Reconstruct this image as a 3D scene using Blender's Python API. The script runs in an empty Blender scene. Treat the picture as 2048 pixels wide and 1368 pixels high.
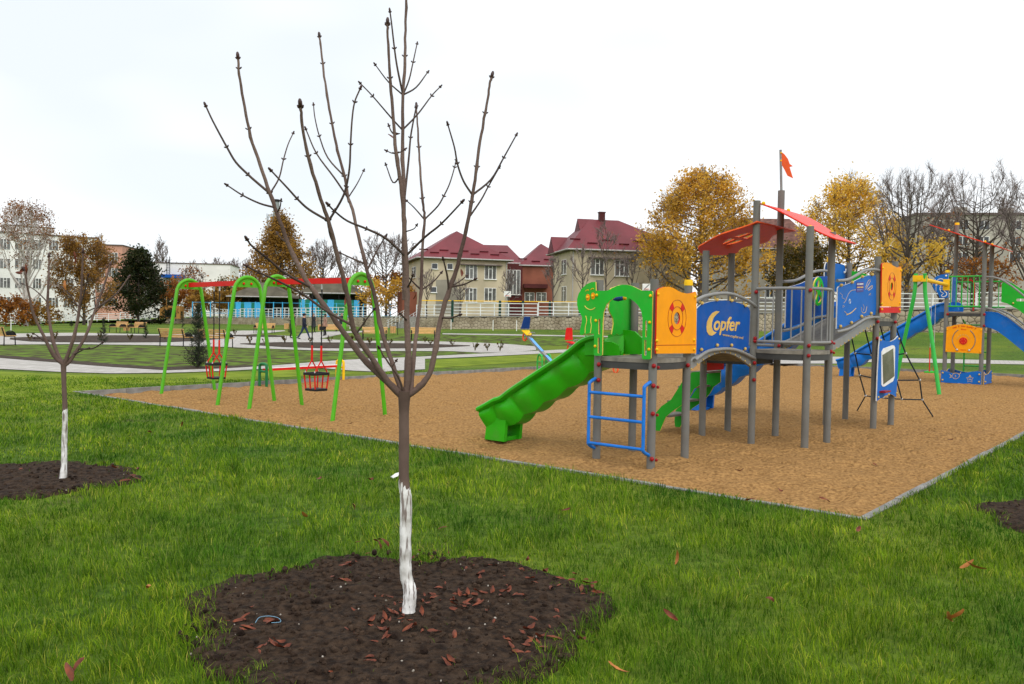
import bpy, bmesh, math, random
import numpy as np
from mathutils import Vector, Matrix, Euler, geometry

# ------------------------------------------------------------------ camera, sky, sun, exposure
scene = bpy.context.scene
FPX, CAMH = 1680.0, 1.7
PITCH, ROLL = math.atan(48 / 1680.0), math.radians(0.95)
cam_data = bpy.data.cameras.new('camera')
cam_data.sensor_width = 36.0
cam_data.lens = FPX / 2048 * 36.0
cam_data.clip_start, cam_data.clip_end = 0.05, 3000
cam = bpy.data.objects.new('camera', cam_data)
scene.collection.objects.link(cam)
CAMR = Matrix.Rotation(math.pi / 2 - PITCH, 3, 'X') @ Matrix.Rotation(ROLL, 3, 'Z')
cam.matrix_world = Matrix.Translation((0, 0, CAMH)) @ CAMR.to_4x4()
scene.camera = cam

SUN_EL, SUN_AZ = math.radians(48), math.radians(158)      # veiled by cloud, behind the camera
world = bpy.data.worlds.new('World'); scene.world = world; world.use_nodes = True
wn, wl = world.node_tree.nodes, world.node_tree.links
wn.clear()
w_out = wn.new('ShaderNodeOutputWorld'); w_bg = wn.new('ShaderNodeBackground')
w_sky = wn.new('ShaderNodeTexSky'); w_sky.sky_type = 'NISHITA'; w_sky.sun_disc = False
w_sky.sun_elevation = SUN_EL; w_sky.sun_rotation = SUN_AZ
w_mix = wn.new('ShaderNodeMix'); w_mix.data_type = 'RGBA'
w_noise = wn.new('ShaderNodeTexNoise'); w_noise.inputs['Scale'].default_value = 1.1; w_noise.inputs['Detail'].default_value = 3
w_co = wn.new('ShaderNodeTexCoord'); w_map = wn.new('ShaderNodeMapping'); w_map.inputs['Scale'].default_value = (1, 1, 2.5)
w_map.inputs['Location'].default_value = (1.7, 0.4, 0.3)
w_ramp = wn.new('ShaderNodeValToRGB')
w_ramp.color_ramp.elements[0].position = 0.36; w_ramp.color_ramp.elements[0].color = (7.7, 8.2, 8.6, 1)
w_ramp.color_ramp.elements[1].position = 0.53; w_ramp.color_ramp.elements[1].color = (10.6, 10.7, 10.8, 1)
w_mix.inputs['Factor'].default_value = 0.94                  # thick even cloud over the clear sky
wl.new(w_co.outputs['Generated'], w_map.inputs['Vector']); wl.new(w_map.outputs['Vector'], w_noise.inputs['Vector'])
wl.new(w_noise.outputs['Fac'], w_ramp.inputs['Fac'])
wl.new(w_sky.outputs['Color'], w_mix.inputs['A']); wl.new(w_ramp.outputs['Color'], w_mix.inputs['B'])
wl.new(w_mix.outputs['Result'], w_bg.inputs['Color'])
w_bg.inputs['Strength'].default_value = 0.107
wl.new(w_bg.outputs['Background'], w_out.inputs['Surface'])

sun_d = bpy.data.lights.new('sun', 'SUN'); sun_d.energy = 1.5; sun_d.angle = math.radians(60); sun_d.color = (1.0, 0.97, 0.92)
sun = bpy.data.objects.new('sun', sun_d); scene.collection.objects.link(sun)
# sun_rotation turns clockwise from +Y, so the sun stands towards (sin az, cos az)
sun_dir = Vector((math.sin(SUN_AZ) * math.cos(SUN_EL), math.cos(SUN_AZ) * math.cos(SUN_EL), math.sin(SUN_EL)))
sun.rotation_euler = sun_dir.to_track_quat('Z', 'Y').to_euler()
scene.view_settings.view_transform = 'Standard'; scene.view_settings.look = 'None'
scene.view_settings.exposure = 0.2; scene.view_settings.gamma = 1.0; scene.view_settings.use_curve_mapping = False
scene.cycles.max_bounces = 5; scene.cycles.diffuse_bounces = 3; scene.cycles.transparent_max_bounces = 8

# ------------------------------------------------------------------ helpers
COL = scene.collection
RND = random.Random(11)
V = Vector

def ray(px, py):
    return CAMR @ V(((px - 1024) / FPX, -(py - 684) / FPX, -1.0))
def G(px, py, z=0.0):
    d = ray(px, py); t = (z - CAMH) / d.z
    return V((0, 0, CAMH)) + d * t
def P(px, py, Y):
    d = ray(px, py)
    return V((0, 0, CAMH)) + d * (Y / d.y)

MATS = {}
def mat(name, col, rough=0.6, var=0.12, scale=6.0, bump=0.0, bscale=60.0, spec=0.2, metal=0.0, col2=None, detail=4.0, sub=0.0, coat=0.0, lo=0.35, hi=0.65, stretch=None, dirt=0.0):
    m = bpy.data.materials.new(name); m.use_nodes = True
    n, l = m.node_tree.nodes, m.node_tree.links
    b = n['Principled BSDF']
    b.inputs['Roughness'].default_value = rough; b.inputs['Metallic'].default_value = metal
    b.inputs['Specular IOR Level'].default_value = spec
    if coat: b.inputs['Coat Weight'].default_value = coat; b.inputs['Coat Roughness'].default_value = 0.15
    c = tuple(col)
    if col2 is None:
        a1 = tuple(max(0, x * (1 - var)) for x in c) + (1,); a2 = tuple(min(1, x * (1 + var)) for x in c) + (1,)
    else:
        a1 = c + (1,); a2 = tuple(col2) + (1,)
    tc = n.new('ShaderNodeTexCoord'); src = tc.outputs['Object']
    if stretch:
        mp = n.new('ShaderNodeMapping'); mp.inputs['Scale'].default_value = stretch
        l.new(src, mp.inputs['Vector']); src = mp.outputs['Vector']
    nz = n.new('ShaderNodeTexNoise'); nz.inputs['Scale'].default_value = scale; nz.inputs['Detail'].default_value = detail
    rp = n.new('ShaderNodeValToRGB'); rp.color_ramp.elements[0].position = lo; rp.color_ramp.elements[1].position = hi
    rp.color_ramp.elements[0].color = a1; rp.color_ramp.elements[1].color = a2
    l.new(src, nz.inputs['Vector']); l.new(nz.outputs['Fac'], rp.inputs['Fac']); l.new(rp.outputs['Color'], b.inputs['Base Color'])
    if dirt:
        nd = n.new('ShaderNodeTexNoise'); nd.inputs['Scale'].default_value = 2.3; nd.inputs['Detail'].default_value = 9; nd.inputs['Roughness'].default_value = .7
        rd = n.new('ShaderNodeValToRGB'); rd.color_ramp.elements[0].position = .5; rd.color_ramp.elements[1].position = .78; rd.color_ramp.elements[0].color = (0, 0, 0, 1); rd.color_ramp.elements[1].color = (dirt, dirt, dirt, 1)
        md = n.new('ShaderNodeMix'); md.data_type = 'RGBA'; md.inputs['B'].default_value = (0.2, 0.15, 0.09, 1)
        l.new(src, nd.inputs['Vector']); l.new(nd.outputs['Fac'], rd.inputs['Fac']); l.new(rd.outputs['Color'], md.inputs['Factor']); l.new(rp.outputs['Color'], md.inputs['A']); l.new(md.outputs['Result'], b.inputs['Base Color'])
        mr = n.new('ShaderNodeMapRange'); mr.inputs['To Min'].default_value = rough - .08; mr.inputs['To Max'].default_value = min(1, rough + .25); l.new(nd.outputs['Fac'], mr.inputs['Value']); l.new(mr.outputs['Result'], b.inputs['Roughness'])
    if bump:
        nb = n.new('ShaderNodeTexNoise'); nb.inputs['Scale'].default_value = bscale; nb.inputs['Detail'].default_value = 5
        bp = n.new('ShaderNodeBump'); bp.inputs['Strength'].default_value = bump; bp.inputs['Distance'].default_value = 0.02
        l.new(src, nb.inputs['Vector']); l.new(nb.outputs['Fac'], bp.inputs['Height']); l.new(bp.outputs['Normal'], b.inputs['Normal'])
    MATS[name] = m
    return m

class MB:
    """collects geometry; build() links it as one mesh object"""
    def __init__(self): self.v, self.f, self.m = [], [], []
    def add(self, vs, fs, mi=0):
        o = len(self.v); self.v += [tuple(x) for x in vs]; self.f += [tuple(i + o for i in f) for f in fs]; self.m += [mi] * len(fs)
    def box(self, c, s, rot=None, mi=0):
        c = V(c); h = V(s) / 2; vs = []
        for x in (-1, 1):
            for y in (-1, 1):
                for z in (-1, 1):
                    p = V((x * h.x, y * h.y, z * h.z))
                    vs.append(c + (rot @ p if rot else p))
        self.add(vs, [(0, 1, 3, 2), (4, 6, 7, 5), (0, 4, 5, 1), (2, 3, 7, 6), (0, 2, 6, 4), (1, 5, 7, 3)], mi)
    def tube(self, pts, rad, n=8, mi=0, cap=True):
        pts = [V(p) for p in pts]; k = len(pts)
        if not hasattr(rad, '__len__'): rad = [rad] * k
        o = len(self.v); up = None
        for i, p in enumerate(pts):
            t = (pts[min(i + 1, k - 1)] - pts[max(i - 1, 0)])
            if t.length < 1e-9: t = V((0, 0, 1))
            t.normalize()
            if up is None:
                up = V((0, 0, 1)) if abs(t.z) < 0.9 else V((1, 0, 0))
            a = up - t * up.dot(t)
            if a.length < 1e-6: a = t.orthogonal()
            a.normalize(); up = a; b = t.cross(a)
            for j in range(n):
                w = 2 * math.pi * j / n
                self.v.append(tuple(p + (a * math.cos(w) + b * math.sin(w)) * rad[i]))
        fs = []
        for i in range(k - 1):
            for j in range(n):
                j2 = (j + 1) % n
                fs.append((o + i * n + j, o + i * n + j2, o + (i + 1) * n + j2, o + (i + 1) * n + j))
        if cap:
            fs.append(tuple(o + j for j in range(n))[::-1]); fs.append(tuple(o + (k - 1) * n + j for j in range(n)))
        self.f += fs; self.m += [mi] * len(fs)
    def ball(self, c, r, seg=8, rings=5, sc=(1, 1, 1), rot=None, mi=0):
        c = V(c); vs = []; fs = []
        for i in range(rings + 1):
            th = math.pi * i / rings
            for j in range(seg):
                w = 2 * math.pi * j / seg
                p = V((math.sin(th) * math.cos(w) * sc[0], math.sin(th) * math.sin(w) * sc[1], math.cos(th) * sc[2])) * r
                vs.append(c + (rot @ p if rot else p))
        for i in range(rings):
            for j in range(seg):
                j2 = (j + 1) % seg
                fs.append((i * seg + j, (i + 1) * seg + j, (i + 1) * seg + j2, i * seg + j2))
        self.add(vs, fs, mi)
    def prism(self, outl, t, O, U, W, holes=(), mi=0, side=None):
        """flat outline (2-D points along U and W from O) given thickness t about its plane"""
        O, U, W = V(O), V(U), V(W); N = U.cross(W).normalized(); side = mi if side is None else side
        loops = [list(outl)] + [list(h) for h in holes]
        flat = [p for lp in loops for p in lp]; n = len(flat)
        tri = geometry.tessellate_polygon([[V((p[0], p[1], 0)) for p in lp] for lp in loops])
        vs = [O + U * p[0] + W * p[1] + N * (t / 2) for p in flat] + [O + U * p[0] + W * p[1] - N * (t / 2) for p in flat]
        fs = []; ms = []
        for a, b, c in tri:
            fa, fb, fc = flat[a], flat[b], flat[c]
            if (fb[0] - fa[0]) * (fc[1] - fa[1]) - (fb[1] - fa[1]) * (fc[0] - fa[0]) < 0: b, c = c, b
            fs.append((a, b, c)); fs.append((n + a, n + c, n + b)); ms += [mi, mi]
        k = 0
        for lp in loops:
            L = len(lp)
            for i in range(L):
                a, b = k + i, k + (i + 1) % L
                fs.append((a, n + a, n + b, b)); ms.append(side)
            k += L
        o = len(self.v); self.v += [tuple(x) for x in vs]; self.f += [tuple(i + o for i in f) for f in fs]; self.m += ms
    def mesh(self, name, mats, smooth=None):
        me = bpy.data.meshes.new(name); me.from_pydata(self.v, [], self.f)
        for m in (mats if isinstance(mats, (list, tuple)) else [mats]): me.materials.append(m)
        if any(self.m): me.polygons.foreach_set('material_index', self.m)
        if smooth is not None:
            me.polygons.foreach_set('use_smooth', [True] * len(me.polygons))
            me.set_sharp_from_angle(angle=math.radians(smooth))
        me.update()
        return me
    def build(self, name, mats, parent=None, smooth=40, **kw):
        return link(name, self.mesh(name, mats, smooth), parent, **kw)

def link(name, me, parent=None, label=None, cat=None, group=None, kind=None, loc=None, rz=None):
    o = bpy.data.objects.new(name, me); COL.objects.link(o)
    if parent: o.parent = parent
    if loc is not None: o.location = loc
    if rz is not None: o.rotation_euler = (0, 0, rz)
    if label: o['label'] = label
    if cat: o['category'] = cat
    if group: o['group'] = group
    if kind is None and parent is not None and name in ('bud', 'crown_twigs', 'bolt_cap', 'bolt', 'crown', 'branches', 'rope_clamp', 'knob', 'shackle'): kind = 'stuff'
    if kind: o['kind'] = kind
    return o
def thing(name, label, cat, loc=(0, 0, 0), rz=0.0, group=None):
    return link(name, None, None, label, cat, group, None, loc, rz)
def copy_tree(o, parent=None):
    c = o.copy(); COL.objects.link(c); c.parent = parent
    for ch in list(o.children): copy_tree(ch, c)
    return c

def spline(pts, n=6):
    """Catmull-Rom through the points (any dimension)"""
    pts = [np.array(p, float) for p in pts]
    q = [2 * pts[0] - pts[1]] + pts + [2 * pts[-1] - pts[-2]]; out = []
    for i in range(1, len(q) - 2):
        a, b, c, d = q[i - 1], q[i], q[i + 1], q[i + 2]
        for k in range(n):
            t = k / n
            out.append(0.5 * (2 * b + (c - a) * t + (2 * a - 5 * b + 4 * c - d) * t * t + (3 * b - a - 3 * c + d) * t ** 3))
    out.append(q[-2]); return [tuple(x) for x in out]
def arc(cx, cy, r, a0, a1, n=12, ry=None):
    ry = r if ry is None else ry
    return [(cx + r * math.cos(math.radians(a0 + (a1 - a0) * i / n)), cy + ry * math.sin(math.radians(a0 + (a1 - a0) * i / n))) for i in range(n + 1)]
def roundrect(x0, y0, x1, y1, r, n=4):
    return (arc(x1 - r, y1 - r, r, 0, 90, n) + arc(x0 + r, y1 - r, r, 90, 180, n) + arc(x0 + r, y0 + r, r, 180, 270, n) + arc(x1 - r, y0 + r, r, 270, 360, n))

_perm = np.random.RandomState(5).rand(256, 256)
def vnoise(x, y):
    x = np.asarray(x, float); y = np.asarray(y, float)
    xi = np.floor(x).astype(int); yi = np.floor(y).astype(int); fx = x - xi; fy = y - yi
    fx = fx * fx * (3 - 2 * fx); fy = fy * fy * (3 - 2 * fy)
    g = lambda a, b: _perm[a & 255, b & 255]
    return (g(xi, yi) * (1 - fx) + g(xi + 1, yi) * fx) * (1 - fy) + (g(xi, yi + 1) * (1 - fx) + g(xi + 1, yi + 1) * fx) * fy
def fbm(x, y, o=4):
    s = 0; a = 0.5
    for i in range(o): s = s + a * vnoise(x * 2 ** i + 17 * i, y * 2 ** i + 31 * i); a /= 2
    return s / (1 - 0.5 ** o)

def text_part(txt, size, O, U, W, m, parent, name='lettering', depth=0.002, shear=0.0, bold=0.0, align='LEFT'):
    cu = bpy.data.curves.new('t', 'FONT'); cu.body = txt; cu.size = size; cu.extrude = depth; cu.shear = shear; cu.offset = bold; cu.align_x = align
    cu.resolution_u = 3
    ob = bpy.data.objects.new('t', cu); COL.objects.link(ob)
    bpy.context.view_layer.update()
    me = bpy.data.meshes.new_from_object(ob)
    bpy.data.objects.remove(ob); bpy.data.curves.remove(cu)
    U, W = V(U).normalized(), V(W).normalized(); N = U.cross(W)
    M = Matrix((U, W, N)).transposed().to_4x4(); M.translation = V(O)
    me.transform(M); me.materials.clear(); me.materials.append(m); me.name = name
    return link(name, me, parent)

# ------------------------------------------------------------------ materials
mat('post_grey', (0.165, 0.162, 0.15), rough=0.5, var=0.1, scale=3, bump=0.05, bscale=90, dirt=0.4)
mat('pipe_grey', (0.25, 0.25, 0.245), rough=0.42, var=0.08, dirt=0.28)
mat('deck', (0.21, 0.195, 0.165), rough=0.75, var=0.25, scale=7, bump=0.1, bscale=80, dirt=0.6)
mat('deck_edge', (0.06, 0.06, 0.058), rough=0.6)
mat('plank', (0.19, 0.18, 0.155), rough=0.7, var=0.3, scale=9, bump=0.15, bscale=70, dirt=0.5)
mat('black', (0.015, 0.015, 0.016), rough=0.55)
mat('rope', (0.02, 0.035, 0.05), rough=0.85)
mat('clamp', (0.5, 0.5, 0.5), rough=0.4, metal=0.6)
mat('green_panel', (0.02, 0.46, 0.03), rough=0.5, spec=0.18, var=0.05, dirt=0.28)
mat('green_deep', (0.02, 0.36, 0.02), rough=0.5, spec=0.18, var=0.06, dirt=0.28)
mat('green_slide', (0.03, 0.4, 0.006), rough=0.3, var=0.05, coat=0.12, dirt=0.28)
mat('green_pipe', (0.085, 0.4, 0.012), rough=0.35, var=0.05, coat=0.12, dirt=0.28)
mat('green_pipe2', (0.035, 0.42, 0.06), rough=0.35, var=0.05, coat=0.12, dirt=0.28)
mat('green_dark', (0.015, 0.16, 0.05), rough=0.4)
mat('blue_panel', (0.004, 0.085, 0.38), rough=0.5, spec=0.18, var=0.06, dirt=0.28)
mat('blue_panel2', (0.005, 0.13, 0.5), rough=0.5, spec=0.18, var=0.06, dirt=0.28)
mat('blue_slide', (0.004, 0.17, 0.64), rough=0.3, var=0.05, coat=0.12, dirt=0.28)
mat('blue_pipe', (0.01, 0.17, 0.62), rough=0.35, coat=0.12, dirt=0.28)
mat('blue_light', (0.12, 0.36, 0.75), rough=0.35, coat=0.12)
mat('blue_seat', (0.008, 0.05, 0.24), rough=0.4)
mat('orange_panel', (0.92, 0.34, 0.002), rough=0.5, spec=0.18, var=0.04, dirt=0.18)
mat('yellow', (0.85, 0.5, 0.01), rough=0.5, spec=0.18, var=0.06, dirt=0.18)
mat('yellow_core', (0.75, 0.6, 0.12), rough=0.5)
mat('gold_print', (0.72, 0.46, 0.12), rough=0.5)
mat('brass', (0.62, 0.42, 0.12), rough=0.35, var=0.1)
mat('red', (0.64, 0.012, 0.01), rough=0.5, spec=0.18, var=0.06, dirt=0.28)
mat('red_roof', (0.8, 0.03, 0.01), rough=0.4, var=0.05, spec=0.25)
mat('orange_flag', (0.82, 0.12, 0.03), rough=0.5, spec=0.18)
mat('red_ball', (0.3, 0.012, 0.015), rough=0.35)
mat('white_line', (0.75, 0.75, 0.72), rough=0.5)
mat('white_paint', (0.8, 0.8, 0.78), rough=0.5, var=0.08, dirt=0.28)
mat('mirror_sheet', (0.24, 0.22, 0.19), rough=0.25, metal=0.6, var=0.2)
mat('purple_sticker', (0.05, 0.03, 0.25), rough=0.4)
mat('concrete', (0.3, 0.29, 0.27), rough=0.9, var=0.25, scale=5, bump=0.4, bscale=50, dirt=0.4)
mat('concrete_dark', (0.23, 0.225, 0.215), rough=0.9, var=0.25, scale=5, bump=0.4, bscale=50, dirt=0.5)
mat('wood_slat', (0.62, 0.36, 0.14), rough=0.55, var=0.2, scale=4, stretch=(1, 12, 12))
mat('iron', (0.012, 0.012, 0.014), rough=0.5)
mat('glass_dark', (0.03, 0.035, 0.04), rough=0.12, spec=0.6, var=0.4, scale=0.8)
mat('curtain_glass', (0.12, 0.12, 0.115), rough=0.15, spec=0.6, var=0.5, scale=1.2)
mat('window_white', (0.8, 0.8, 0.78), rough=0.5)
# ------------------------------------------------------------------ terrain
PXW = [-900, -400, 0, 200, 428, 620, 880, 1200, 1850, 2300, 3000]
ZWL = [110, 110, 120, 150, 132, 108, 84, 76, 66, 60, 56]
BAS = [-.6, -.6, -.6, -.4, 0, .3, .48, .75, 1.14, 1.2, 1.2]
TOPZ = [-.5, -.5, -.5, 0, .96, 1.3, 1.64, 1.97, 2.87, 3.1, 3.2]
def azpx(x, y): return 1024 + FPX * np.asarray(x, float) / np.maximum(np.asarray(y, float), 0.5)
def sstep(a, b, t): t = np.clip((t - a) / (b - a), 0, 1); return t * t * (3 - 2 * t)
def terr(x, y):
    p = azpx(x, y); zw = np.interp(p, PXW, ZWL)
    h = np.interp(p, PXW, BAS) * sstep(0.6, 1.0, np.asarray(y, float) / zw)
    d = np.hypot(x, y)
    return h + 0.05 * (fbm(np.asarray(x) * 0.15 + 40, np.asarray(y) * 0.15 + 40, 2) - 0.5) * sstep(14, 40, d)
def GTV(px, py, dz=0.0):
    px = np.atleast_1d(np.asarray(px, float)).ravel(); py = np.atleast_1d(np.asarray(py, float)).ravel()
    d = np.stack([(px - 1024) / FPX, -(py - 684) / FPX, -np.ones_like(px)], -1) @ np.array(CAMR).T
    f = lambda t: (CAMH + d[:, 2] * t) - terr(d[:, 0] * t, d[:, 1] * t)
    t = np.full(len(px), 3.0); prev = t.copy(); live = np.ones(len(px), bool)
    for _ in range(90):
        live &= f(t) > 0
        if not live.any(): break
        prev = np.where(live, t, prev); t = np.where(live, t * 1.055, t)
    for _ in range(12):
        m = (prev + t) / 2; up = f(m) > 0
        prev = np.where(up, m, prev); t = np.where(up, t, m)
    x, y = d[:, 0] * t, d[:, 1] * t
    return np.stack([x, y, terr(x, y) + dz], -1)
def GT(px, py, dz=0.0): return V(GTV(px, py, dz)[0])
def wallpt(px):
    z = float(np.interp(px, PXW, ZWL)); return V(((px - 1024) / FPX * z, z, 0))

ANG = math.radians(-40.1)
LX = V((math.cos(ANG), math.sin(ANG), 0)); LY = V((-math.sin(ANG), math.cos(ANG), 0))
SAND_Z = -0.08
KC = G(1720, 1035); KC.z = 0
PR, PS = -15.9, 26.5                                    # pit: r from PR to 0 along LX, s from 0 to PS along LY
def pit(r, s, z=0.0): return KC + LX * r + LY * s + V((0, 0, z))
def to_pit(x, y):
    dx = np.asarray(x) - KC.x; dy = np.asarray(y) - KC.y
    return dx * LX.x + dy * LX.y, dx * LY.x + dy * LY.y

def grass_ground_material():
    m = bpy.data.materials.new('grass_ground'); m.use_nodes = True
    n, l = m.node_tree.nodes, m.node_tree.links; b = n['Principled BSDF']; b.inputs['Roughness'].default_value = 0.9
    b.inputs['Specular IOR Level'].default_value = 0.15
    tc = n.new('ShaderNodeTexCoord')
    def noise(scale, detail=5):
        x = n.new('ShaderNodeTexNoise'); x.inputs['Scale'].default_value = scale; x.inputs['Detail'].default_value = detail
        l.new(tc.outputs['Object'], x.inputs['Vector']); return x.outputs['Fac']
    def ramp(f, a, c0, bb, c1):
        r = n.new('ShaderNodeValToRGB'); r.color_ramp.elements[0].position = a; r.color_ramp.elements[1].position = bb
        r.color_ramp.elements[0].color = c0 + (1,); r.color_ramp.elements[1].color = c1 + (1,); l.new(f, r.inputs['Fac']); return r.outputs['Color']
    def mix(f, a, c):
        x = n.new('ShaderNodeMix'); x.data_type = 'RGBA'; l.new(f, x.inputs['Factor']); l.new(a, x.inputs['A']); l.new(c, x.inputs['B']); return x.outputs['Result']
    fine = ramp(noise(9, 8), .35, (0.036, 0.078, 0.006), .68, (0.11, 0.19, 0.016))
    yel = ramp(noise(14, 8), .35, (0.095, 0.14, 0.01), .7, (0.19, 0.25, 0.025))
    fac = ramp(noise(0.16, 4), .44, (0, 0, 0), .6, (1, 1, 1))
    c = mix(fac, fine, yel)
    soil = ramp(noise(12, 6), .3, (0.03, 0.022, 0.013), .7, (0.075, 0.055, 0.03))
    sf = ramp(noise(1.1, 9), .62, (0, 0, 0), .72, (0.7, 0.7, 0.7))
    c = mix(sf, c, soil)
    l.new(c, b.inputs['Base Color'])
    bp = n.new('ShaderNodeBump'); bp.inputs['Strength'].default_value = 0.9; bp.inputs['Distance'].default_value = 0.06
    l.new(noise(22, 8), bp.inputs['Height']); l.new(bp.outputs['Normal'], b.inputs['Normal'])
    MATS['grass_ground'] = m
grass_ground_material()

def axis_lines(edges):
    a = set()
    for e in edges: a.add(round(e, 4))
    x = 0.0; st = 0.5; pos = []
    while x < 900:
        pos.append(x); x += st
        if x > 18: st *= 1.09
    lines = sorted(set([-p for p in pos] + pos))
    lines = [q for q in lines if all(abs(q - e) > 0.2 for e in edges)] + list(edges)
    return np.array(sorted(lines))
rl = axis_lines([PR - 0.07, PR - 0.03, 0.03, 0.07]); sl = axis_lines([-0.07, -0.03, PS + 0.03, PS + 0.07])
RR, SS = np.meshgrid(rl, sl, indexing='ij')
gx = KC.x + RR * LX.x + SS * LY.x; gy = KC.y + RR * LX.y + SS * LY.y
gz = np.where(gy > 3, terr(gx, gy), 0.0)
inside = (RR > PR - 0.05) & (RR < 0.05) & (SS > -0.05) & (SS < PS + 0.05)
gz = np.where(inside, -0.4, gz)
def grid_mesh(name, X, Y, Z, m, flip=False):
    a, b = X.shape; me = bpy.data.meshes.new(name)
    me.vertices.add(a * b); me.vertices.foreach_set('co', np.stack([X, Y, Z], -1).reshape(-1).astype(np.float32))
    i, j = np.meshgrid(np.arange(a - 1), np.arange(b - 1), indexing='ij')
    q = np.stack([i * b + j, (i + 1) * b + j, (i + 1) * b + j + 1, i * b + j + 1], -1).reshape(-1, 4)
    if flip: q = q[:, ::-1]
    nq = len(q); me.loops.add(nq * 4); me.polygons.add(nq)
    me.loops.foreach_set('vertex_index', q.reshape(-1).astype(np.int32)); me.polygons.foreach_set('loop_start', np.arange(nq, dtype=np.int32) * 4)
    me.polygons.foreach_set('use_smooth', np.ones(nq, bool)); me.update(calc_edges=True); me.materials.append(m); me.validate()
    return me
link('ground', grid_mesh('ground', gx, gy, gz, MATS['grass_ground']), kind='structure')

# sand of the playground
mat('sand', (0.175, 0.09, 0.033), rough=0.95, col2=(0.42, 0.24, 0.092), scale=26, detail=12, bump=1.0, bscale=15, spec=0.05, lo=0.25, hi=0.62)
MATS['sand'].node_tree.nodes['Bump'].inputs['Distance'].default_value = 0.075
ns = int(PS / 0.055); nr = int(-PR / 0.055)
R2, S2 = np.meshgrid(np.linspace(PR - 0.02, 0.02, nr), np.linspace(-0.02, PS + 0.02, ns), indexing='ij')
sx = KC.x + R2 * LX.x + S2 * LY.x; sy = KC.y + R2 * LX.y + S2 * LY.y
sz = SAND_Z + 0.06 * (fbm(sx * 1.1, sy * 1.1, 3) - 0.5) + 0.1 * (fbm(sx * 4.2, sy * 4.2, 3) - 0.5)
hol = [gm_ for gm_ in [(G(418, 795, SAND_Z), .7, .07), (G(632, 822, SAND_Z), .7, .07), (G(985, 890, SAND_Z), .55, .06), (G(1240, 935, SAND_Z), .5, .04), (G(1860, 770, SAND_Z), .6, .06), (G(1670, 760, SAND_Z), .6, .05), (G(1300, 860, SAND_Z), .6, .04)]]
for p_, r_, d_ in hol:
    q_ = np.hypot(sx - p_.x, sy - p_.y) / r_; sz = sz - d_ * np.exp(-q_ ** 2) + d_ * .5 * np.exp(-((q_ - 1.5) / .4) ** 2)
rs_ = np.random.RandomState(2)
for _ in range(420):                                          # trodden footprints
    c_ = (rs_.uniform(PR + .4, -.4), rs_.uniform(.4, 15)); a_ = rs_.uniform(0, 6.28)
    i0, i1 = int((c_[0] - .25 - PR) / .055), int((c_[0] + .25 - PR) / .055); j0, j1 = int((c_[1] - .25) / .055), int((c_[1] + .25) / .055); i0 = max(i0, 0); j0 = max(j0, 0)
    dr = R2[i0:i1, j0:j1] - c_[0]; ds = S2[i0:i1, j0:j1] - c_[1]; u_ = dr * math.cos(a_) + ds * math.sin(a_); v_ = -dr * math.sin(a_) + ds * math.cos(a_)
    q_ = np.sqrt((u_ / .14) ** 2 + (v_ / .06) ** 2); sz[i0:i1, j0:j1] += -.028 * np.exp(-q_ ** 2) + .016 * np.exp(-((q_ - 1.5) / .35) ** 2)
link('sand', grid_mesh('sand', sx, sy, sz, MATS['sand']), kind='structure')

# kerb of concrete stones round the sand
kerb = link('kerb', None, kind='structure')
mbk = MB(); mbk.box((0, 0, -0.12), (0.992, 0.075, 0.27))
ksm = mbk.mesh('kerb_stone', MATS['concrete_dark'], 30)
def kerb_run(p, q):
    d = (q - p); L = d.length; n = max(1, round(L)); d.normalize(); a = math.atan2(d.y, d.x)
    for i in range(n):
        o = link('kerb_stone', ksm, kerb); c = p + d * (L * (i + .5) / n)
        o.location = (c.x, c.y, RND.uniform(-.006, .006)); o.rotation_euler = (RND.uniform(-.015, .015), RND.uniform(-.004, .004), a + RND.uniform(-.004, .004)); o.scale = (L / n, 1, 1)
kerb_run(pit(PR - .08, -.04), pit(.08, -.04)); kerb_run(pit(.04, 0), pit(.04, PS)); kerb_run(pit(.08, PS + .04), pit(PR - .08, PS + .04)); kerb_run(pit(PR - .04, PS), pit(PR - .04, 0))

# paths and flower beds
def paver_material(name, c1, c2, mortar, bw, bh):
    m = bpy.data.materials.new(name); m.use_nodes = True; n, l = m.node_tree.nodes, m.node_tree.links; b = n['Principled BSDF']
    b.inputs['Roughness'].default_value = 0.85
    tc = n.new('ShaderNodeTexCoord'); mp = n.new('ShaderNodeMapping'); mp.inputs['Rotation'].default_value = (0, 0, 0.5)
    br = n.new('ShaderNodeTexBrick'); br.inputs['Scale'].default_value = 1.0; br.inputs['Brick Width'].default_value = bw; br.inputs['Row Height'].default_value = bh
    br.inputs['Mortar Size'].default_value = 0.012; br.inputs['Color1'].default_value = c1 + (1,); br.inputs['Color2'].default_value = c2 + (1,); br.inputs['Mortar'].default_value = mortar + (1,)
    l.new(tc.outputs['Object'], mp.inputs['Vector']); l.new(mp.outputs['Vector'], br.inputs['Vector']); l.new(br.outputs['Color'], b.inputs['Base Color'])
    MATS[name] = m
paver_material('paving', (0.36, 0.34, 0.31), (0.48, 0.455, 0.425), (0.25, 0.23, 0.2), 0.4, 0.2)
mat('soil', (0.014, 0.008, 0.005), rough=0.95, col2=(0.055, 0.034, 0.021), scale=22, detail=9, bump=1.0, bscale=55, spec=0.15)
mat('bed_soil', (0.035, 0.026, 0.02), rough=0.95, col2=(0.085, 0.064, 0.048), scale=5, detail=8, bump=0.8, bscale=20, spec=0.1)
mat('patchy_lawn', (0.055, 0.045, 0.022), rough=0.95, col2=(0.11, 0.185, 0.018), scale=1.5, detail=12, bump=0.8, bscale=14, spec=0.1, lo=0.42, hi=0.56)
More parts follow.
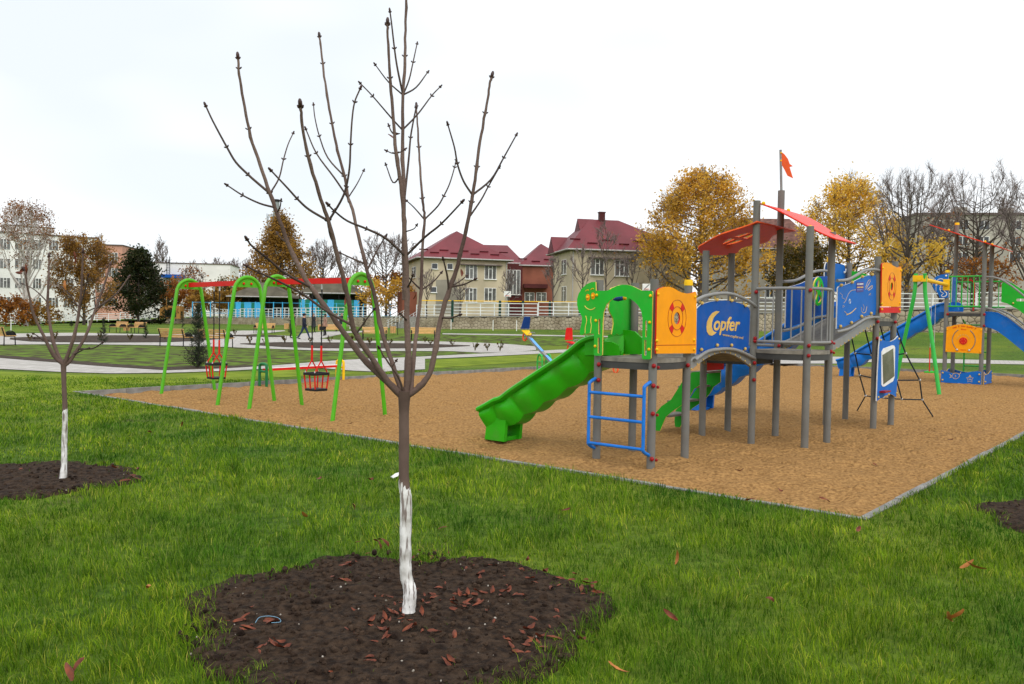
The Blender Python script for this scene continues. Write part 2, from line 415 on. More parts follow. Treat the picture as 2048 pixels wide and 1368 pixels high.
mat('tender_lawn', (0.1, 0.15, 0.01), rough=0.95, col2=(0.2, 0.26, 0.022), scale=1.1, detail=9, bump=0.9, bscale=22, spec=0.1, lo=0.3, hi=0.65)
def strip(name, cols, m, dz, rows=4, step=14):
    cols = np.array(cols, float); k = int((cols[-1, 0] - cols[0, 0]) / step) + 2
    xs = np.linspace(cols[0, 0], cols[-1, 0], k); t = np.interp(xs, cols[:, 0], cols[:, 1]); b = np.interp(xs, cols[:, 0], cols[:, 2])
    J = np.arange(rows + 1) / rows
    A = GTV(np.repeat(xs[:, None], rows + 1, 1), b[:, None] + (t - b)[:, None] * J[None, :], dz).reshape(k, rows + 1, 3)
    return link(name, grid_mesh(name, A[..., 0], A[..., 1], A[..., 2], MATS[m]), kind='structure')
strip('patchy_lawn', [(-60, 692, 712), (0, 691, 716), (120, 690, 726), (220, 691, 734), (330, 692, 741), (450, 696, 737), (560, 700, 730), (640, 703, 722), (760, 704, 716), (900, 704, 710), (1000, 707, 708)], 'patchy_lawn', 0.012)
strip('patchy_lawn', [(560, 676, 681), (640, 676, 681), (760, 674, 682), (880, 670, 683), (1000, 672, 688), (1080, 674, 692), (1200, 677, 690), (1400, 681, 684)], 'patchy_lawn', 0.012)
strip('flower_bed', [(-40, 707, 711), (0, 711, 716), (120, 720, 726.5), (220, 728, 734.5), (330, 735.5, 741.5), (450, 733, 737.5), (520, 730.5, 732.5)], 'bed_soil', 0.018)
strip('path', [(-60, 712, 737), (0, 717, 739), (120, 727, 745), (220, 735, 748), (330, 742, 747), (450, 738, 743), (560, 731, 737), (640, 724, 737), (700, 720, 742), (760, 717, 745), (800, 716, 742), (850, 713.5, 739.5)], 'paving', 0.02)
strip('path', [(850, 713.5, 718.5), (900, 711, 716.5), (1000, 706, 712), (1120, 700, 706), (1220, 697, 703)], 'paving', 0.02)
strip('path', [(-60, 670, 692), (0, 668, 690), (150, 666, 689), (300, 669, 691), (450, 670, 695), (560, 671, 699), (640, 678, 702), (700, 682, 703), (850, 683, 703), (900, 684, 703), (960, 686, 706), (1020, 689, 706), (1072, 693.5, 701)], 'paving', 0.024)
strip('path', [(430, 667, 671), (480, 661.5, 671), (530, 661.5, 667), (570, 661, 662.5)], 'paving', 0.024, step=8)
strip('path', [(600, 668, 682), (640, 664, 678), (690, 663, 667), (740, 662, 664)], 'paving', 0.024, step=8)
strip('path', [(885, 667, 669), (1000, 668.5, 671), (1160, 671.5, 673.5), (1500, 677.5, 680)], 'paving', 0.02)
strip('path', [(1380, 702, 716), (1480, 708, 722), (1560, 712, 728), (1670, 714, 728), (1750, 716, 724.5), (1900, 719, 727), (2048, 722.5, 729.5), (2250, 727, 735)], 'paving', 0.02)
strip('flower_bed', [(20, 676.5, 680), (60, 675, 684), (120, 673, 685.5), (230, 671.5, 686), (330, 672, 685.5), (400, 674, 682.5), (470, 675.8, 676.4)], 'bed_soil', 0.045)
strip('flower_bed', [(480, 688.3, 689), (520, 687, 692), (560, 685.5, 695), (640, 686, 697.5), (760, 687, 698), (850, 688.5, 697.5), (940, 692, 693)], 'bed_soil', 0.045)
strip('flower_bed', [(440, 671.5, 672.2), (480, 670.5, 673), (540, 670.5, 674.5), (570, 673, 674)], 'bed_soil', 0.045, step=8)
strip('young_lawn', [(862, 719, 737.5), (920, 717.5, 733), (1000, 713, 728), (1100, 707.5, 721), (1180, 704, 716)], 'tender_lawn', 0.008)
strip('young_lawn', [(-60, 741, 775), (0, 743, 800), (150, 751, 785), (330, 750, 768), (450, 746, 762), (560, 740, 755), (700, 745, 748), (743, 747.5, 748)], 'tender_lawn', 0.008)

# bare soil round the planted trees
PITS = [(-0.62, 4.73, 1.18), (-4.8, 8.35, 0.98), (5.05, 7.15, 0.9)]
def pit_edge(i, x, y):
    cx, cy, r = PITS[i]; dx = np.asarray(x) - cx; dy = np.asarray(y) - cy; a = np.arctan2(dy, dx)
    return np.hypot(dx, dy) / (r * (1 + 0.08 * np.sin(3 * a + i) + 0.05 * np.sin(7 * a + 2 * i) + .12 * (fbm(np.asarray(x) * 4 + 3, np.asarray(y) * 4, 2) - .5)))
mat('clod', (0.014, 0.008, 0.0055), rough=0.95, col2=(0.06, 0.038, 0.025), scale=9, detail=5, bump=0.5, bscale=60, spec=0.15)
mat('pebble', (0.16, 0.13, 0.1), rough=0.9, col2=(0.42, 0.38, 0.33), scale=14, spec=0.2)
for i, (cx, cy, r) in enumerate(PITS):
    n = 190 if i == 0 else 80
    X, Y = np.meshgrid(np.linspace(-1.2 * r, 1.2 * r, n), np.linspace(-1.2 * r, 1.2 * r, n), indexing='ij')
    X += cx; Y += cy; e = pit_edge(i, X, Y)
    Z = 0.03 + 0.045 * (fbm(X * 5, Y * 5, 5) - 0.5) + 0.03 * (fbm(X * 17, Y * 17, 3) - 0.5) - 0.12 * sstep(0.95, 1.12, e)
    link('soil_bed', grid_mesh('soil_bed', X, Y, Z, MATS['soil']), kind='structure')
    mb = MB(); mp = MB()
    nk = [1500, 320, 200][i]; rs = np.random.RandomState(i + 1); A_ = rs.uniform(0, 6.283, nk); Q_ = r * .98 * np.sqrt(rs.rand(nk))
    X_ = cx + Q_ * np.cos(A_); Y_ = cy + Q_ * np.sin(A_); Z_ = 0.03 + 0.045 * (fbm(X_ * 5, Y_ * 5, 5) - .5) + 0.03 * (fbm(X_ * 17, Y_ * 17, 3) - .5)
    for k in range(nk):
        x, y, z = float(X_[k]), float(Y_[k]), float(Z_[k])
        s = RND.choice([.004, .006, .006, .008, .01, .013, .018, .026]) * RND.uniform(.7, 1.2)
        rot = Euler((RND.uniform(0, 3), RND.uniform(0, 3), RND.uniform(0, 3))).to_matrix()
        (mp if RND.random() < .05 and s < .01 else mb).ball((x, y, z + s * .2), s, 6, 4, (1, RND.uniform(.6, 1), RND.uniform(.5, .8)), rot)
    mb.build('soil_clods', MATS['clod'], kind='stuff', label='crumbs of dark soil strewn over the bare bed'); mp.build('pebbles', MATS['pebble'], kind='stuff', label='small pale pebbles in the dark soil')

# ------------------------------------------------------------------ grass blades of the near lawn
def grass_blade_material():
    m = bpy.data.materials.new('grass_blade'); m.use_nodes = True
    n, l = m.node_tree.nodes, m.node_tree.links; b = n['Principled BSDF']; b.inputs['Roughness'].default_value = 0.6; b.inputs['Specular IOR Level'].default_value = 0.08
    geo = n.new('ShaderNodeNewGeometry'); tc = n.new('ShaderNodeTexCoord')
    r = n.new('ShaderNodeValToRGB'); e = r.color_ramp.elements
    e[0].position = 0; e[0].color = (0.022, 0.07, 0.004, 1); e[1].position = 1; e[1].color = (0.3, 0.33, 0.1, 1)
    for p, c in ((.35, (0.06, 0.155, 0.009)), (.7, (0.112, 0.225, 0.014)), (.93, (0.19, 0.3, 0.035))):
        x = e.new(p); x.color = c + (1,)
    l.new(geo.outputs['Random Per Island'], r.inputs['Fac'])
    nz = n.new('ShaderNodeTexNoise'); nz.inputs['Scale'].default_value = 0.8; nz.inputs['Detail'].default_value = 6; l.new(tc.outputs['Object'], nz.inputs['Vector'])
    rp = n.new('ShaderNodeValToRGB'); rp.color_ramp.elements[0].position = .34; rp.color_ramp.elements[1].position = .6
    rp.color_ramp.elements[0].color = (0.55, 0.78, 0.8, 1); rp.color_ramp.elements[1].color = (1.9, 1.5, 1.03, 1); l.new(nz.outputs['Fac'], rp.inputs['Fac'])
    mx = n.new('ShaderNodeMix'); mx.data_type = 'RGBA'; mx.blend_type = 'MULTIPLY'; mx.inputs['Factor'].default_value = 1
    l.new(r.outputs['Color'], mx.inputs['A']); l.new(rp.outputs['Color'], mx.inputs['B']); n2 = n.new('ShaderNodeTexNoise'); n2.inputs['Scale'].default_value = 5.0; n2.inputs['Detail'].default_value = 3; l.new(tc.outputs['Object'], n2.inputs['Vector'])
    r2 = n.new('ShaderNodeValToRGB'); r2.color_ramp.elements[0].position = .34; r2.color_ramp.elements[1].position = .68; r2.color_ramp.elements[0].color = (.55, .62, .6, 1); r2.color_ramp.elements[1].color = (1.35, 1.25, 1.1, 1); l.new(n2.outputs['Fac'], r2.inputs['Fac'])
    m2 = n.new('ShaderNodeMix'); m2.data_type = 'RGBA'; m2.blend_type = 'MULTIPLY'; m2.inputs['Factor'].default_value = 1; l.new(mx.outputs['Result'], m2.inputs['A']); l.new(r2.outputs['Color'], m2.inputs['B']); mx = m2
    l.new(mx.outputs['Result'], b.inputs['Base Color'])
    tr = n.new('ShaderNodeBsdfTranslucent'); l.new(mx.outputs['Result'], tr.inputs['Color']); ms = n.new('ShaderNodeMixShader'); ms.inputs['Fac'].default_value = 0.3
    l.new(b.outputs['BSDF'], ms.inputs[1]); l.new(tr.outputs['BSDF'], ms.inputs[2]); l.new(ms.outputs['Shader'], n['Material Output'].inputs['Surface'])
    MATS['grass_blade'] = m
grass_blade_material()
def make_grass():
    rs = np.random.RandomState(3); xs, ys = [], []
    edges = np.concatenate([np.arange(3.0, 10, 0.5), np.arange(10, 27, 1.0)])
    for z0, z1 in zip(edges[:-1], edges[1:]):
        zc = (z0 + z1) / 2; w = 0.66 * z1 + 1.3; n = int(5600 * (4 / zc) ** 1.6 * 2 * w * (z1 - z0))
        xs.append(rs.uniform(-w, w, n)); ys.append(rs.uniform(z0, z1, n))
    x = np.concatenate(xs); y = np.concatenate(ys)
    pr, ps = to_pit(x, y)
    ok = ~((pr > PR - .06) & (pr < .06) & (ps > -.06) & (ps < PS + .06))
    for i in range(3): ok &= (pit_edge(i, x, y) > 0.84 + 0.2 * rs.rand(len(x)) ** 1.5) | (rs.rand(len(x)) < .006)
    # the paved path on the left
    ok &= ~((x < -4) & (y > 21.5))
    clump = fbm(x * 1.7, y * 1.7, 3); tuft = fbm(x * 7 + 9, y * 7 + 3, 2)
    ok &= rs.rand(len(x)) < 0.45 + 1.0 * tuft
    x, y, clump, tuft = x[ok], y[ok], clump[ok], tuft[ok]; n = len(x)
    far = np.maximum(1, y / 4.5)
    cs = 0.15 * np.maximum(1, y / 7); ix = np.floor(x / cs).astype(int); iy = np.floor(y / cs).astype(int)
    tx = (ix + .2 + .6 * _perm[ix & 255, iy & 255]) * cs - x; ty = (iy + .2 + .6 * _perm[(ix + 91) & 255, (iy + 37) & 255]) * cs - y
    big = _perm[(ix + 13) & 255, (iy + 57) & 255]; near_c = np.exp(-(np.hypot(tx, ty) / (.45 * cs)) ** 2)
    h = (0.03 + 0.085 * clump ** 1.6 + 0.06 * tuft ** 2 * rs.rand(n)) * rs.uniform(.5, 1.2, n) * (.72 + .75 * near_c * big) * (1 - 0.25 * sstep(9, 20, y))
    w = 0.0034 * rs.uniform(.7, 1.3, n) * far ** 0.9
    a = rs.uniform(0, 2 * np.pi, n); flow = 6.283 * fbm(x * 0.8 + 5, y * 0.8, 2)
    la = np.where(rs.rand(n) < .65, np.arctan2(-ty, -tx) + rs.normal(0, .6, n), flow + rs.normal(0, 1.0, n)); ln = h * rs.uniform(.15, 1.0, n)
    bx, by = np.cos(a) * w / 2, np.sin(a) * w / 2; lx, ly = np.cos(la) * ln, np.sin(la) * ln
    z0 = np.full(n, -0.004)
    v = np.zeros((n, 5, 3), np.float32)
    v[:, 0] = np.stack([x - bx, y - by, z0], -1); v[:, 1] = np.stack([x + bx, y + by, z0], -1)
    v[:, 2] = np.stack([x + bx * .8 + lx * .35, y + by * .8 + ly * .35, h * .62], -1); v[:, 3] = np.stack([x - bx * .8 + lx * .35, y - by * .8 + ly * .35, h * .62], -1)
    v[:, 4] = np.stack([x + lx, y + ly, h * np.where(ln > .7 * h, .82, 1.0)], -1)
    me = bpy.data.meshes.new('grass'); me.vertices.add(n * 5); me.vertices.foreach_set('co', v.reshape(-1))
    base = (np.arange(n) * 5)[:, None]
    idx = np.concatenate([base + np.array([0, 1, 2, 3]), base + np.array([3, 2, 4])], 1).astype(np.int32)
    me.loops.add(n * 7); me.loops.foreach_set('vertex_index', idx.reshape(-1))
    ls = np.stack([np.arange(n) * 7, np.arange(n) * 7 + 4], -1).reshape(-1).astype(np.int32)
    me.polygons.add(n * 2); me.polygons.foreach_set('loop_start', ls)
    me.update(calc_edges=True); me.materials.append(MATS['grass_blade'])
    print('grass blades', n)
    link('grass', me, kind='stuff', label='short green lawn grass round the sand playground', cat='grass')
make_grass()
# ------------------------------------------------------------------ planted young trees in front
def bark_material():
    m = bpy.data.materials.new('young_bark'); m.use_nodes = True; n, l = m.node_tree.nodes, m.node_tree.links; b = n['Principled BSDF']
    b.inputs['Roughness'].default_value = 0.75; b.inputs['Specular IOR Level'].default_value = 0.2
    tc = n.new('ShaderNodeTexCoord')
    def noise(s, d, st=None):
        src = tc.outputs['Object']
        if st:
            mp = n.new('ShaderNodeMapping'); mp.inputs['Scale'].default_value = st; l.new(src, mp.inputs['Vector']); src = mp.outputs['Vector']
        x = n.new('ShaderNodeTexNoise'); x.inputs['Scale'].default_value = s; x.inputs['Detail'].default_value = d; l.new(src, x.inputs['Vector']); return x.outputs['Fac']
    r = n.new('ShaderNodeValToRGB'); r.color_ramp.elements[0].position = .3; r.color_ramp.elements[1].position = .7
    r.color_ramp.elements[0].color = (0.075, 0.047, 0.036, 1); r.color_ramp.elements[1].color = (0.185, 0.128, 0.105, 1)
    l.new(noise(3, 6), r.inputs['Fac'])
    # lime wash up to about 0.95 m with a ragged upper edge and thin worn streaks
    sx = n.new('ShaderNodeSeparateXYZ'); l.new(tc.outputs['Object'], sx.inputs['Vector'])
    ad = n.new('ShaderNodeMath'); ad.operation = 'MULTIPLY_ADD'; ad.inputs[1].default_value = 0.22; l.new(noise(22, 3, (1, 1, .3)), ad.inputs[0]); l.new(sx.outputs['Z'], ad.inputs[2])
    lt = n.new('ShaderNodeMath'); lt.operation = 'LESS_THAN'; lt.inputs[1].default_value = 0.11; l.new(ad.outputs[0], lt.inputs[0])
    wr = n.new('ShaderNodeValToRGB'); wr.color_ramp.elements[0].position = .38; wr.color_ramp.elements[1].position = .47; wr.color_ramp.elements[0].color = (.15, .15, .15, 1); wr.color_ramp.elements[1].color = (1, 1, 1, 1)
    l.new(noise(48, 6, (1, 1, .14)), wr.inputs['Fac'])
    f = n.new('ShaderNodeMath'); f.operation = 'MULTIPLY'; l.new(lt.outputs[0], f.inputs[0]); l.new(wr.outputs['Color'], f.inputs[1])
    wc = n.new('ShaderNodeValToRGB'); wc.color_ramp.elements[0].color = (0.42, 0.4, 0.36, 1); wc.color_ramp.elements[1].color = (0.82, 0.81, 0.79, 1); wc.color_ramp.elements[0].position = .3; wc.color_ramp.elements[1].position = .6
    l.new(noise(12, 5), wc.inputs['Fac'])
    mx = n.new('ShaderNodeMix'); mx.data_type = 'RGBA'; l.new(f.outputs[0], mx.inputs['Factor']); l.new(r.outputs['Color'], mx.inputs['A']); l.new(wc.outputs['Color'], mx.inputs['B'])
    l.new(mx.outputs['Result'], b.inputs['Base Color'])
    bp = n.new('ShaderNodeBump'); bp.inputs['Strength'].default_value = .5; bp.inputs['Distance'].default_value = .01; l.new(noise(45, 6, (1, 1, .4)), bp.inputs['Height']); l.new(bp.outputs['Normal'], b.inputs['Normal'])
    MATS['washed_bark'] = m; return lt, ad
bark_lt, _ = bark_material()
mat('branch_bark', (0.075, 0.045, 0.036), rough=0.7, col2=(0.19, 0.128, 0.105), scale=2.2, detail=6, bump=0.3, bscale=60, spec=0.2)
mat('twig_bark', (0.042, 0.026, 0.022), rough=0.65, col2=(0.1, 0.066, 0.054), scale=3.5, bump=0.2, bscale=80, spec=0.25)
mat('bud', (0.045, 0.017, 0.014), rough=0.4, var=0.3, scale=30, spec=0.4)
mat('dead_leaf', (0.07, 0.016, 0.008), rough=0.6, col2=(0.26, 0.062, 0.022), scale=14, spec=0.3)
mat('dead_leaf2', (0.3, 0.1, 0.02), rough=0.6, col2=(0.5, 0.2, 0.05), scale=14, spec=0.3)

def bud_at(mb, p, d, r):
    d = V(d).normalized(); rot = d.to_track_quat('Z', 'Y').to_matrix()
    mb.ball(V(p) + d * r * 1.5, r, 6, 5, (1, 1, 2.1), rot)
def young_tree(name, label, Y0, base_px, trunk, branches, scale_px, wash_top):
    """branches: (pixel polyline, depth offset at the tip, width in px at start and end, twigs[(polyline, depth offset, width)])"""
    root = thing(name, label, 'tree', P(base_px[0], base_px[1], Y0) * 1.0)
    root.location.z = 0.0; org = root.location.copy(); m2 = Y0 / FPX
    # trunk
    pts = [P(x, y, Y0) - org for x, y, w in trunk]; rad = [w / 2 * m2 for _, _, w in trunk]
    sp = spline([tuple(p) + (r,) for p, r in zip(pts, rad)], 6)
    rj = random.Random(3); mb = MB()
    mb.tube([s[:3] for s in sp], [s[3] * (1 + rj.uniform(-.05, .05)) for s in sp], 14)
    zt = (P(base_px[0], wash_top, Y0) - org).z
    me = mb.mesh('trunk', MATS['washed_bark'], 60); me.transform(Matrix.Translation((0, 0, -zt)))
    t = link('trunk', me, root); t.location = (0, 0, zt)
    for bi, (pl, dz, w0, w1, twigs) in enumerate(branches):
        L = np.cumsum([0] + [math.dist(a, b) for a, b in zip(pl[:-1], pl[1:])]); L = L / L[-1]
        def place(pl, L, d0, d1): return [P(x, y, Y0 + d0 + (d1 - d0) * u) - org for (x, y), u in zip(pl, L)]
        p3 = place(pl, L, 0, dz); ws = [w0 + (w1 - w0) * u ** .8 for u in L]
        sp = spline([tuple(p) + (w / 2 * m2,) for p, w in zip(p3, ws)], 4)
        rj = random.Random(bi); mb = MB(); mb.tube([tuple(c + rj.gauss(0, .0012) for c in s[:3]) for s in sp], [max(s[3], .002) * (1 + rj.uniform(-.07, .07) + (.16 if q % 9 == 4 else 0)) for q, s in enumerate(sp)], 9)
        br = mb.build('branch', MATS['branch_bark'], root, 60)
        bd = MB(); tw = MB()
        # growth rings and opposite buds along the shoot
        def buds(pts3, r0, side, ends=True, every=9):
            k = len(pts3)
            if ends:
                d = V(pts3[-1]) - V(pts3[-2]); bud_at(bd, pts3[-1], d, max(r0 * 1.7, .0052))
                dn = d.normalized(); o = dn.orthogonal(); c = dn.cross(V((0, 1, 0)))
                c = c.normalized() if c.length > .1 else o
                for s in (-1, 1): bud_at(bd, V(pts3[-1]) - dn * .004, dn * .8 + c * s, max(r0 * .9, .0035))
            for j in range(every, k - 2, every):
                d = (V(pts3[j + 1]) - V(pts3[j - 1])).normalized(); c = d.cross(V((0, 1, 0)))
                if c.length < .1: continue
                c.normalize()
                for s in (-1, 1): bud_at(bd, V(pts3[j]) + c * s * side(j), d * .9 + c * s, .0042)
        n = len(sp); cut = int(n * .45)
        buds([s[:3] for s in sp][cut:], sp[-1][3], lambda j: sp[min(cut + j, n - 1)][3] * .8)
        for tpl, td, twd in twigs:
            # depth where the twig leaves the branch
            i0 = min(range(len(sp)), key=lambda i: (P(tpl[0][0], tpl[0][1], Y0 + dz * i / n) - org - V(sp[i][:3])).length)
            d0 = V(sp[i0][:3]).y + org.y - Y0
            TL = np.cumsum([0] + [math.dist(a, b) for a, b in zip(tpl[:-1], tpl[1:])]); TL = TL / TL[-1]
            q = place(tpl, TL, d0, d0 + td); q[0] = V(sp[i0][:3])
            ws2 = spline([tuple(a) + ((twd * (1.15 - .45 * u)) / 2 * m2,) for a, u in zip(q, TL)], 4)
            tw = MB(); tw.tube([s[:3] for s in ws2], [max(s[3], .0018) for s in ws2], 7); link('twig', tw.mesh('twig', MATS['twig_bark'], 60), br)
            buds([s[:3] for s in ws2], ws2[-1][3], lambda j: .003, True, 8 if len(ws2) > 12 else 99)
        if bd.v: link('bud', bd.mesh('bud', MATS['bud'], 60), br)
    return root
YT = G(816, 1234).y
B = []
B.append(([(803, 789), (734, 725), (689, 667), (657, 622), (621, 574), (602, 541), (576, 487), (554, 426), (540, 387), (520, 330), (501, 273), (489, 215), (480, 160), (476, 117)], -.25, 14, 4.2, [
    ([(540, 387), (515, 366), (497, 350), (472, 325), (454, 295), (426, 243), (412, 213)], -.1, 4.5), ([(541, 386), (558, 356), (567, 319), (576, 289), (586, 267)], .15, 3),
    ([(552, 421), (520, 407), (486, 391), (455, 371)], -.15, 3.6), ([(556, 428), (560, 414), (562, 402)], -.05, 3),
    ([(624, 577), (573, 548), (534, 516), (505, 493), (495, 480)], -.3, 5), ([(574, 488), (563, 477), (555, 467)], .05, 3)]))
B.append(([(801, 791), (775, 763), (743, 715), (721, 683), (705, 651), (697, 599), (685, 551), (671, 493), (657, 442), (642, 398), (621, 329), (607, 270), (602, 224), (601, 214)], -.5, 13, 5, [
    ([(660, 442), (681, 403), (692, 375), (699, 335), (701, 290), (704, 240), (709, 205), (720, 178)], -.1, 4), ([(648, 440), (618, 419), (595, 398), (575, 376), (543, 342)], -.2, 4.2),
    ([(704, 655), (653, 622), (605, 588), (560, 564), (518, 545), (495, 533)], -.35, 4.6), ([(714, 662), (734, 637), (748, 619)], -.1, 3.6), ([(671, 493), (660, 470), (655, 440), (650, 424)], -.06, 3.4)]))
B.append(([(804, 785), (795, 757), (779, 709), (763, 660), (750, 593), (734, 541), (721, 487), (705, 419), (696, 396), (689, 353), (675, 301), (667, 261), (656, 203), (649, 154), (643, 104), (639, 74)], .35, 10.5, 4, [
    ([(688, 352), (656, 316), (639, 273), (630, 236), (627, 210)], .1, 3.2), ([(697, 394), (669, 356), (633, 307), (612, 259)], -.1, 3.6), ([(734, 538), (753, 503), (771, 473)], .1, 4), ([(728, 535), (700, 515), (681, 506)], .1, 4),
    ([(703, 390), (714, 368), (727, 342)], .05, 2.6)]))
B.append(([(807, 786), (795, 751), (772, 718), (759, 697)], -.25, 5, 3, [([(783, 733), (792, 722)], -.02, 2.6)]))
B.append(([(812, 788), (816, 722), (814, 657), (814, 593), (812, 529), (809, 464), (807, 420), (800, 353), (792, 307), (786, 230), (781, 169), (778, 123), (775, 61), (775, 48)], -.12, 14, 4.4, [
    ([(807, 507), (772, 477), (734, 458), (695, 442), (669, 422), (658, 411)], -.3, 4.8), ([(815, 505), (850, 474), (882, 448), (923, 405)], -.15, 4.6), ([(813, 459), (827, 458), (833, 451)], -.05, 2.6), ([(814, 576), (820, 566), (825, 552)], -.1, 3.6),
    ([(812, 647), (801, 628)], -.12, 4), ([(799, 350), (786, 365), (772, 330)], .06, 3), ([(793, 308), (783, 306), (774, 302)], 0, 2.6), ([(793, 308), (801, 304), (809, 299)], 0, 2.6), ([(788, 268), (782, 262), (778, 252)], 0, 3)]))
B.append(([(810, 600), (808, 500), (808, 430), (806, 340), (805, 260), (806, 190), (809, 130), (811, 60), (813, 2), (814, -45)], .12, 10, 4.6, [
    ([(806, 188), (777, 164), (751, 130)], -.1, 3), ([(807, 190), (832, 175), (855, 145)], .08, 3.4), ([(806, 192), (795, 138), (789, 98), (783, 46), (780, 24)], -.1, 4), ([(807, 190), (818, 160), (826, 125), (834, 88)], .12, 3.2),
    ([(805, 260), (783, 236), (746, 193), (721, 167)], -.15, 3.2), ([(805, 259), (835, 229), (863, 192), (880, 174)], .06, 3.4), ([(807, 400), (817, 322), (821, 276), (826, 246), (832, 216)], .15, 4.4)]))
B.append(([(822, 788), (827, 722), (833, 664), (841, 599), (843, 561), (845, 496), (849, 439), (847, 415), (844, 390), (841, 347), (838, 295), (835, 246), (833, 213)], .45, 9.5, 3.6, [
    ([(848, 440), (829, 416), (814, 402)], .05, 3.2), ([(850, 440), (875, 413), (887, 393), (899, 368), (909, 335), (912, 320)], .1, 3.4), ([(841, 578), (824, 562), (812, 548)], -.05, 3.6), ([(842, 578), (866, 564), (882, 546)], .05, 3.4)]))
B.append(([(816, 791), (840, 773), (859, 747), (869, 709), (877, 660), (888, 612), (901, 574), (914, 535), (923, 500), (935, 448), (943, 405), (945, 390), (952, 347), (958, 295), (967, 246), (973, 209), (979, 172), (983, 155)], .08, 13, 4.6, [
    ([(945, 390), (927, 362), (915, 328), (909, 295), (896, 250)], -.12, 4), ([(946, 391), (982, 359), (1007, 316), (1032, 271)], .15, 4), ([(941, 437), (962, 400), (976, 374), (998, 336)], .1, 3.6), ([(900, 580), (895, 554), (887, 520)], -.1, 4.2),
    ([(903, 575), (927, 569), (949, 559)], -.08, 3.6), ([(884, 640), (901, 636), (919, 630)], -.1, 4), ([(905, 573), (920, 562), (933, 552)], .06, 3)]))
tree1 = young_tree('young_chestnut_tree', 'bare young chestnut tree with whitewashed lower trunk in the foreground', YT, (816, 1234),
    [(815, 1240, 30), (818, 1215, 27), (820, 1182, 27), (812, 1150, 24), (811, 1090, 24), (812, 1000, 23), (808, 965, 21.5), (808, 870, 20.5), (808, 815, 21), (809, 782, 26)], B, 1, 968)
YT2 = G(126, 961).y
B2 = [([(126, 728), (107, 710), (82, 661), (67, 628), (57, 586), (51, 549), (48, 541)], -.3, 8, 3, [([(92, 680), (75, 672), (68, 668)], -.1, 2.6)]),
      ([(126, 730), (107, 686), (97, 628), (95, 604), (97, 559), (98, 514)], .2, 8, 3.2, [([(95, 606), (70, 580), (46, 568)], .05, 2.4), ([(108, 690), (90, 678), (70, 676)], -.1, 2.8)]),
      ([(128, 730), (149, 671), (159, 616), (164, 559), (166, 506)], -.1, 8, 3.2, [([(160, 612), (170, 580), (176, 552)], -.1, 3), ([(158, 618), (140, 590), (125, 575)], .1, 2.4)]),
      ([(128, 732), (142, 718), (171, 673), (191, 618), (209, 569), (220, 531)], .3, 8, 3, [([(194, 614), (231, 589), (257, 555)], .2, 3.6), ([(192, 618), (188, 590), (188, 585)], 0, 2.4), ([(160, 702), (185, 697), (204, 686)], -.2, 3.2), ([(150, 706), (165, 700), (178, 696)], -.3, 2.8)])]
tree2 = young_tree('young_chestnut_tree', 'bare young tree with whitewashed trunk at the left edge', YT2, (126, 961),
    [(126, 962, 15), (128, 930, 11.5), (129, 880, 10.5), (130, 820, 9.5), (128, 770, 9), (127, 728, 10)], B2, 1, 817)

# leaves: one leaflet shape in a few curls, shared by all that lie about or still hang
def leaf_mesh(seed, m):
    rr = random.Random(seed); mb = MB(); L, Wd = 0.1, 0.014; n = 7; curl = rr.uniform(.6, 2.0); tw = rr.uniform(-3, 3); vs = []
    for i in range(n + 1):
        u = i / n; w = Wd * math.sin(math.pi * min(1, u * .92 + .05)) ** .7; th = curl * (u - .5); x = L * math.sin(th) / curl; z = L * (1 - math.cos(th)) / curl
        a = tw * (u - .5)
        for s in (-1, 0, 1):
            vs.append((x, s * w * math.cos(a), z + abs(s) * w * .55 + s * w * math.sin(a) + rr.uniform(-.002, .002)))
    fs = []
    for i in range(n):
        for j in range(2): fs.append((i * 3 + j, i * 3 + j + 1, i * 3 + j + 4, i * 3 + j + 3))
    mb.add(vs, fs); return mb.mesh('fallen_leaf', m, 60)
LEAF = [leaf_mesh(i, MATS['dead_leaf']) for i in range(5)]; LEAF2 = [leaf_mesh(i + 9, MATS['dead_leaf2']) for i in range(3)]
def put_leaf(p, meshes, label, group, sc=1.0, z=0.0, flat=.35):
    o = link('fallen_leaf', RND.choice(meshes), None, label, 'leaf', group)
    o.location = (p.x, p.y, p.z + z); o.rotation_euler = (RND.uniform(-flat, flat) + RND.choice((0, math.pi)), RND.uniform(-flat, flat), RND.uniform(0, 6.28)); o.scale = (sc,) * 3
    return o
spots = [(770, 1238), (752, 1232), (790, 1228), (742, 1252), (760, 1262), (765, 1248), (800, 1225), (855, 1210), (880, 1205), (905, 1200), (920, 1192), (935, 1190), (960, 1188), (985, 1187), (1010, 1186), (1040, 1190), (915, 1215), (870, 1195), (850, 1195), (780, 1195), (810, 1192),
         (790, 1208), (1045, 1268), (1060, 1280), (1080, 1278), (1110, 1275), (1050, 1290), (1170, 1160), (1180, 1170), (1060, 1160), (960, 1160), (985, 1135), (1040, 1138), (690, 1130), (700, 1125), (880, 1118), (860, 1120), (840, 1125), (905, 1122), (485, 1240), (500, 1255), (480, 1262), (545, 1240), (520, 1295), (545, 1290), (565, 1300),
         (740, 1322), (895, 1325), (830, 1255), (845, 1262), (870, 1262), (715, 1285), (1110, 1235), (1190, 1188), (1140, 1160)]
rl_ = random.Random(77)
spots += [(int(rl_.gauss(x, 34)), int(rl_.gauss(y, 15))) for x, y in spots for _ in range(2)]
for x, y in spots:
    put_leaf(G(x, y, .03), LEAF, 'curled rust brown leaf lying on the dark soil under the foreground tree', 'fallen leaves on the tree bed', RND.uniform(.35, 1.05), .01)
for x, y in [(230, 940), (262, 955), (272, 958), (275, 938), (40, 940), (250, 962)]:
    put_leaf(G(x, y, .03), LEAF, 'brown leaf lying on the soil bed of the left tree', 'fallen leaves on the left tree bed', 1.2, .02)
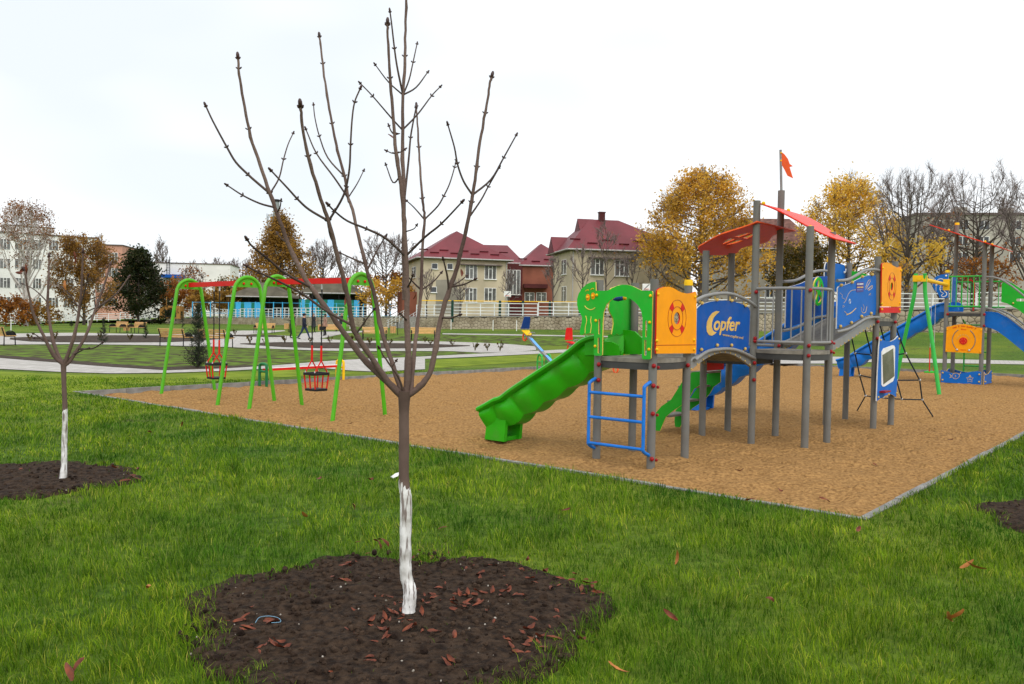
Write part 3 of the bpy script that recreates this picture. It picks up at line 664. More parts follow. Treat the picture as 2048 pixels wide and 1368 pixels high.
for x, y in [(710, 1020), (640, 965), (740, 968), (1715, 1070), (760, 1095), (770, 1090), (150, 1345), (140, 1355), (1545, 1210), (1500, 1005), (1340, 1245), (300, 868), (365, 855), (1130, 1030)]:
    put_leaf(G(x, y, .05), LEAF, 'single brown leaf caught in the green lawn', 'fallen leaves on the lawn', RND.uniform(.9, 1.3), .04, .9)
for x, y in [(1100, 900), (1480, 945), (1750, 930), (1560, 985), (700, 850), (520, 835), (215, 787), (222, 790), (230, 786), (1650, 1000), (1900, 880), (1180, 945)]:
    put_leaf(G(x, y, SAND_Z), LEAF, 'brown leaf lying on the sand of the playground', 'fallen leaves on the sand', RND.uniform(.8, 1.3), .02)
for x, y in [(296, 1185), (1935, 1145), (1950, 1150), (1895, 1255), (1910, 1253), (1235, 1362), (610, 1045)]:
    put_leaf(G(x, y, .05), LEAF2, 'orange leaf lying on top of the lawn grass', 'orange leaves on the lawn', RND.uniform(1.0, 1.5), .05, .7)
o = put_leaf(G(1356, 1140, .0), LEAF2, 'upright orange leaf standing in the grass below the ladder', None, 1.1, .09); o.rotation_euler = (.2, -1.45, .4)
for x, y, d in [(785, 272, 0), (790, 268, -.02), (692, 600, .1), (693, 615, .1), (925, 548, 0), (832, 590, .2)]:
    o = put_leaf(P(x, y, YT + d), LEAF, 'withered leaf still hanging among the branches of the foreground tree', 'withered leaves hanging on the foreground tree', .62, 0, 1.5)
for x, y in [(45, 540), (40, 545), (152, 513), (150, 517), (175, 513), (128, 570), (54, 538)]:
    o = put_leaf(P(x, y, YT2), LEAF2 if x == 128 else LEAF, 'dark red leaf still hanging on the tree at the left edge', 'red leaves hanging on the left tree', 1.1, 0, 1.5)
mb = MB(); pc = G(786, 962, 0)
mb.add([(0, 0, 0), (.05, .01, .02), (.07, .03, .06), (.02, .03, .045), (-.03, .02, .01)], [(0, 1, 2, 3), (0, 3, 4)])
mb.build('paper_scrap', MATS['white_paint'], label='small torn scrap of white paper on the lawn behind the tree', cat='paper').location = (pc.x, pc.y, .03)
mb = MB(); pc = G(535, 1245, .03)
mat('twine', (0.25, 0.5, 0.7), rough=0.5)
mb.tube(spline([(-.06, -.02, 0), (-.05, .02, .015), (0, .03, .02), (.05, .03, .01), (.07, .0, .0), (.03, -.03, .005)], 5), .0013, 5)
mb.build('twine', MATS['twine'], label='thin light blue loop of twine on the dark soil', cat='twine').location = (pc.x, pc.y, .035)
# ------------------------------------------------------------------ the large play structure
def local_frame(root):
    M = Matrix.Translation(root.location) @ Matrix.Rotation(root.rotation_euler.z, 4, 'Z'); return M.inverted()
def pix2loc(inv, px, py, axis, val):
    """where the sight line through a photo pixel meets the panel's own plane (local axis = val)"""
    o = inv @ V((0, 0, CAMH)); d = inv.to_3x3() @ ray(px, py); t = (val - o[axis]) / d[axis]
    return o + d * t
XA, YA, ZA = V((1, 0, 0)), V((0, 1, 0)), V((0, 0, 1))
def bolts(mbx, pts, r=.02, n=V((0, 0, 1))):
    for p in pts: mbx.ball(p, r, 8, 5)
ps1 = thing('play_structure', 'large climbing frame with grey posts, green slide, arched bridges and red winged roof', 'playground', G(1297, 932, SAND_Z), ANG)
INV1 = local_frame(ps1)
def zz(off, sc):                                             # zoom window of the study picture -> photo pixel
    return lambda q: (off[0] + q[0] * sc, off[1] + q[1] * sc)
def outline(inv, pts, zf, axis, val):
    out = []
    for q in pts:
        p = pix2loc(inv, *zf(q), axis, val); out.append((p.y, p.z) if axis == 0 else (p.x, p.z))
    return out
def panel(parent, name, outl, axis, val, m, edge, t=.02, holes=(), label=None):
    mb = MB()
    if axis == 0: mb.prism(outl, t, (val, 0, 0), YA, ZA, holes, 0, 1)
    else: mb.prism(outl, t, (0, val, 0), XA, ZA, holes, 0, 1)
    return mb.build(name, [MATS[m], MATS[edge]], parent, 30, label=label)
def flat(parent, name, outl, axis, val, m, t=.006, holes=()):
    return panel(parent, name, outl, axis, val, m, m, t, holes)
def line(parent, name, pts2, axis, val, m, r=.005):
    mb = MB(); mb.tube([(val, a, b) if axis == 0 else (a, val, b) for a, b in pts2], r, 5); return mb.build(name, MATS[m], parent)
def post(parent, x, y, h, r=.052, capm=None, label=None):
    mb = MB(); mb.tube([(x, y, -.12), (x, y, h)], r, 16); o = mb.build('post', MATS['post_grey'], parent, 40)
    mb = MB()
    if capm: mb.tube([(x, y, h - .005), (x, y, h + .05), (x, y, h + .07)], [r * 1.08, r * 1.08, r * .9], 16); mb.build('cap', MATS[capm], o)
    return o
R0, R1, R2_ = -.77, .03, .83; S10, S11 = 0, .85; S20, S21 = 2.87, 3.75; S30, S31 = 5.95, 6.95
HP = dict(a=(R0, S10, 2.28, None), b=(R1, S10, 2.28, None), c=(R0, S11, 2.28, None), d=(R1, S11, 2.24, 'yellow'), p1=(R0, S20, 2.86, None), p2=(R0, S21, 2.88, None), e=(R1, S20, 3.56, None), h=(R1, S21, 3.82, None),
          f=(R2_, S20, 3.14, None), g=(R2_, S21, 3.14, None), g2=(R1, S30, 2.86, 'yellow'), t1=(R1, S31, 2.9, None), t2=(R2_, S30, 2.92, None), t3=(R2_, S31, 2.9, None))
for k, (x, y, h, c) in HP.items(): post(ps1, x, y, h, capm=c)
Z1, Z2L, Z2R, Z3 = 1.31, 1.28, 1.38, 1.88
def deck(parent, outl, z, t=.05):
    mb = MB(); mb.prism(outl, t, (0, 0, z - t / 2), XA, YA); d = mb.build('deck', [MATS['deck']], parent, 30)
    c = (sum(p[0] for p in outl) / len(outl), sum(p[1] for p in outl) / len(outl))
    sk = [((p[0] - c[0]) * .985 + c[0], (p[1] - c[1]) * .985 + c[1]) for p in outl]
    mb = MB(); mb.prism(sk, .085, (0, 0, z - t - .044), XA, YA); mb.build('deck_frame', MATS['deck_edge'], d, 30); return d
def bulged(x0, y0, x1, y1, b=.1, sides='NESW'):
    o = []; n = 8
    for i in range(n): u = i / n; o.append((x0 + (x1 - x0) * u, y0 - (b * math.sin(math.pi * u) if 'S' in sides else 0)))
    for i in range(n): u = i / n; o.append((x1 + (b * math.sin(math.pi * u) if 'E' in sides else 0), y0 + (y1 - y0) * u))
    for i in range(n): u = i / n; o.append((x1 - (x1 - x0) * u, y1 + (b * math.sin(math.pi * u) if 'N' in sides else 0)))
    for i in range(n): u = i / n; o.append((x0 - (b * math.sin(math.pi * u) if 'W' in sides else 0), y1 - (y1 - y0) * u))
    return o
deck(ps1, bulged(R0, S10, R1, S11, .08, 'SE'), Z1); deck(ps1, bulged(R0, S20, R1 - .06, S21, .06, 'W'), Z2L)
deck(ps1, bulged(R1, S20, R2_, S21, .13, 'SE'), Z2R); deck(ps1, bulged(R1, S30, R2_, S31, .03, 'E'), Z3)
mb = MB()
for k, z in (('a', Z1 - .1), ('b', Z1 - .08), ('b', Z1 - .32), ('a', Z1 - .3), ('d', Z1 - .1), ('e', Z2R + .16), ('e', Z2R - .2), ('e', Z2R - .45), ('f', Z2R - .06), ('f', 2.24), ('f', 1.46), ('g', Z2R - .02), ('g', Z2R + .12), ('h', Z2R + .04), ('e', 2.22), ('e', 1.5), ('t2', Z3 - .06), ('t2', Z3 - .34), ('t3', Z3 - .06), ('a', .2), ('b', .1), ('b', .65)):
    x, y = HP[k][:2]; mb.ball((x + .045, y - .05, z), .028, 10, 7)
    if k in 'bg': mb.ball((x + .06, y + .03, z - .02), .02, 8, 6)
mb.build('bolt_cap', MATS['red_ball'], ps1)

# octopus arch on the front, its hood twin over the slide mouth
z7 = zz((1140, 550), .1316)
AV = S10 - .085
oc = [(395, 105), (330, 110), (260, 140), (190, 205), (140, 280), (115, 360), (115, 450), (130, 530), (165, 590), (190, 640), (185, 720), (165, 800), (155, 880), (165, 905), (195, 912), (215, 895), (235, 885), (255, 897), (280, 890), (300, 880), (325, 890), (372, 892),
      (368, 1210), (385, 1226), (480, 1226), (495, 1210), (498, 1000), (505, 700), (520, 560), (560, 450), (620, 385), (700, 335), (800, 325), (900, 350), (980, 400), (1040, 460), (1085, 540), (1108, 650), (1105, 900), (1098, 1240), (1105, 1270), (1125, 1280), (1215, 1282), (1235, 1265), (1250, 900), (1262, 260), (1250, 243), (1100, 238),
      (1030, 205), (960, 170), (880, 150), (800, 148), (720, 165), (650, 200), (580, 235), (520, 240), (400, 238)]
def slot(x0, y0, x1, y1): return roundrect(x0, y0, x1, y1, 12, 3)
octo = panel(ps1, 'panel', outline(INV1, oc, z7, 1, AV), 1, AV, 'green_panel', 'yellow_core', .02, [outline(INV1, slot(*s), z7, 1, AV) for s in ((438, 668, 468, 902), (428, 950, 460, 1190), (1150, 690, 1178, 945), (1135, 985, 1170, 1225))], label='green octopus arch panel with smiling face')
for c in ((272, 340), (350, 318)):
    e = outline(INV1, [(c[0] + 30 * math.cos(a), c[1] + 52 * math.sin(a)) for a in np.linspace(0, 6.283, 18)[:-1]], z7, 1, AV - .012); flat(octo, 'eye', e, 1, AV - .012, 'orange_panel')
    p = pix2loc(INV1, *z7((c[0] - 8, c[1] + 2)), 1, AV - .02); mb = MB(); mb.ball(p, .018, 8, 6); mb.build('pupil', MATS['yellow'], octo)
    line(octo, 'brow', outline(INV1, spline([(c[0] - 35, c[1] - 95), (c[0] - 10, c[1] - 112), (c[0] + 15, c[1] - 108)], 4), z7, 1, AV - .01), 1, AV - .01, 'yellow', .005)
line(octo, 'smile', outline(INV1, spline([(225, 470), (255, 505), (310, 528), (360, 515), (382, 492)], 4), z7, 1, AV - .01), 1, AV - .01, 'yellow_core', .006)
line(octo, 'groove', outline(INV1, spline([(240, 620), (255, 690), (235, 790), (230, 885)], 4), z7, 1, AV - .009), 1, AV - .009, 'yellow_core', .006)
line(octo, 'groove', outline(INV1, spline([(322, 630), (315, 700), (325, 770), (310, 882)], 4), z7, 1, AV - .009), 1, AV - .009, 'yellow_core', .006)
mb = MB()
for q in ((405, 305), (1222, 315), (392, 693), (1210, 720), (382, 1082), (1200, 1130)): mb.ball(pix2loc(INV1, *z7(q), 1, AV - .016), .019, 8, 6)
mb.build('bolt_cap', MATS['yellow'], octo)
HV = R0 - .08
hd = [(590, 430), (578, 500), (600, 570), (645, 650), (655, 740), (640, 830), (628, 900), (650, 915), (700, 890), (740, 910), (790, 895), (840, 905), (890, 885), (930, 908), (980, 900), (1018, 870), (1003, 820), (1035, 770), (1010, 690), (1000, 600), (1005, 530), (1035, 455), (1060, 330), (1000, 200), (900, 150), (760, 150), (620, 200), (560, 300)]
hood = panel(ps1, 'panel', outline(INV1, hd, z7, 0, HV), 0, HV, 'green_panel', 'yellow_core', .02, label='green jellyfish hood panel over the slide mouth')
mb = MB(); mb.ball(pix2loc(INV1, *z7((975, 655)), 0, HV + .02), .019, 8, 6); mb.build('bolt_cap', MATS['yellow'], hood)
mb = MB(); p = pix2loc(INV1, *z7((800, 350)), 1, S10 + .1); q = pix2loc(INV1, *z7((660, 372)), 1, S10 + .1)
mb.tube([q, q.lerp(p, .5), p], [.012, .035, .03], 10); mb.ball(p + V((.03, 0, 0)), .028, 8, 6, mi=1); mb.build('spyglass', [MATS['blue_panel'], MATS['yellow']], ps1)

# life-ring panels
def ring_panel(zf, outl, seam, cen, top, hole_fr, axis, val, lower_m, inv, parent, lab, wob=0):
    o = outline(inv, outl, zf, axis, val); c = outline(inv, [cen], zf, axis, val)[0]; rt = outline(inv, [top], zf, axis, val)[0]; R = abs(rt[1] - c[1])
    circ = lambda r, n=28: [(c[0] + r * math.cos(a), c[1] + r * math.sin(a)) for a in np.linspace(0, 2 * math.pi, n + 1)[:-1]]
    pn = panel(parent, 'panel', o, axis, val, 'orange_panel', 'red', .02, [circ(R * hole_fr)], label=lab)
    sg = 1 if axis == 0 else -1; v2 = val + sg * .012
    for a, b in ((1.0, .985), (.64, .62)): flat(pn, 'ring_line', circ(R * a, 40), axis, v2, 'red_ball', .004, [circ(R * b, 40)])
    for k in range(4):
        a0 = math.pi / 4 + k * math.pi / 2; w = .22
        seg = [(c[0] + R * .98 * math.cos(a0 + s * w), c[1] + R * .98 * math.sin(a0 + s * w)) for s in (-1, -.3, .3, 1)] + [(c[0] + R * .66 * math.cos(a0 + s * w), c[1] + R * .66 * math.sin(a0 + s * w)) for s in (1, .3, -.3, -1)]
        flat(pn, 'ring_band', seg, axis, v2, 'red', .004)
    return pn, c, R
z6 = zz((1280, 540), 240 / 1492.)
OV = R1 + .085
pn, c1, RR1 = ring_panel(z6, [(205, 255), (235, 230), (290, 210), (350, 207), (400, 220), (450, 250), (510, 280), (580, 293), (640, 285), (685, 268), (695, 290), (690, 1020), (682, 1035), (195, 1040), (190, 1020), (198, 640)], None, (452, 600), (452, 370), .33, 0, OV, None, INV1, ps1, 'orange panel with red and yellow life ring beside the ladder')
line(pn, 'seam', outline(INV1, [(196, 936), (692, 930)], z6, 0, OV + .01), 0, OV + .01, 'red_ball', .004)
mb = MB()
for q in ((228, 300), (686, 335), (212, 878), (672, 870), (210, 988), (672, 985)): mb.ball(pix2loc(INV1, *z6(q), 0, OV + .016), .019, 8, 6)
mb.build('bolt_cap', MATS['yellow'], pn)

# arched bridge with the blue name panel
CV = R1
mbx = [(700, 480), (720, 455), (760, 425), (860, 395), (960, 382), (1050, 378), (1150, 390), (1250, 420), (1320, 450), (1350, 480), (1362, 520), (1340, 1015), (1280, 995), (1140, 968), (1050, 962), (960, 970), (850, 1000), (760, 1040), (690, 1050)]
cp = panel(ps1, 'panel', outline(INV1, mbx, z6, 0, CV), 0, CV, 'blue_panel', 'white_line', .02, label='blue bridge panel with yellow lettering')
zc = zz((1380, 600), 130 / 1617.)
flat(cp, 'lettering', outline(INV1, [(735, 285), (650, 275), (560, 320), (480, 420), (425, 540), (408, 670), (420, 790), (470, 870), (540, 888), (610, 850), (660, 800), (600, 790), (560, 740), (540, 660), (545, 560), (580, 450), (640, 370), (700, 320)], zc, 0, CV + .012), 0, CV + .012, 'gold_print', .005)
def fit_text(txt, p0, p1, h, zf, inv, axis, val, m, parent, shear=0., bold=0.):
    a = pix2loc(inv, *zf(p0), axis, val); b = pix2loc(inv, *zf(p1), axis, val); U = (b - a); L = U.length
    o = text_part(txt, 1.0, (0, 0, 0), XA, YA, MATS[m], parent, shear=shear, bold=bold)
    w = max(v.co.x for v in o.data.vertices); x0 = min(v.co.x for v in o.data.vertices)
    Un = U.normalized(); W = V((0, 0, 1)); W = (W - Un * W.dot(Un)).normalized(); N = Un.cross(W)
    M = Matrix((Un * (L / (w - x0)), W * h, N)).transposed().to_4x4(); M.translation = a - Un * (x0 * L / (w - x0)); o.data.transform(M); return o
fit_text('opfer', (588, 745), (1240, 765), .27, zc, INV1, 0, CV + .0115, 'gold_print', cp, .25, .02)
fit_text('www.copfer.md', (808, 890), (1318, 975), .055, zc, INV1, 0, CV + .0115, 'gold_print', cp)
def rail(parent, pts, r=.024, m='pipe_grey', n=10, name='rail'):
    mb = MB(); mb.tube(pts, r, n); return mb.build(name, MATS[m], parent)
def rail_px(parent, q, zf, axis, val, r=.024, shift=0.0, m='pipe_grey'):
    o = spline(outline(INV1, q, zf, axis, val), 4); rail(parent, [(val + shift, a, b) if axis == 0 else (a, val + shift, b) for a, b in o], r, m); return o
up = [(640, 400), (700, 360), (780, 325), (900, 300), (1010, 290), (1130, 305), (1250, 350), (1350, 405), (1415, 455)]
lo = [(655, 1118), (760, 1040), (850, 1000), (960, 985), (1050, 980), (1150, 990), (1250, 1025), (1340, 1070), (1402, 1100)]
for q in (up, lo):
    o = rail_px(ps1, q, z6, 0, R1, .024, .035); rail(ps1, [(R0, a, b) for a, b in o])
mb = MB()
for q in ((772, 412), (960, 370), (1145, 380), (1315, 443), (765, 990), (962, 935), (1140, 935), (1308, 980)):
    p = pix2loc(INV1, *z6(q), 0, R1 + .03); mb.ball(p, .024, 8, 6); mb.tube([p - V((.03, 0, 0)), p - V((.03, 0, .06 if q[1] > 900 else -.06))], .012, 6)
mb.build('bolt_cap', MATS['brass'], cp)
def bridge(s0, s1, r0, r1, zf, n, name):
    """planks along a curved deck, side beams and a row of brass bolts; zf(u) is the deck height"""
    for i in range(n):
        u = (i + .5) / n; s = s0 + (s1 - s0) * u; sl = (zf(u + .02) - zf(u - .02)) / (.04 * (s1 - s0)); L = (s1 - s0) / n * .9
        mb = MB(); mb.box((0, 0, 0), (r1 - r0 - .02, L * math.hypot(1, sl), .035)); o = mb.build('plank', MATS['plank'], ps1, 30)
        o.location = ((r0 + r1) / 2, s, zf(u)); o.rotation_euler = (math.atan(sl), 0, 0)
    for r in (r0, r1):
        mb = MB(); bb = MB()
        us = np.linspace(0, 1, 25)
        for k in range(24):
            a, b = us[k], us[k + 1]; ya, yb = s0 + (s1 - s0) * a, s0 + (s1 - s0) * b
            za, zb = zf(a), zf(b); w = .02
            mb.add([(r - w, ya, za + .03), (r + w, ya, za + .03), (r + w, yb, zb + .03), (r - w, yb, zb + .03), (r - w, ya, za - .09), (r + w, ya, za - .09), (r + w, yb, zb - .09), (r - w, yb, zb - .09)],
                   [(0, 1, 2, 3), (7, 6, 5, 4), (1, 5, 6, 2), (0, 3, 7, 4)])
            if k % 2: bb.ball((r + .022, ya, za - .075), .014, 6, 4)
        sb = mb.build('side_beam', MATS['pipe_grey'], ps1, 40); bb.build('bolt', MATS['brass'], sb)
bridge(S11 + .04, S20 - .04, R0 + .05, R1 - .02, lambda u: 1.2 + .235 * math.sin(math.pi * u), 20, 'arch')
z3 = zz((1640, 500), .1316)
zs = lambda u: 1.45 + .4 * (u * u * (3 - 2 * u)) + .02 * math.sin(math.pi * 2 * u)
bridge(S21 + .04, S30 - .04, R1 + .05, R2_ - .02, zs, 21, 'wave')
up2 = [(225, 467), (330, 462), (420, 440), (520, 385), (620, 325), (720, 300), (810, 300), (893, 318)]; lo2 = [(215, 1244), (330, 1220), (440, 1180), (550, 1110), (650, 1050), (750, 1025), (872, 1022)]
for q in (up2, lo2):
    o = rail_px(ps1, q, z3, 0, R2_, .024, .035); rail(ps1, [(R1, a, b) for a, b in o])
wv = outline(INV1, [(262, 580), (275, 558), (300, 547), (360, 535), (460, 500), (560, 450), (640, 410), (720, 388), (830, 382), (842, 420), (845, 900), (832, 985), (760, 985), (660, 1010), (560, 1070), (460, 1120), (360, 1165), (280, 1190), (245, 1200)], z3, 0, R2_)
wp = panel(ps1, 'panel', wv, 0, R2_, 'blue_panel2', 'white_line', .02, label='blue wave panel with engraved sea creatures beside the second bridge')
panel(ps1, 'panel', wv, 0, R1, 'blue_panel', 'white_line', .02, label='blue wave panel on the far side of the second bridge')
def dl(q, r=.004): line(wp, 'engraving', outline(INV1, spline(q, 3), z3, 0, R2_ + .009), 0, R2_ + .009, 'gold_print', r)
dl([(360, 805), (390, 770), (420, 690), (470, 620), (545, 605)]); dl([(370, 930), (420, 975), (480, 950), (545, 885)], .006); dl([(400, 990), (450, 965), (500, 930), (535, 895)], .006); dl([(300, 650), (340, 690), (330, 720), (380, 750)], .004)
dl([(690, 570), (735, 465), (765, 470), (715, 560), (690, 600)], .005); dl([(720, 600), (790, 540), (785, 580), (735, 615)], .006); dl([(740, 690), (765, 660), (770, 690)]); dl([(625, 870), (640, 950), (690, 945), (710, 860)], .005); dl([(655, 830), (670, 870), (655, 925)]); dl([(350, 880), (345, 840), (375, 860)])
line(wp, 'engraving', outline(INV1, [(452 + 12 * math.cos(a), 780 + 32 * math.sin(a)) for a in np.linspace(0, 6.283, 12)], z3, 0, R2_ + .009), 0, R2_ + .009, 'white_line', .006)
stk = flat(wp, 'sticker', outline(INV1, [(555, 492), (664, 488), (660, 632), (552, 640)], z3, 0, R2_ + .013), 0, R2_ + .013, 'purple_sticker', .004)
for x0, x1, y0, y1, m in ((563, 600, 512, 527, 'white_line'), (603, 657, 509, 526, 'white_line'), (562, 606, 560, 575, 'gold_print'), (610, 656, 558, 574, 'gold_print'), (564, 645, 603, 609, 'blue_light')):
    flat(stk, 'print_line', outline(INV1, [(x0, y0), (x1, y0 - 2), (x1, y1 - 2), (x0, y1)], z3, 0, R2_ + .016), 0, R2_ + .016, m, .002)
mb = MB()
for q in ((325, 535), (492, 490), (645, 405), (798, 375), (312, 1160), (478, 1105), (632, 1008), (778, 962)):
    p = pix2loc(INV1, *z3(q), 0, R2_ + .03); mb.ball(p, .026, 8, 6)
mb.build('bolt_cap', MATS['brass'], wp)
# third tower: life-ring panel, red board, mirror board
OV3 = R2_ + .08
pn3, c3, _ = ring_panel(z3, [(935, 215), (960, 195), (1010, 190), (1060, 205), (1110, 240), (1160, 265), (1200, 262), (1225, 250), (1230, 290), (1220, 862), (925, 862)], None, (1083, 555), (1083, 343), .3, 0, OV3, None, INV1, ps1, 'orange life ring panel on the third tower')
flat(pn3, 'board', outline(INV1, [(918, 868), (1219, 868), (1215, 955), (912, 955)], z3, 0, OV3), 0, OV3, 'red', .02)
mb = MB()
for q in ((958, 275), (1230, 310), (940, 815), (1215, 810), (942, 902), (1212, 905)): mb.ball(pix2loc(INV1, *z3(q), 0, OV3 + .016), .02, 8, 6)
mb.build('bolt_cap', MATS['yellow'], pn3)
z4 = zz((1640, 640), .1754)
mp_ = panel(ps1, 'panel', outline(INV1, [(680, 190), (720, 230), (760, 245), (800, 245), (850, 220), (885, 180), (897, 200), (880, 600), (862, 880), (830, 855), (790, 840), (740, 862), (700, 880), (640, 925), (652, 600), (668, 300)], z4, 0, OV3), 0, OV3, 'blue_panel2', 'white_line', .02, label='blue board with a mirror sheet under the third tower')
flat(mp_, 'mirror_frame', outline(INV1, [(722, 325), (825, 287), (845, 292), (856, 315), (850, 650), (832, 698), (735, 758), (715, 760), (700, 738), (700, 365)], z4, 0, OV3 + .013), 0, OV3 + .013, 'white_paint', .005)
flat(mp_, 'mirror', outline(INV1, [(712, 400), (835, 322), (848, 640), (722, 735)], z4, 0, OV3 + .018), 0, OV3 + .018, 'mirror_sheet', .005)
p = pix2loc(INV1, *z4((735, 815)), 0, OV3 + .05); mb = MB(); mb.box(p, (.12, .3, .03)); mb.build('tray', MATS['red_ball'], mp_)
mb = MB()
for q in ((692, 228), (900, 215), (665, 880), (875, 835), (782, 850)): mb.ball(pix2loc(INV1, *z4(q), 0, OV3 + .016), .02, 8, 6)
mb.build('bolt_cap', MATS['brass'], mp_)
# hood panel over the blue slide, green back panel, ship's wheel
flat_o = roundrect(S30 - .05, 2.05, S31 + .02, 2.86, .12, 4)
hp = panel(ps1, 'panel', flat_o, 0, R1 - .08, 'blue_panel2', 'white_line', .02, [roundrect(S30 + .2, 2.1, S31 - .2, 2.35, .08, 3)], label='rounded blue hood panel over the blue slide')
mb = MB(); [mb.ball((R1 - .06, y, z), .022, 8, 6) for y in (S30 + .06, S31 - .08) for z in (2.72, 2.2)]; mb.build('bolt_cap', MATS['white_line'], hp)
panel(ps1, 'panel', [(R1, 2.1), (R2_ - .03, 2.1)] + [(R1 + (R2_ - .03 - R1) * u, 2.75 - .1 * math.cos(u * math.pi) * -1 - .1) for u in np.linspace(1, 0, 12)], 1, S31, 'green_panel', 'yellow_core', .02)
wc = pix2loc(INV1, 1636, 583, 0, R1 + .1)
mb = MB()
outer = [(wc.y + .24 * math.cos(a), wc.z + .24 * math.sin(a)) for a in np.linspace(0, 6.283, 25)[:-1]]
hol = []
for k in range(4):
    a0 = k * math.pi / 2 + .4
    hol.append([(wc.y + .19 * math.cos(a0 + w), wc.z + .19 * math.sin(a0 + w)) for w in (-.5, -.2, .2, .5)] + [(wc.y + .07 * math.cos(a0 + w), wc.z + .07 * math.sin(a0 + w)) for w in (.4, -.4)])
panel(ps1, 'wheel', outer, 0, R1 + .1, 'green_panel', 'yellow_core', .025, hol)
# barred railings of the second tower
def railing(parent, path, z0, z1, nb, m='pipe_grey', r=.022, rb=.011):
    path = [V(p + (0,)) for p in path]; L = np.cumsum([0] + [(b - a).length for a, b in zip(path[:-1], path[1:])])
    at = lambda u: V([float(np.interp(u * L[-1], L, [p[i] for p in path])) for i in range(3)])
    for z in (z0, z1): rail(parent, [p + V((0, 0, z)) for p in path], r, m)
    for i in range(nb):
        p = at((i + .7) / (nb + .4)); mb = MB(); mb.tube([p + V((0, 0, z0)), p + V((0, 0, z1))], rb, 6); mb.build('bar', MATS[m], parent)
def bow(p, q, b, n=8):
    p, q = V(p + (0,)), V(q + (0,)); d = q - p; nrm = V((d.y, -d.x, 0)).normalized()
    return [tuple((p + d * (i / n) + nrm * b * math.sin(math.pi * i / n)))[:2] for i in range(n + 1)]
railing(ps1, bow((R1, S20), (R2_, S20), .12), 1.5, 2.27, 6); railing(ps1, bow((R2_, S20), (R2_, S21), .12), 1.5, 2.27, 5); railing(ps1, [(R1, S21), (R0, S21)], 1.42, 2.12, 6)
# ladder on the front of the first tower
mb = MB(); zl = zz((940, 540), .2923); LV = S10 - .16
for xs, bend in ((R0, -.0), (R1, 0)):
    rail(ps1, spline([(xs, S10 - .05, 1.03), (xs - .01, LV, .98), (xs - .01, LV - .01, .9), (xs - .01, LV - .01, .3), (xs - .01, LV, .2), (xs, S10 - .05, .14)], 5), .022, 'blue_pipe', 10, 'ladder_rail')
for z in (.86, .55, .22): rail(ps1, [(R0, LV - .01, z), (R1, LV - .01, z)], .02, 'blue_pipe', 10, 'rung')

# wave slides: a trough swept down its own curve, with bulged cheeks
def slide(parent, inv_name, prof, yc, m, sgn=-1, half=.27, wall=.26, foot_u=.93, lab=None):
    """prof: (distance, height) of the bed; runs along sgn * local x"""
    pf = spline(prof, 14); n = len(pf); mb = MB(); vs = []; k = 0
    L = np.cumsum([0] + [math.dist(a, b) for a, b in zip(pf[:-1], pf[1:])])
    secs = []
    for i, (d, z) in enumerate(pf):
        a = pf[max(i - 1, 0)]; b = pf[min(i + 1, n - 1)]; t = V((b[0] - a[0], 0, b[1] - a[1])).normalized(); nn = V((-t.z, 0, t.x))
        if nn.z < 0: nn = -nn
        ph = L[i] / .43; bul = .03 * math.sin(math.pi * (ph % 1)); und = .05 * abs(math.sin(math.pi * ph)); u = L[i] / L[-1]; hw = half * (1 + .12 * max(0, (u - .85) / .15)); wl = wall * (1 - .35 * max(0, (u - .86) / .14))
        g = (ph % 1); bul = .055 * math.sin(math.pi * g) ** 1.5 - .02 * (1 - min(1, min(g, 1 - g) / .1)); b2 = .05 * math.sin(math.pi * g) ** 2
        half_p = [(hw - .03, wl - .03), (hw - .005, wl), (hw + .04, wl + .005), (hw + .065, wl - .015), (hw + .065, wl - .045), (hw + .03, wl - .065), (hw - .025, wl - .075), (hw - .03 + bul * .5, wl * .62), (hw - .035 + bul, wl * .36), (hw - .055 + bul, wl * .1), (hw - .085 + bul * .6, -.06), (hw - .13, -.12 - und)]
        prof2 = [(-w, h) for w, h in half_p] + half_p[::-1] + [(hw - .07, .03), (hw - .13, 0), (-hw + .13, 0), (-hw + .07, .03)]
        sec = [V((sgn * d, yc + w, z)) + V((nn.x * sgn, 0, nn.z)) * h for w, h in prof2]; secs.append(sec)
    c = len(secs[0])
    for sec in secs: mb.v += [tuple(p) for p in sec]
    for i in range(n - 1):
        for j in range(c):
            j2 = (j + 1) % c; f = (i * c + j, i * c + j2, (i + 1) * c + j2, (i + 1) * c + j)
            mb.f.append(f if sgn < 0 else f[::-1]); mb.m.append(0)
    mb.f.append(tuple(range(c))); mb.m.append(0); mb.f.append(tuple((n - 1) * c + j for j in range(c))[::-1]); mb.m.append(0)
    o = mb.build('slide', MATS[m], parent, 50, label=lab)
    ex, ez = pf[int(n * foot_u)]; mb = MB()
    ft = [(-.2, -.05), (.2, -.05), (.2, .05), (-.2, .05)]
    for s in (-1, 1):
        mb.prism([(-.2, 0), (-.16, ez - .02), (.2, ez + .02), (.17, 0)], .06, (sgn * (ex - .12), yc + s * .17, 0), XA, ZA)
    mb.box((sgn * (ex - .1), yc, .03), (.3, .3, .06)); mb.build('foot', MATS[m], o, 30)
    # mouth cheeks: the trough walls carried up and inwards past the posts
    x0, zt = pf[0]
    for s in (-1, 1):
        mb = MB(); k = 1.0 if s > 0 else .55
        mb.prism([(sgn * (x0 - .24), zt), (sgn * (x0 - .25), zt + .1 * k), (sgn * (x0 - .22), zt + .22 * k), (sgn * (x0 - .12), zt + .3 * k), (sgn * (x0 + .06), zt + .32 * k), (sgn * (x0 + .3), zt + .24), (sgn * (x0 + .3), zt - .02)], .035, (0, yc + s * (half - .0), 0), XA, ZA); mb.build('cheek', MATS[m], o, 30)
    return o
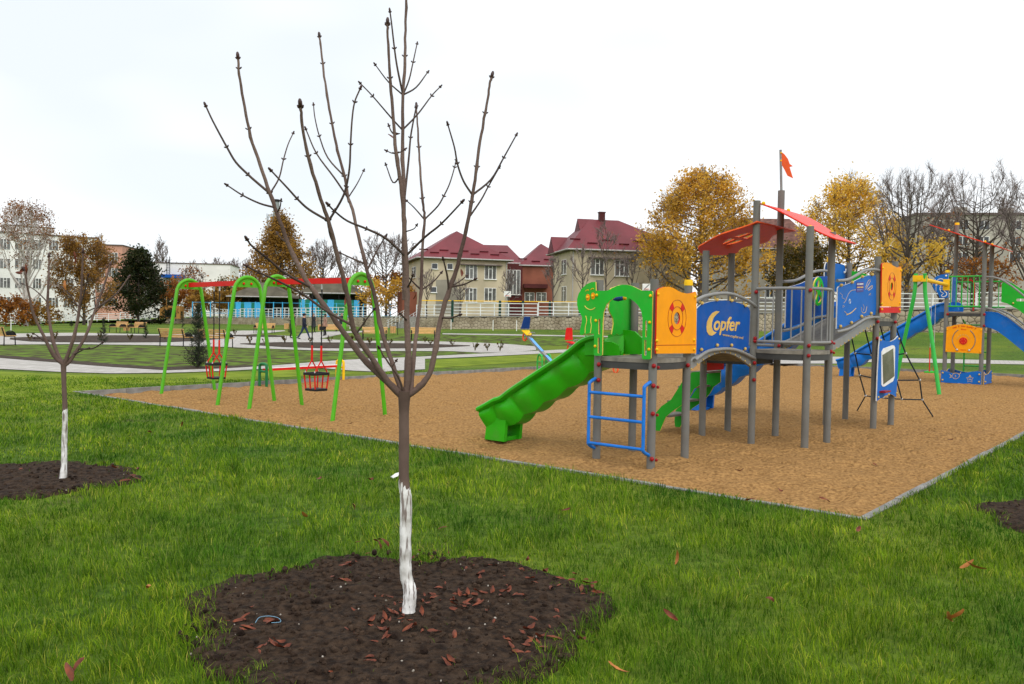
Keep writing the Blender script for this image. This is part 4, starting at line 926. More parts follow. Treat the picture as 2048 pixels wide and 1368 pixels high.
slide(ps1, None, [(.78, Z1 + .02), (1.0, Z1 - .02), (1.3, Z1 - .22), (2.15, .6), (2.42, .43), (2.66, .36), (2.9, .31)], (S10 + S11) / 2, 'green_slide', lab='green wave slide')
slide(ps1, None, [(.0, Z3), (.3, Z3 - .05), (.65, Z3 - .3), (1.9, .78), (2.3, .52), (2.6, .42), (2.85, .38)], (S30 + S31) / 2, 'blue_slide', lab='blue wave slide behind the bridges')
# stairs with green stringers on the second tower
yc = (S20 + S21) / 2; z5_ = zz((1280, 540), .2924)
st_ = outline(INV1, [(105, 1035), (100, 1000), (108, 935), (150, 893), (215, 855), (270, 780), (310, 725), (360, 695), (420, 690), (420, 765), (370, 795), (345, 835), (300, 880), (230, 920), (180, 955), (158, 1000), (140, 1038)], z5_, 1, S20 + .1)
zlow = min(p[1] for p in st_); st_ = [(p[0], p[1] - (zlow - .0) * max(0, 1 - (p[1] - zlow) / .9)) for p in st_]
for s in (0, .66):
    mb = MB(); mb.prism(st_, .02, (0, S20 + .1 + s, 0), XA, ZA, (), 0, 1); mb.build('stringer', [MATS['green_deep'], MATS['yellow_core']], ps1, 30)
xe = min(p[0] for p in st_)
for i in range(4):
    u = (i + .6) / 4.2; mb = MB(); mb.box((R0 - .08 + (xe + .12 - R0) * u, S20 + .43, 1.12 - 1.02 * u), (.24, .64, .03)); mb.build('step', MATS['deck'], ps1, 30)
mb = MB(); mb.box((R0 - .04, yc, Z2L - .2), (.03, .62, .14)); mb.build('riser', MATS['red'], ps1, 30)
# climbing net on the third tower
ropes = [[(R1, S31, Z3 - .05), (.0, 7.5, 1.22), (-.05, 7.95, .78), (-.02, 8.25, .36), (-.34, 8.74, -.02)], [(.3, S31, Z3 - .05), (.3, 7.5, 1.2), (.3, 8.0, .72), (.3, 8.3, .34)], [(.58, S31, Z3 - .05), (.6, 7.5, 1.2), (.62, 8.0, .72), (.64, 8.3, .34)],
         [(R2_, S31, Z3 - .05), (.9, 7.5, 1.25), (1.0, 8.1, .74), (.98, 8.4, .35), (1.02, 9.06, -.02)]]
for q in ropes: rail(ps1, q, .013, 'rope', 6, 'rope')
for j in (1, 2, 3): rail(ps1, spline([ropes[k][j] for k in range(4)], 4), .012, 'rope', 6, 'rope')
mb = MB()
for q in ropes:
    for p in q[1:4]: mb.ball(p, .026, 6, 5)
mb.build('rope_clamp', MATS['clamp'], ps1)
# winged roof
def wing(parent, us, vf, zf, m, name='roof', holes=None, nu=54, nv=54, lab=None, rim=1):
    A = np.zeros((nu, nv, 3))
    for i in range(nu):
        u = us[0] + (us[1] - us[0]) * i / (nu - 1); v0, v1 = vf(i / (nu - 1))
        for j in range(nv): A[i, j] = (u, v0 + (v1 - v0) * j / (nv - 1), zf(u))
    me = grid_mesh(name, A[..., 0], A[..., 1], A[..., 2], MATS[m])
    if holes:
        bm = bmesh.new(); bm.from_mesh(me); dele = [f for f in bm.faces if any(h(f.calc_center_median()) for h in holes)]; bmesh.ops.delete(bm, geom=dele, context='FACES'); bm.to_mesh(me); bm.free()
    o = link(name, me, parent, label=lab); sd = o.modifiers.new('thick', 'SOLIDIFY'); sd.thickness = .022; sd.offset = 0; me.materials.append(MATS['orange_flag']); sd.material_offset_rim = rim
    return o
NE = S20 - .14
prof_l = sorted([tuple(pix2loc(INV1, px, py, 1, NE))[::2] for px, py in ((1372, 503), (1400, 489), (1440, 471), (1480, 455), (1512, 443), (1545, 434), (1570, 431))])
lz = lambda r: float(np.interp(r, [p[0] for p in prof_l], [p[1] for p in prof_l]))
print('roof profile', [(round(a_, 2), round(b_, 2)) for a_, b_ in prof_l])
RL0 = prof_l[0][0]
def lv(u):
    tip = (1 - min(1, u * 5)) ** 2
    return (NE + .55 * tip + .05 * math.sin(u * 9), S21 + .34 + .14 * math.sin(u * 13 + .6) - .75 * tip)
hc = ((R0 + R1) / 2 - .08, (S20 + S21) / 2)
def inhole(c):
    dx, dy = c.x - hc[0], c.y - hc[1]; d = math.hypot(dx, dy)
    return d < .24 and abs(dx) > .035 and abs(dy) > .035
wing(ps1, (RL0, R1 + .06), lv, lz, 'red_roof', holes=[inhole], lab='red left roof wing with round cut-out')
rz_ = lambda r: 3.53 - .5 * (r - R1) + .03 * math.sin((r - R1) * 5)
wing(ps1, (R1 - .03, 1.12), lambda u: (S20 + .05 - .12 * math.sin(u * 5), S21 + .3 + .12 * math.sin(u * 4 + 1)), rz_, 'red_roof', rim=0, lab='red right roof wing')
mb = MB()
for (x, y) in ((R1 + .12, S21), (R2_, S20), (R2_, S21), (R1 + .1, S20)): mb.ball((x, y, rz_(x) + .02), .03, 8, 5)
mb.build('bolt_cap', MATS['yellow'], ps1)
rail(ps1, [(R1, S21, 3.8), (R1 - .03, S21, 4.45)], .02, 'pipe_grey', 10, 'flagpole')
fl = panel(ps1, 'flag', [(x, z) for x, z in [(0, 4.43), (.06, 4.38), (.12, 4.3), (.15, 4.22), (.2, 4.18), (.15, 4.17), (.18, 4.08), (.21, 3.99), (.12, 4.04), (.07, 4.14), (.03, 4.21), (0, 4.22)]], 1, S21, 'orange_flag', 'orange_flag', .012)
# thin packing strip so that the flag hangs on its pole
mb = MB(); [mb.ball((.015, S21 - .012, z), .016, 8, 5) for z in (4.4, 4.28)]; mb.build('bolt_cap', MATS['yellow'], fl)
# ------------------------------------------------------------------ second play structure with its swing
ps2 = thing('play_structure', 'smaller climbing tower with green rails, blue slide and orange game board at the right edge', 'playground', G(1961, 770, SAND_Z), ANG)
INV2 = local_frame(ps2)
W4 = 1.02
post(ps2, -1, 0, 3.4, .062, 'yellow'); post(ps2, 0, 0, 4.26, .062); post(ps2, 0, W4, 4.26, .062); post(ps2, -1, W4, 4.95, .062, 'yellow')
Z4 = 2.2
deck(ps2, bulged(-1, 0, 0, W4, .02, 'S'), Z4)
wing(ps2, (-1.5, .5), lambda u: (-.2 + .1 * math.sin(u * 5), W4 + .3 - .1 * math.cos(u * 4)), lambda r: 4.27 - .4 * r, 'red_roof', rim=0, lab='red roof wing of the smaller tower')
mb = MB(); [mb.ball((x, y, 4.27 - .4 * x + .03), .035, 8, 5) for x in (0, -1) for y in (0, W4)]; mb.build('bolt_cap', MATS['yellow'], ps2)
def grail(path, z0, z1, nb): railing(ps2, path, z0, z1, nb, 'green_pipe2', .024, .013)
grail([(-1, -.02), (0, -.02)], 2.36, 3.27, 6); grail([(-1, W4), (.4, W4)], 2.36, 3.15, 5)
rail(ps2, spline([(-.45, W4 - .08, 2.25), (-.44, W4 - .08, 3.0), (-.5, W4 - .08, 3.17), (-.62, W4 - .08, 3.2)], 4), .024, 'red', 8, 'grab_bar')
mb = MB(); [mb.ball((x + .05, -.05, z), .04, 8, 6) for x in (-1, 0) for z in (Z4 - .08, )]; mb.ball((.05, -.05, Z4 - .42), .04, 8, 6); mb.build('bolt_cap', MATS['red_ball'], ps2)
# seahorse panel over the slide mouth
zs5 = zz((1840, 380), 208 / 1094.)
sh = panel(ps2, 'panel', outline(INV2, [(300, 880), (220, 890), (170, 910), (140, 950), (135, 1000), (150, 1050), (185, 1080), (205, 1130), (260, 1140), (300, 1130)], zs5, 1, -.08), 1, -.08, 'blue_panel2', 'white_line', .02, label='blue panel with white seahorse')
def sdl(q, r=.012): line(sh, 'engraving', outline(INV2, spline(q, 3), zs5, 1, -.092), 1, -.092, 'white_line', r)
sdl([(175, 960), (195, 940), (225, 935), (255, 950), (265, 985), (250, 1020), (255, 1060), (280, 1085), (275, 1110), (245, 1125), (225, 1110), (240, 1095)]); sdl([(185, 965), (205, 975), (220, 1000), (210, 1035), (220, 1070), (250, 1090)], .01)
for y in (990, 1010, 1030, 1050): sdl([(205, y), (230, y - 8), (262, y)], .008)
sdl([(160, 965), (150, 950), (165, 940)], .012)
mb = MB(); [mb.ball(pix2loc(INV2, *zs5(q), 1, -.1), .03, 8, 6) for q in ((275, 902), (172, 1000))]; mb.build('bolt_cap', MATS['white_line'], sh)
panel(ps2, 'panel', roundrect(.15, 2.5, .8, 3.3, .1), 0, -.9, 'blue_panel2', 'white_line', .02)
slide(ps2, None, [(.95, Z4), (1.25, Z4 - .06), (1.6, Z4 - .3), (3.35, .8), (3.75, .52), (4.05, .42), (4.35, .38)], .55, 'blue_slide', lab='long blue wave slide of the smaller tower', half=.3, wall=.3)
# orange game board with its writing
zg = zz((1880, 640), 110 / 1075.)
gb = panel(ps2, 'panel', outline(INV2, [(130, 135), (200, 125), (280, 100), (380, 82), (480, 80), (580, 95), (660, 125), (720, 145), (828, 152), (805, 655), (105, 620), (118, 400)], zg, 1, -.09), 1, -.09, 'orange_panel', 'orange_panel', .02, label='orange game board with red lettering')
GV = -.102
def garc(c, rx, ry, a0, a1): return [(c[0] + rx * math.cos(math.radians(a)), c[1] + ry * math.sin(math.radians(a))) for a in np.linspace(a0, a1, 16)]
line(gb, 'groove', outline(INV2, spline([(358, 192), (300, 240), (255, 320), (240, 400), (262, 480), (300, 545), (333, 580)], 3), zg, 1, GV), 1, GV, 'deck', .012)
line(gb, 'groove', outline(INV2, spline([(590, 205), (650, 270), (685, 350), (688, 420), (665, 500), (620, 560), (575, 590)], 3), zg, 1, GV), 1, GV, 'deck', .012)
cw = outline(INV2, [(455, 410)], zg, 1, GV)[0]
flat(gb, 'wheel', [(cw[0] + .11 * math.cos(a), cw[1] + .11 * math.sin(a)) for a in np.linspace(0, 6.283, 25)[:-1]], 1, GV - .006, 'red', .02)
mb = MB(); [mb.ball((cw[0] + .065 * math.cos(a), GV - .018, cw[1] + .065 * math.sin(a)), .016, 6, 4) for a in np.linspace(0, 6.283, 7)[:-1]]; mb.build('knob', MATS['orange_flag'], gb)
mb = MB(); [mb.ball(pix2loc(INV2, *zg(q), 1, GV - .02), .035, 8, 6) for q in ((333, 582), (570, 592))]; mb.build('ball', MATS['clamp'], gb)
mb = MB(); [mb.ball(pix2loc(INV2, *zg(q), 1, GV - .01), .022, 8, 5) for q in ((140, 185), (805, 200), (120, 590), (785, 620))]; mb.build('bolt_cap', MATS['yellow'], gb)
for t, a, b, h in (('CINE', (248, 172), (330, 152), .07), ('E', (358, 138), (385, 136), .07), ('MAI', (412, 136), (490, 140), .07), ('RAPID', (520, 148), (648, 170), .07), ('?', (672, 178), (702, 188), .07), ('Finis', (415, 195), (512, 200), .06), ('start', (395, 590), (500, 598), .06)):
    fit_text(t, a, b, h, zg, INV2, 1, GV - .001, 'red', gb)
for k, a_ in enumerate(list(range(200, 252, 9)) + [264, 274] + list(range(290, 342, 9))):                 # small worn print round the wheel
    c_, s_ = math.cos(math.radians(a_)), math.sin(math.radians(a_)); line(gb, 'print_mark', outline(INV2, [(455 + 112 * c_, 410 + 112 * s_), (455 + 138 * c_, 410 + 138 * s_)], zg, 1, GV), 1, GV, 'brass', .006)
# blue box boards at the foot
def low_board(axis, val, a0, a1, lab):
    n = 16; top = [(a0 + (a1 - a0) * i / n, .36 + .05 * math.cos(2 * math.pi * i / n * 1.0 + .6)) for i in range(n + 1)]
    return panel(ps2, 'panel', [(a1, .02), (a0, .02)] + top, axis, val, 'blue_panel2', 'gold_print', .02, label=lab)
lb = low_board(1, -.09, -1.07, .03, 'low blue board with engraved fish and star'); low_board(0, .09, -.02, W4 + .05, 'low blue side board'); low_board(1, W4 + .08, -1.05, .05, None); low_board(0, -1.08, 0, W4, None)
def ldl(q, r=.007): line(lb, 'engraving', outline(INV2, spline(q, 3), zg, 1, -.1), 1, -.1, 'gold_print', r)
ldl([(185, 1060), (215, 1095), (190, 1130), (240, 1110), (270, 1145), (330, 1145), (375, 1105), (365, 1055), (310, 1035), (260, 1050), (235, 1095), (185, 1060)]); ldl([(290, 1070), (310, 1100), (290, 1120)]); ldl([(360, 1060), (405, 1040), (400, 1020)])
sr = [(585 + (70 if k % 2 == 0 else 36) * math.sin(k * math.pi / 5), 1152 - (75 if k % 2 == 0 else 40) * math.cos(k * math.pi / 5)) for k in range(11)]
line(lb, 'engraving', outline(INV2, sr, zg, 1, -.1), 1, -.1, 'gold_print', .007); ldl([(565, 1150), (585, 1165), (605, 1150)]); ldl([(560, 1130), (580, 1110), (605, 1130)])
mb = MB(); [mb.ball((x, -.115, z), .028, 8, 5) for x in (-1.02, -.02) for z in (.1, .32)]; [mb.ball((.115, y, z), .028, 8, 5) for y in (.05, 1.0) for z in (.1, .32)]; mb.build('bolt_cap', MATS['brass'], ps2)
# green ladder behind
for x in (-.1, -.75): rail(ps2, spline([(x, W4 + .05, 1.95), (x, W4 + .3, 1.85), (x, W4 + .32, 1.7), (x, W4 + .32, -.02)], 4), .025, 'green_pipe2', 8, 'ladder_rail')
for z in (.5, .95, 1.4, 1.8): rail(ps2, [(-.75, W4 + .32, z), (-.1, W4 + .32, z)], .022, 'green_pipe2', 8, 'rung')
# steep stair on the right with blue stringers, green wave panels and grey rails
for s, lab in ((.08, 'blue stair side'), (W4 - .08, None)):
    mb = MB(); mb.prism([(.04, Z4 + .02), (.22, Z4 - .0), (.5, Z4 - .16), (2.75, .12), (2.8, -.03), (2.3, -.03), (.62, 1.45), (.4, 1.62), (.2, 1.72), (.04, 1.75)], .025, (0, s, 0), XA, ZA); mb.build('stringer', MATS['blue_panel2'], ps2, 30, label=lab)
for i in range(8):
    mb = MB(); mb.box((.28 + .3 * i, W4 / 2, Z4 - .25 - .255 * i), (.25, W4 - .2, .03)); mb.build('step', MATS['deck_edge'], ps2, 30)
gp = [(.3, Z4 + .32), (.3, Z4 + .88), (.36, Z4 + .95), (.6, Z4 + .88), (1.0, Z4 + .58), (2.6, Z4 - .95), (2.6, Z4 - 1.6), (1.2, Z4 - .3), (.75, Z4 + .1), (.45, Z4 + .28)]
gpn = panel(ps2, 'panel', gp, 1, W4 - .02, 'green_panel', 'yellow_core', .02, [roundrect(.7, Z4 + .34, 1.05, Z4 + .42, .03), roundrect(1.2, Z4 - .12, 1.5, Z4 - .05, .03)], label='green stair panel with wave slots')
for s in (.04, W4 + .02):
    rail(ps2, spline([(.05, s, Z4 + 1.05), (.3, s, Z4 + 1.02), (.6, s, Z4 + .86), (1.1, s, Z4 + .42), (2.3, s, Z4 - .8)], 5), .028); rail(ps2, spline([(.05, s, Z4 + .12), (.3, s, Z4 + .06), (.6, s, Z4 - .1), (1.1, s, Z4 - .52), (2.3, s, Z4 - 1.6)], 5), .028)
mb = MB(); [mb.ball((x, W4 - .05, z), .032, 8, 5) for x, z in ((.6, Z4 + .95), (1.0, Z4 + .55), (1.5, Z4 + .05), (.62, Z4 + .28), (1.05, Z4 - .08), (1.5, Z4 - .45))]; mb.build('bolt_cap', MATS['brass'], gpn)
# swing arm: green bowed legs and yellow beam tied to the tower
ax, ay, az = -.5, -5.0, 3.02
for fx, fy, off in ((.13, -5.33, .12), (-1.15, -4.76, -.12)):
    rail(ps2, spline([(ax + off, ay - .05 * (1 if off > 0 else -1), az + .08), (ax + off * 1.15, ay, az - .5), (ax + off * 1.6 + (fx - ax - off) * .28, ay + (fy - ay) * .4, az - 1.5), (fx, fy, -.1)], 6), .05, 'green_pipe2', 12, 'swing_leg')
mb = MB(); mb.tube([(ax, ay - .1, az - .05), (-1, -.05, az)], .055, 12); mb.box((ax, ay, az - .05), (.32, .16, .16)); mb.box((-1, -.08, az), (.18, .06, .34)); mb.build('swing_beam', MATS['yellow'], ps2)
sx_, sy_ = -.72, -2.7
for k, dy in enumerate((-.22, .22)):
    rail(ps2, [(sx_, sy_ + dy, az - .06), (sx_, sy_ + dy, 1.15)], .007, 'clamp', 5, 'swing_chain'); rail(ps2, [(sx_, sy_ + dy, 1.15), (sx_, sy_ + dy, .46)], .014, 'red', 6, 'swing_chain')
mb = MB(); mb.prism(roundrect(-.13, -.3, .13, .3, .06), .035, (sx_, sy_, .46), XA, YA); mb.build('swing_seat', MATS['green_panel'], ps2, 30)

# ------------------------------------------------------------------ the two cradle swings
def cradle_swing(label, A, B, fr, h=2.5):
    mid = A; d = B - A; L = d.length; root = thing('cradle_swing', label, 'swing', (A.x, A.y, SAND_Z), math.atan2(d.y, d.x), 'cradle swings on the sand')
    for x in (0, L):
        pts = [(x, -.62, -.1), (x, -.3, h - .42)] + [(x, -.27 * math.cos(t), h - .28 + .28 * math.sin(t)) for t in np.linspace(.3, math.pi - .3, 9)] + [(x, .3, h - .42), (x, .62, -.1)]
        mb = MB(); mb.tube(spline(pts, 3), .037, 12); fr_ = mb.build('leg_arch', MATS['green_pipe'], root)
        mb = MB(); mb.prism([(-.24, h - .2), (.24, h - .2), (.2, h - .08), (0, h - .02), (-.2, h - .08)], .012, (x, 0, 0), YA, ZA); mb.build('gusset', MATS['green_pipe'], fr_, 30)
        mb = MB(); [mb.ball((x + sx * .02, y, h - .13), .025, 8, 5) for y in (-.09, .07) for sx in (-1, 1)]; mb.build('bolt_cap', MATS['red'], fr_)
    mb = MB(); mb.box((L / 2, 0, h - .11), (L - .06, .06, .1)); mb.build('crossbeam', MATS['red'], root, 30)
    xc = L * fr; zt = .74
    for dx in (-.13, .13):
        mb = MB(); mb.tube([(xc + dx, 0, h - .15), (xc + dx, 0, h - .26)], .016, 6); mb.build('hanger', MATS['clamp'], root)
        mb = MB(); z = h - .26; k = 0
        while z > 1.2:
            mb.tube([(xc + dx + (.004 if k % 2 else 0), 0, z), (xc + dx, 0, z - .05)], .011 if k % 2 else .014, 5); z -= .048; k += 1
        mb.build('chain', MATS['black'], root)
        mb = MB(); mb.tube([(xc + dx, 0, 1.22), (xc + dx, 0, .93)], .02, 8)
        for s in (-1, 1): mb.tube([(xc + dx, 0, .95), (xc + dx, s * .14, zt)], .013, 6)
        mb.build('strap', MATS['red'], root)
        mb = MB(); [mb.tube([(xc + dx, s * .14, zt + .02), (xc + dx, s * .15, zt - .03)], .013, 6) for s in (-1, 1)]; mb.build('shackle', MATS['clamp'], root)
    seat = link('seat', None, root)
    ring = roundrect(xc - .19, -.19, xc + .19, .19, .08, 4)
    mb = MB(); mb.prism(ring, .045, (0, 0, zt - .03), XA, YA, [roundrect(xc - .14, -.14, xc + .14, .14, .06, 4)]); mb.build('seat_ring', MATS['black'], seat, 40)
    mb = MB(); mb.prism(roundrect(xc - .17, -.15, xc + .17, .15, .06, 4), .04, (0, 0, .42), XA, YA); mb.build('seat_base', MATS['black'], seat, 40)
    for sx in (-1, 0, 1):
        for sy in (-1, 1):
            mb = MB(); mb.tube([(xc + sx * .15, sy * .16, zt - .03), (xc + sx * .13, sy * .13, .42)], .014, 6); mb.build('seat_bar', MATS['red'], seat)
    return root
gm = lambda a, b: (G(*a, SAND_Z) + G(*b, SAND_Z)) / 2
cradle_swing('green arched cradle swing with red beam, farther left one', gm((330, 790), (422, 782)), gm((443, 811), (541, 802)), .5)
cradle_swing('green arched cradle swing with red beam, nearer one behind the foreground tree', gm((501, 820), (601, 810)), gm((665, 842), (770, 830)), .5)
# balance beam
bl, br_ = G(526, 772, SAND_Z), G(680, 761, SAND_Z); d = br_ - bl
bb = thing('balance_beam', 'low red balance beam between a green and a yellow hoop beside the kerb', 'balance beam', bl, math.atan2(d.y, d.x))
for x, m in ((0, 'green_dark'), (d.length, 'yellow')):
    mb = MB(); mb.tube(spline([(x, -.13, -.1), (x, -.13, .45), (x, -.1, .53), (x, 0, .55), (x, .1, .53), (x, .13, .45), (x, .13, -.1)], 3), .035, 10); mb.build('hoop', MATS[m], bb)
    mb = MB(); mb.tube([(x, -.13, .36), (x, .13, .36)], .03, 8); mb.build('crossbar', MATS[m], bb)
mb = MB(); mb.box((d.length / 2, 0, .4), (d.length - .06, .1, .06)); bm_ = mb.build('beam', MATS['red'], bb, 30)
mb = MB(); mb.box((d.length / 2, 0, .434), (d.length - .1, .096, .008)); mb.build('tread', MATS['white_paint'], bm_, 30)
# seesaws
def seesaw(label, piv, ang, tilt, seat_m, back_m, L=1.5):
    root = thing('seesaw', label, 'seesaw', piv, ang, 'seesaws behind the green slide')
    for y in (-.17, .17):
        mb = MB(); mb.tube(spline([(-.16, y, -.1), (-.16, y, .35), (-.1, y, .52), (0, y, .57), (.1, y, .52), (.16, y, .35), (.16, y, -.1)], 3), .03, 10); mb.build('hoop', MATS['green_pipe2'], root)
        mb = MB(); mb.tube([(-.16, y, .32), (.16, y, .32)], .02, 8); mb.build('crossbar', MATS['green_pipe2'], root)
    mb = MB(); mb.tube([(0, -.17, .52), (0, .17, .52)], .028, 8); mb.build('axle', MATS['green_pipe2'], root)
    Rt = Matrix.Rotation(-tilt, 3, 'Y'); T = lambda x, y, z: Rt @ V((x, y, z)) + V((0, 0, .56))
    mb = MB(); mb.box(T(0, 0, 0), (2 * L, .1, .08), Rt); be = mb.build('beam', MATS['pipe_grey'], root, 30)
    for s in (-1, 1):
        mb = MB(); mb.box(T(s * .62, 0, .045), (.95, .11, .012), Rt); mb.build('top_strip', MATS['blue_light'], be, 30)
        mb = MB(); mb.prism([(-.17, -.15), (.17, -.11), (.17, .11), (-.17, .15)] if s > 0 else [(.17, -.15), (.17, .15), (-.17, .11), (-.17, -.11)], .03, T(s * (L - .12), 0, .09), Rt @ XA * (-1 if s > 0 else -1) * (1 if s > 0 else 1), YA * -1); mb.build('seat', MATS[seat_m], root, 30)
        mb = MB(); mb.prism([(-.17, 0), (.17, 0), (.13, .4), (.1, .44), (-.1, .44), (-.13, .4)], .025, T(s * (L + .1), 0, .14), YA, Rt @ (ZA + XA * s * .15)); mb.build('backrest', MATS[back_m], root, 30)
        mb = MB(); mb.tube([T(s * (L - .42), y, z) for y, z in ((-.13, .2), (-.1, .26), (0, .28), (.1, .26), (.13, .2))], .014, 6); mb.tube([T(s * (L - .42), 0, .0), T(s * (L - .42), 0, .28)], .014, 6); mb.build('handle', MATS['pipe_grey'], root)
        mb = MB(); mb.tube([T(s * (L - .02) + .13 * math.cos(t), 0, -.13 + .13 * math.sin(t)) for t in np.linspace(0, 6.283, 13)], .03, 6); mb.build('bumper', MATS['orange_flag'], root)
piv = G(1088, 742, SAND_Z); he = P(1047, 664, piv.y + 1.3); a = math.atan2(he.y - piv.y, he.x - piv.x)
seesaw('seesaw with yellow seat and blue backrest raised at its left end', piv, a, .47, 'yellow', 'blue_seat')
p2_ = P(1131, 690, piv.y + 2.0); seesaw('seesaw with a red backrest half hidden by the green slide', V((p2_.x + .85, p2_.y - 1.25, SAND_Z)), a, .2, 'red', 'red')
# ------------------------------------------------------------------ terrace, retaining wall, fence, steps
pxs = np.concatenate([np.linspace(-900, 300, 12), np.linspace(330, 2300, 60), [3000]])
zwv = np.interp(pxs, PXW, ZWL); tpv = np.interp(pxs, PXW, TOPZ)
mult = np.array([1.0, 1.05, 1.3, 1.8, 3, 6, 12])
TXa = ((pxs - 1024) / FPX * zwv)[:, None] * mult; TYa = zwv[:, None] * mult
TZa = np.repeat(tpv[:, None], len(mult), 1); TZa = np.where(mult[None, :] > 2.5, np.minimum(TZa, 1.2), TZa)
link('terrace', grid_mesh('terrace', TXa, TYa, TZa, MATS['grass_ground'], True), kind='structure')

mat('wall_stone', (0.28, 0.225, 0.155), rough=0.9, col2=(0.48, 0.405, 0.3), scale=0.9, detail=6, bump=0.5, bscale=18)
mat('wall_core', (0.1, 0.08, 0.06), rough=0.95, var=0.2, scale=2)
wall_px = np.linspace(330, 2300, 220); wp3 = [wallpt(p) for p in wall_px]
wl_len = np.cumsum([0] + [(b - a).length for a, b in zip(wp3[:-1], wp3[1:])]); WL = wl_len[-1]
def wall_at(s):
    px = float(np.interp(s, wl_len, wall_px)); p = wallpt(px); q = wallpt(px + 2); t = (q - p).normalized()
    return p, t, px
def wall_z(px): return float(np.interp(px, PXW, BAS)) - .35, float(np.interp(px, PXW, TOPZ)) + .03
sw = thing('stone_wall', 'long rubble stone retaining wall at the back of the park', 'wall')
mb = MB(); vs = []; fs = []
for px in wall_px:
    p = wallpt(px); b, t = wall_z(px); dirv = p.normalized()
    for off, z in ((0, b), (0, t), (.45, t), (.45, b)): vs.append(p + dirv * off + V((0, 0, z)))
for i in range(len(wall_px) - 1):
    for j in range(3): fs.append((i * 4 + j, i * 4 + j + 1, i * 4 + j + 5, i * 4 + j + 4))
mb.add(vs, [f[::-1] for f in fs]); mb.build('core', MATS['wall_core'], sw, None)
mb = MB(); vs = []; fs = []
for px in wall_px:
    p = wallpt(px); b, t = wall_z(px); dirv = p.normalized()
    for off, z in ((-.08, t), (-.08, t + .09), (.5, t + .09), (.5, t)): vs.append(p + dirv * off + V((0, 0, z)))
for i in range(len(wall_px) - 1):
    for j in range(4): fs.append((i * 4 + j, i * 4 + (j + 1) % 4, i * 4 + 4 + (j + 1) % 4, i * 4 + 4 + j))
mb.add(vs, fs); mb.build('coping', MATS['concrete'], sw, None)
def stones(s0, s1, cell, seed):
    """irregular stones: cells of a jittered lattice, shrunk a little for the joints"""
    rr = random.Random(seed); n = int((s1 - s0) / cell); m = 10; pts = {}
    for i in range(-1, n + 1):
        for j in range(-1, m + 1):
            pts[i, j] = (s0 + (i + .5 + rr.uniform(-.38, .38)) * cell, (j + .5 + rr.uniform(-.38, .38)) * cell * .8)
    out = []
    for (i, j), p in pts.items():
        if not (0 <= i < n): continue
        px = float(np.interp(p[0], wl_len, wall_px)); b, t = wall_z(px); hgt = t - b
        if p[1] < -.1 or p[1] > hgt + .05: continue
        poly = [(p[0] - cell, p[1] - cell), (p[0] + cell, p[1] - cell), (p[0] + cell, p[1] + cell), (p[0] - cell, p[1] + cell)]
        def clip(poly, a, c):           # keep a.x <= c
            o = []
            for k in range(len(poly)):
                u, v = poly[k], poly[(k + 1) % len(poly)]; du = a[0] * u[0] + a[1] * u[1] - c; dv = a[0] * v[0] + a[1] * v[1] - c
                if du <= 0: o.append(u)
                if du * dv < 0: f = du / (du - dv); o.append((u[0] + (v[0] - u[0]) * f, u[1] + (v[1] - u[1]) * f))
            return o
        for di in (-2, -1, 0, 1, 2):
            for dj in (-2, -1, 0, 1, 2):
                q = pts.get((i + di, j + dj))
                if (di or dj) and q: a = (q[0] - p[0], q[1] - p[1]); poly = clip(poly, a, a[0] * (p[0] + q[0]) / 2 + a[1] * (p[1] + q[1]) / 2)
        poly = clip(poly, (0, 1), hgt - .01); poly = clip(poly, (0, -1), 0)
        if len(poly) < 3: continue
        cx = sum(q[0] for q in poly) / len(poly); cy = sum(q[1] for q in poly) / len(poly)
        out.append([(cx + (q[0] - cx) * .93, cy + (q[1] - cy) * .92) for q in poly])
    return out
def stone_geo(mbx, poly, rr):
    c = sum(q[0] for q in poly) / len(poly); p, t, px = wall_at(c); b, _ = wall_z(px); nrm = V((t.y, -t.x, 0)); n = len(poly); d = rr.uniform(.02, .045)
    if nrm.y > 0: nrm = -nrm
    cy = sum(q[1] for q in poly) / n
    base = [p + t * (q[0] - c) + V((0, 0, b + q[1])) - nrm * .02 for q in poly]; f1 = [p + t * (q[0] - c) * .97 + V((0, 0, b + cy + (q[1] - cy) * .97)) + nrm * d * .7 for q in poly]; f2 = [p + t * (q[0] - c) * .8 + V((0, 0, b + cy + (q[1] - cy) * .8)) + nrm * d for q in poly]
    fs = [tuple(range(2 * n, 3 * n))]
    for k in range(n):
        k2 = (k + 1) % n; fs += [(k, k2, n + k2, n + k), (n + k, n + k2, 2 * n + k2, 2 * n + k)]
    mbx.add(base + f1 + f2, fs)
s_cut = float(np.interp(1660, wall_px, wl_len)); rr = random.Random(8)
near = stones(s_cut, WL, .5, 3)[:300]
for poly in near:
    mb = MB(); stone_geo(mb, poly, rr); mb.build('stone', MATS['wall_stone'], sw, 50)
mb = MB()
for poly in stones(0, s_cut, .36, 4): stone_geo(mb, poly, rr)
o = mb.build('stonework', MATS['wall_stone'], sw, 50); o['kind'] = 'stuff'

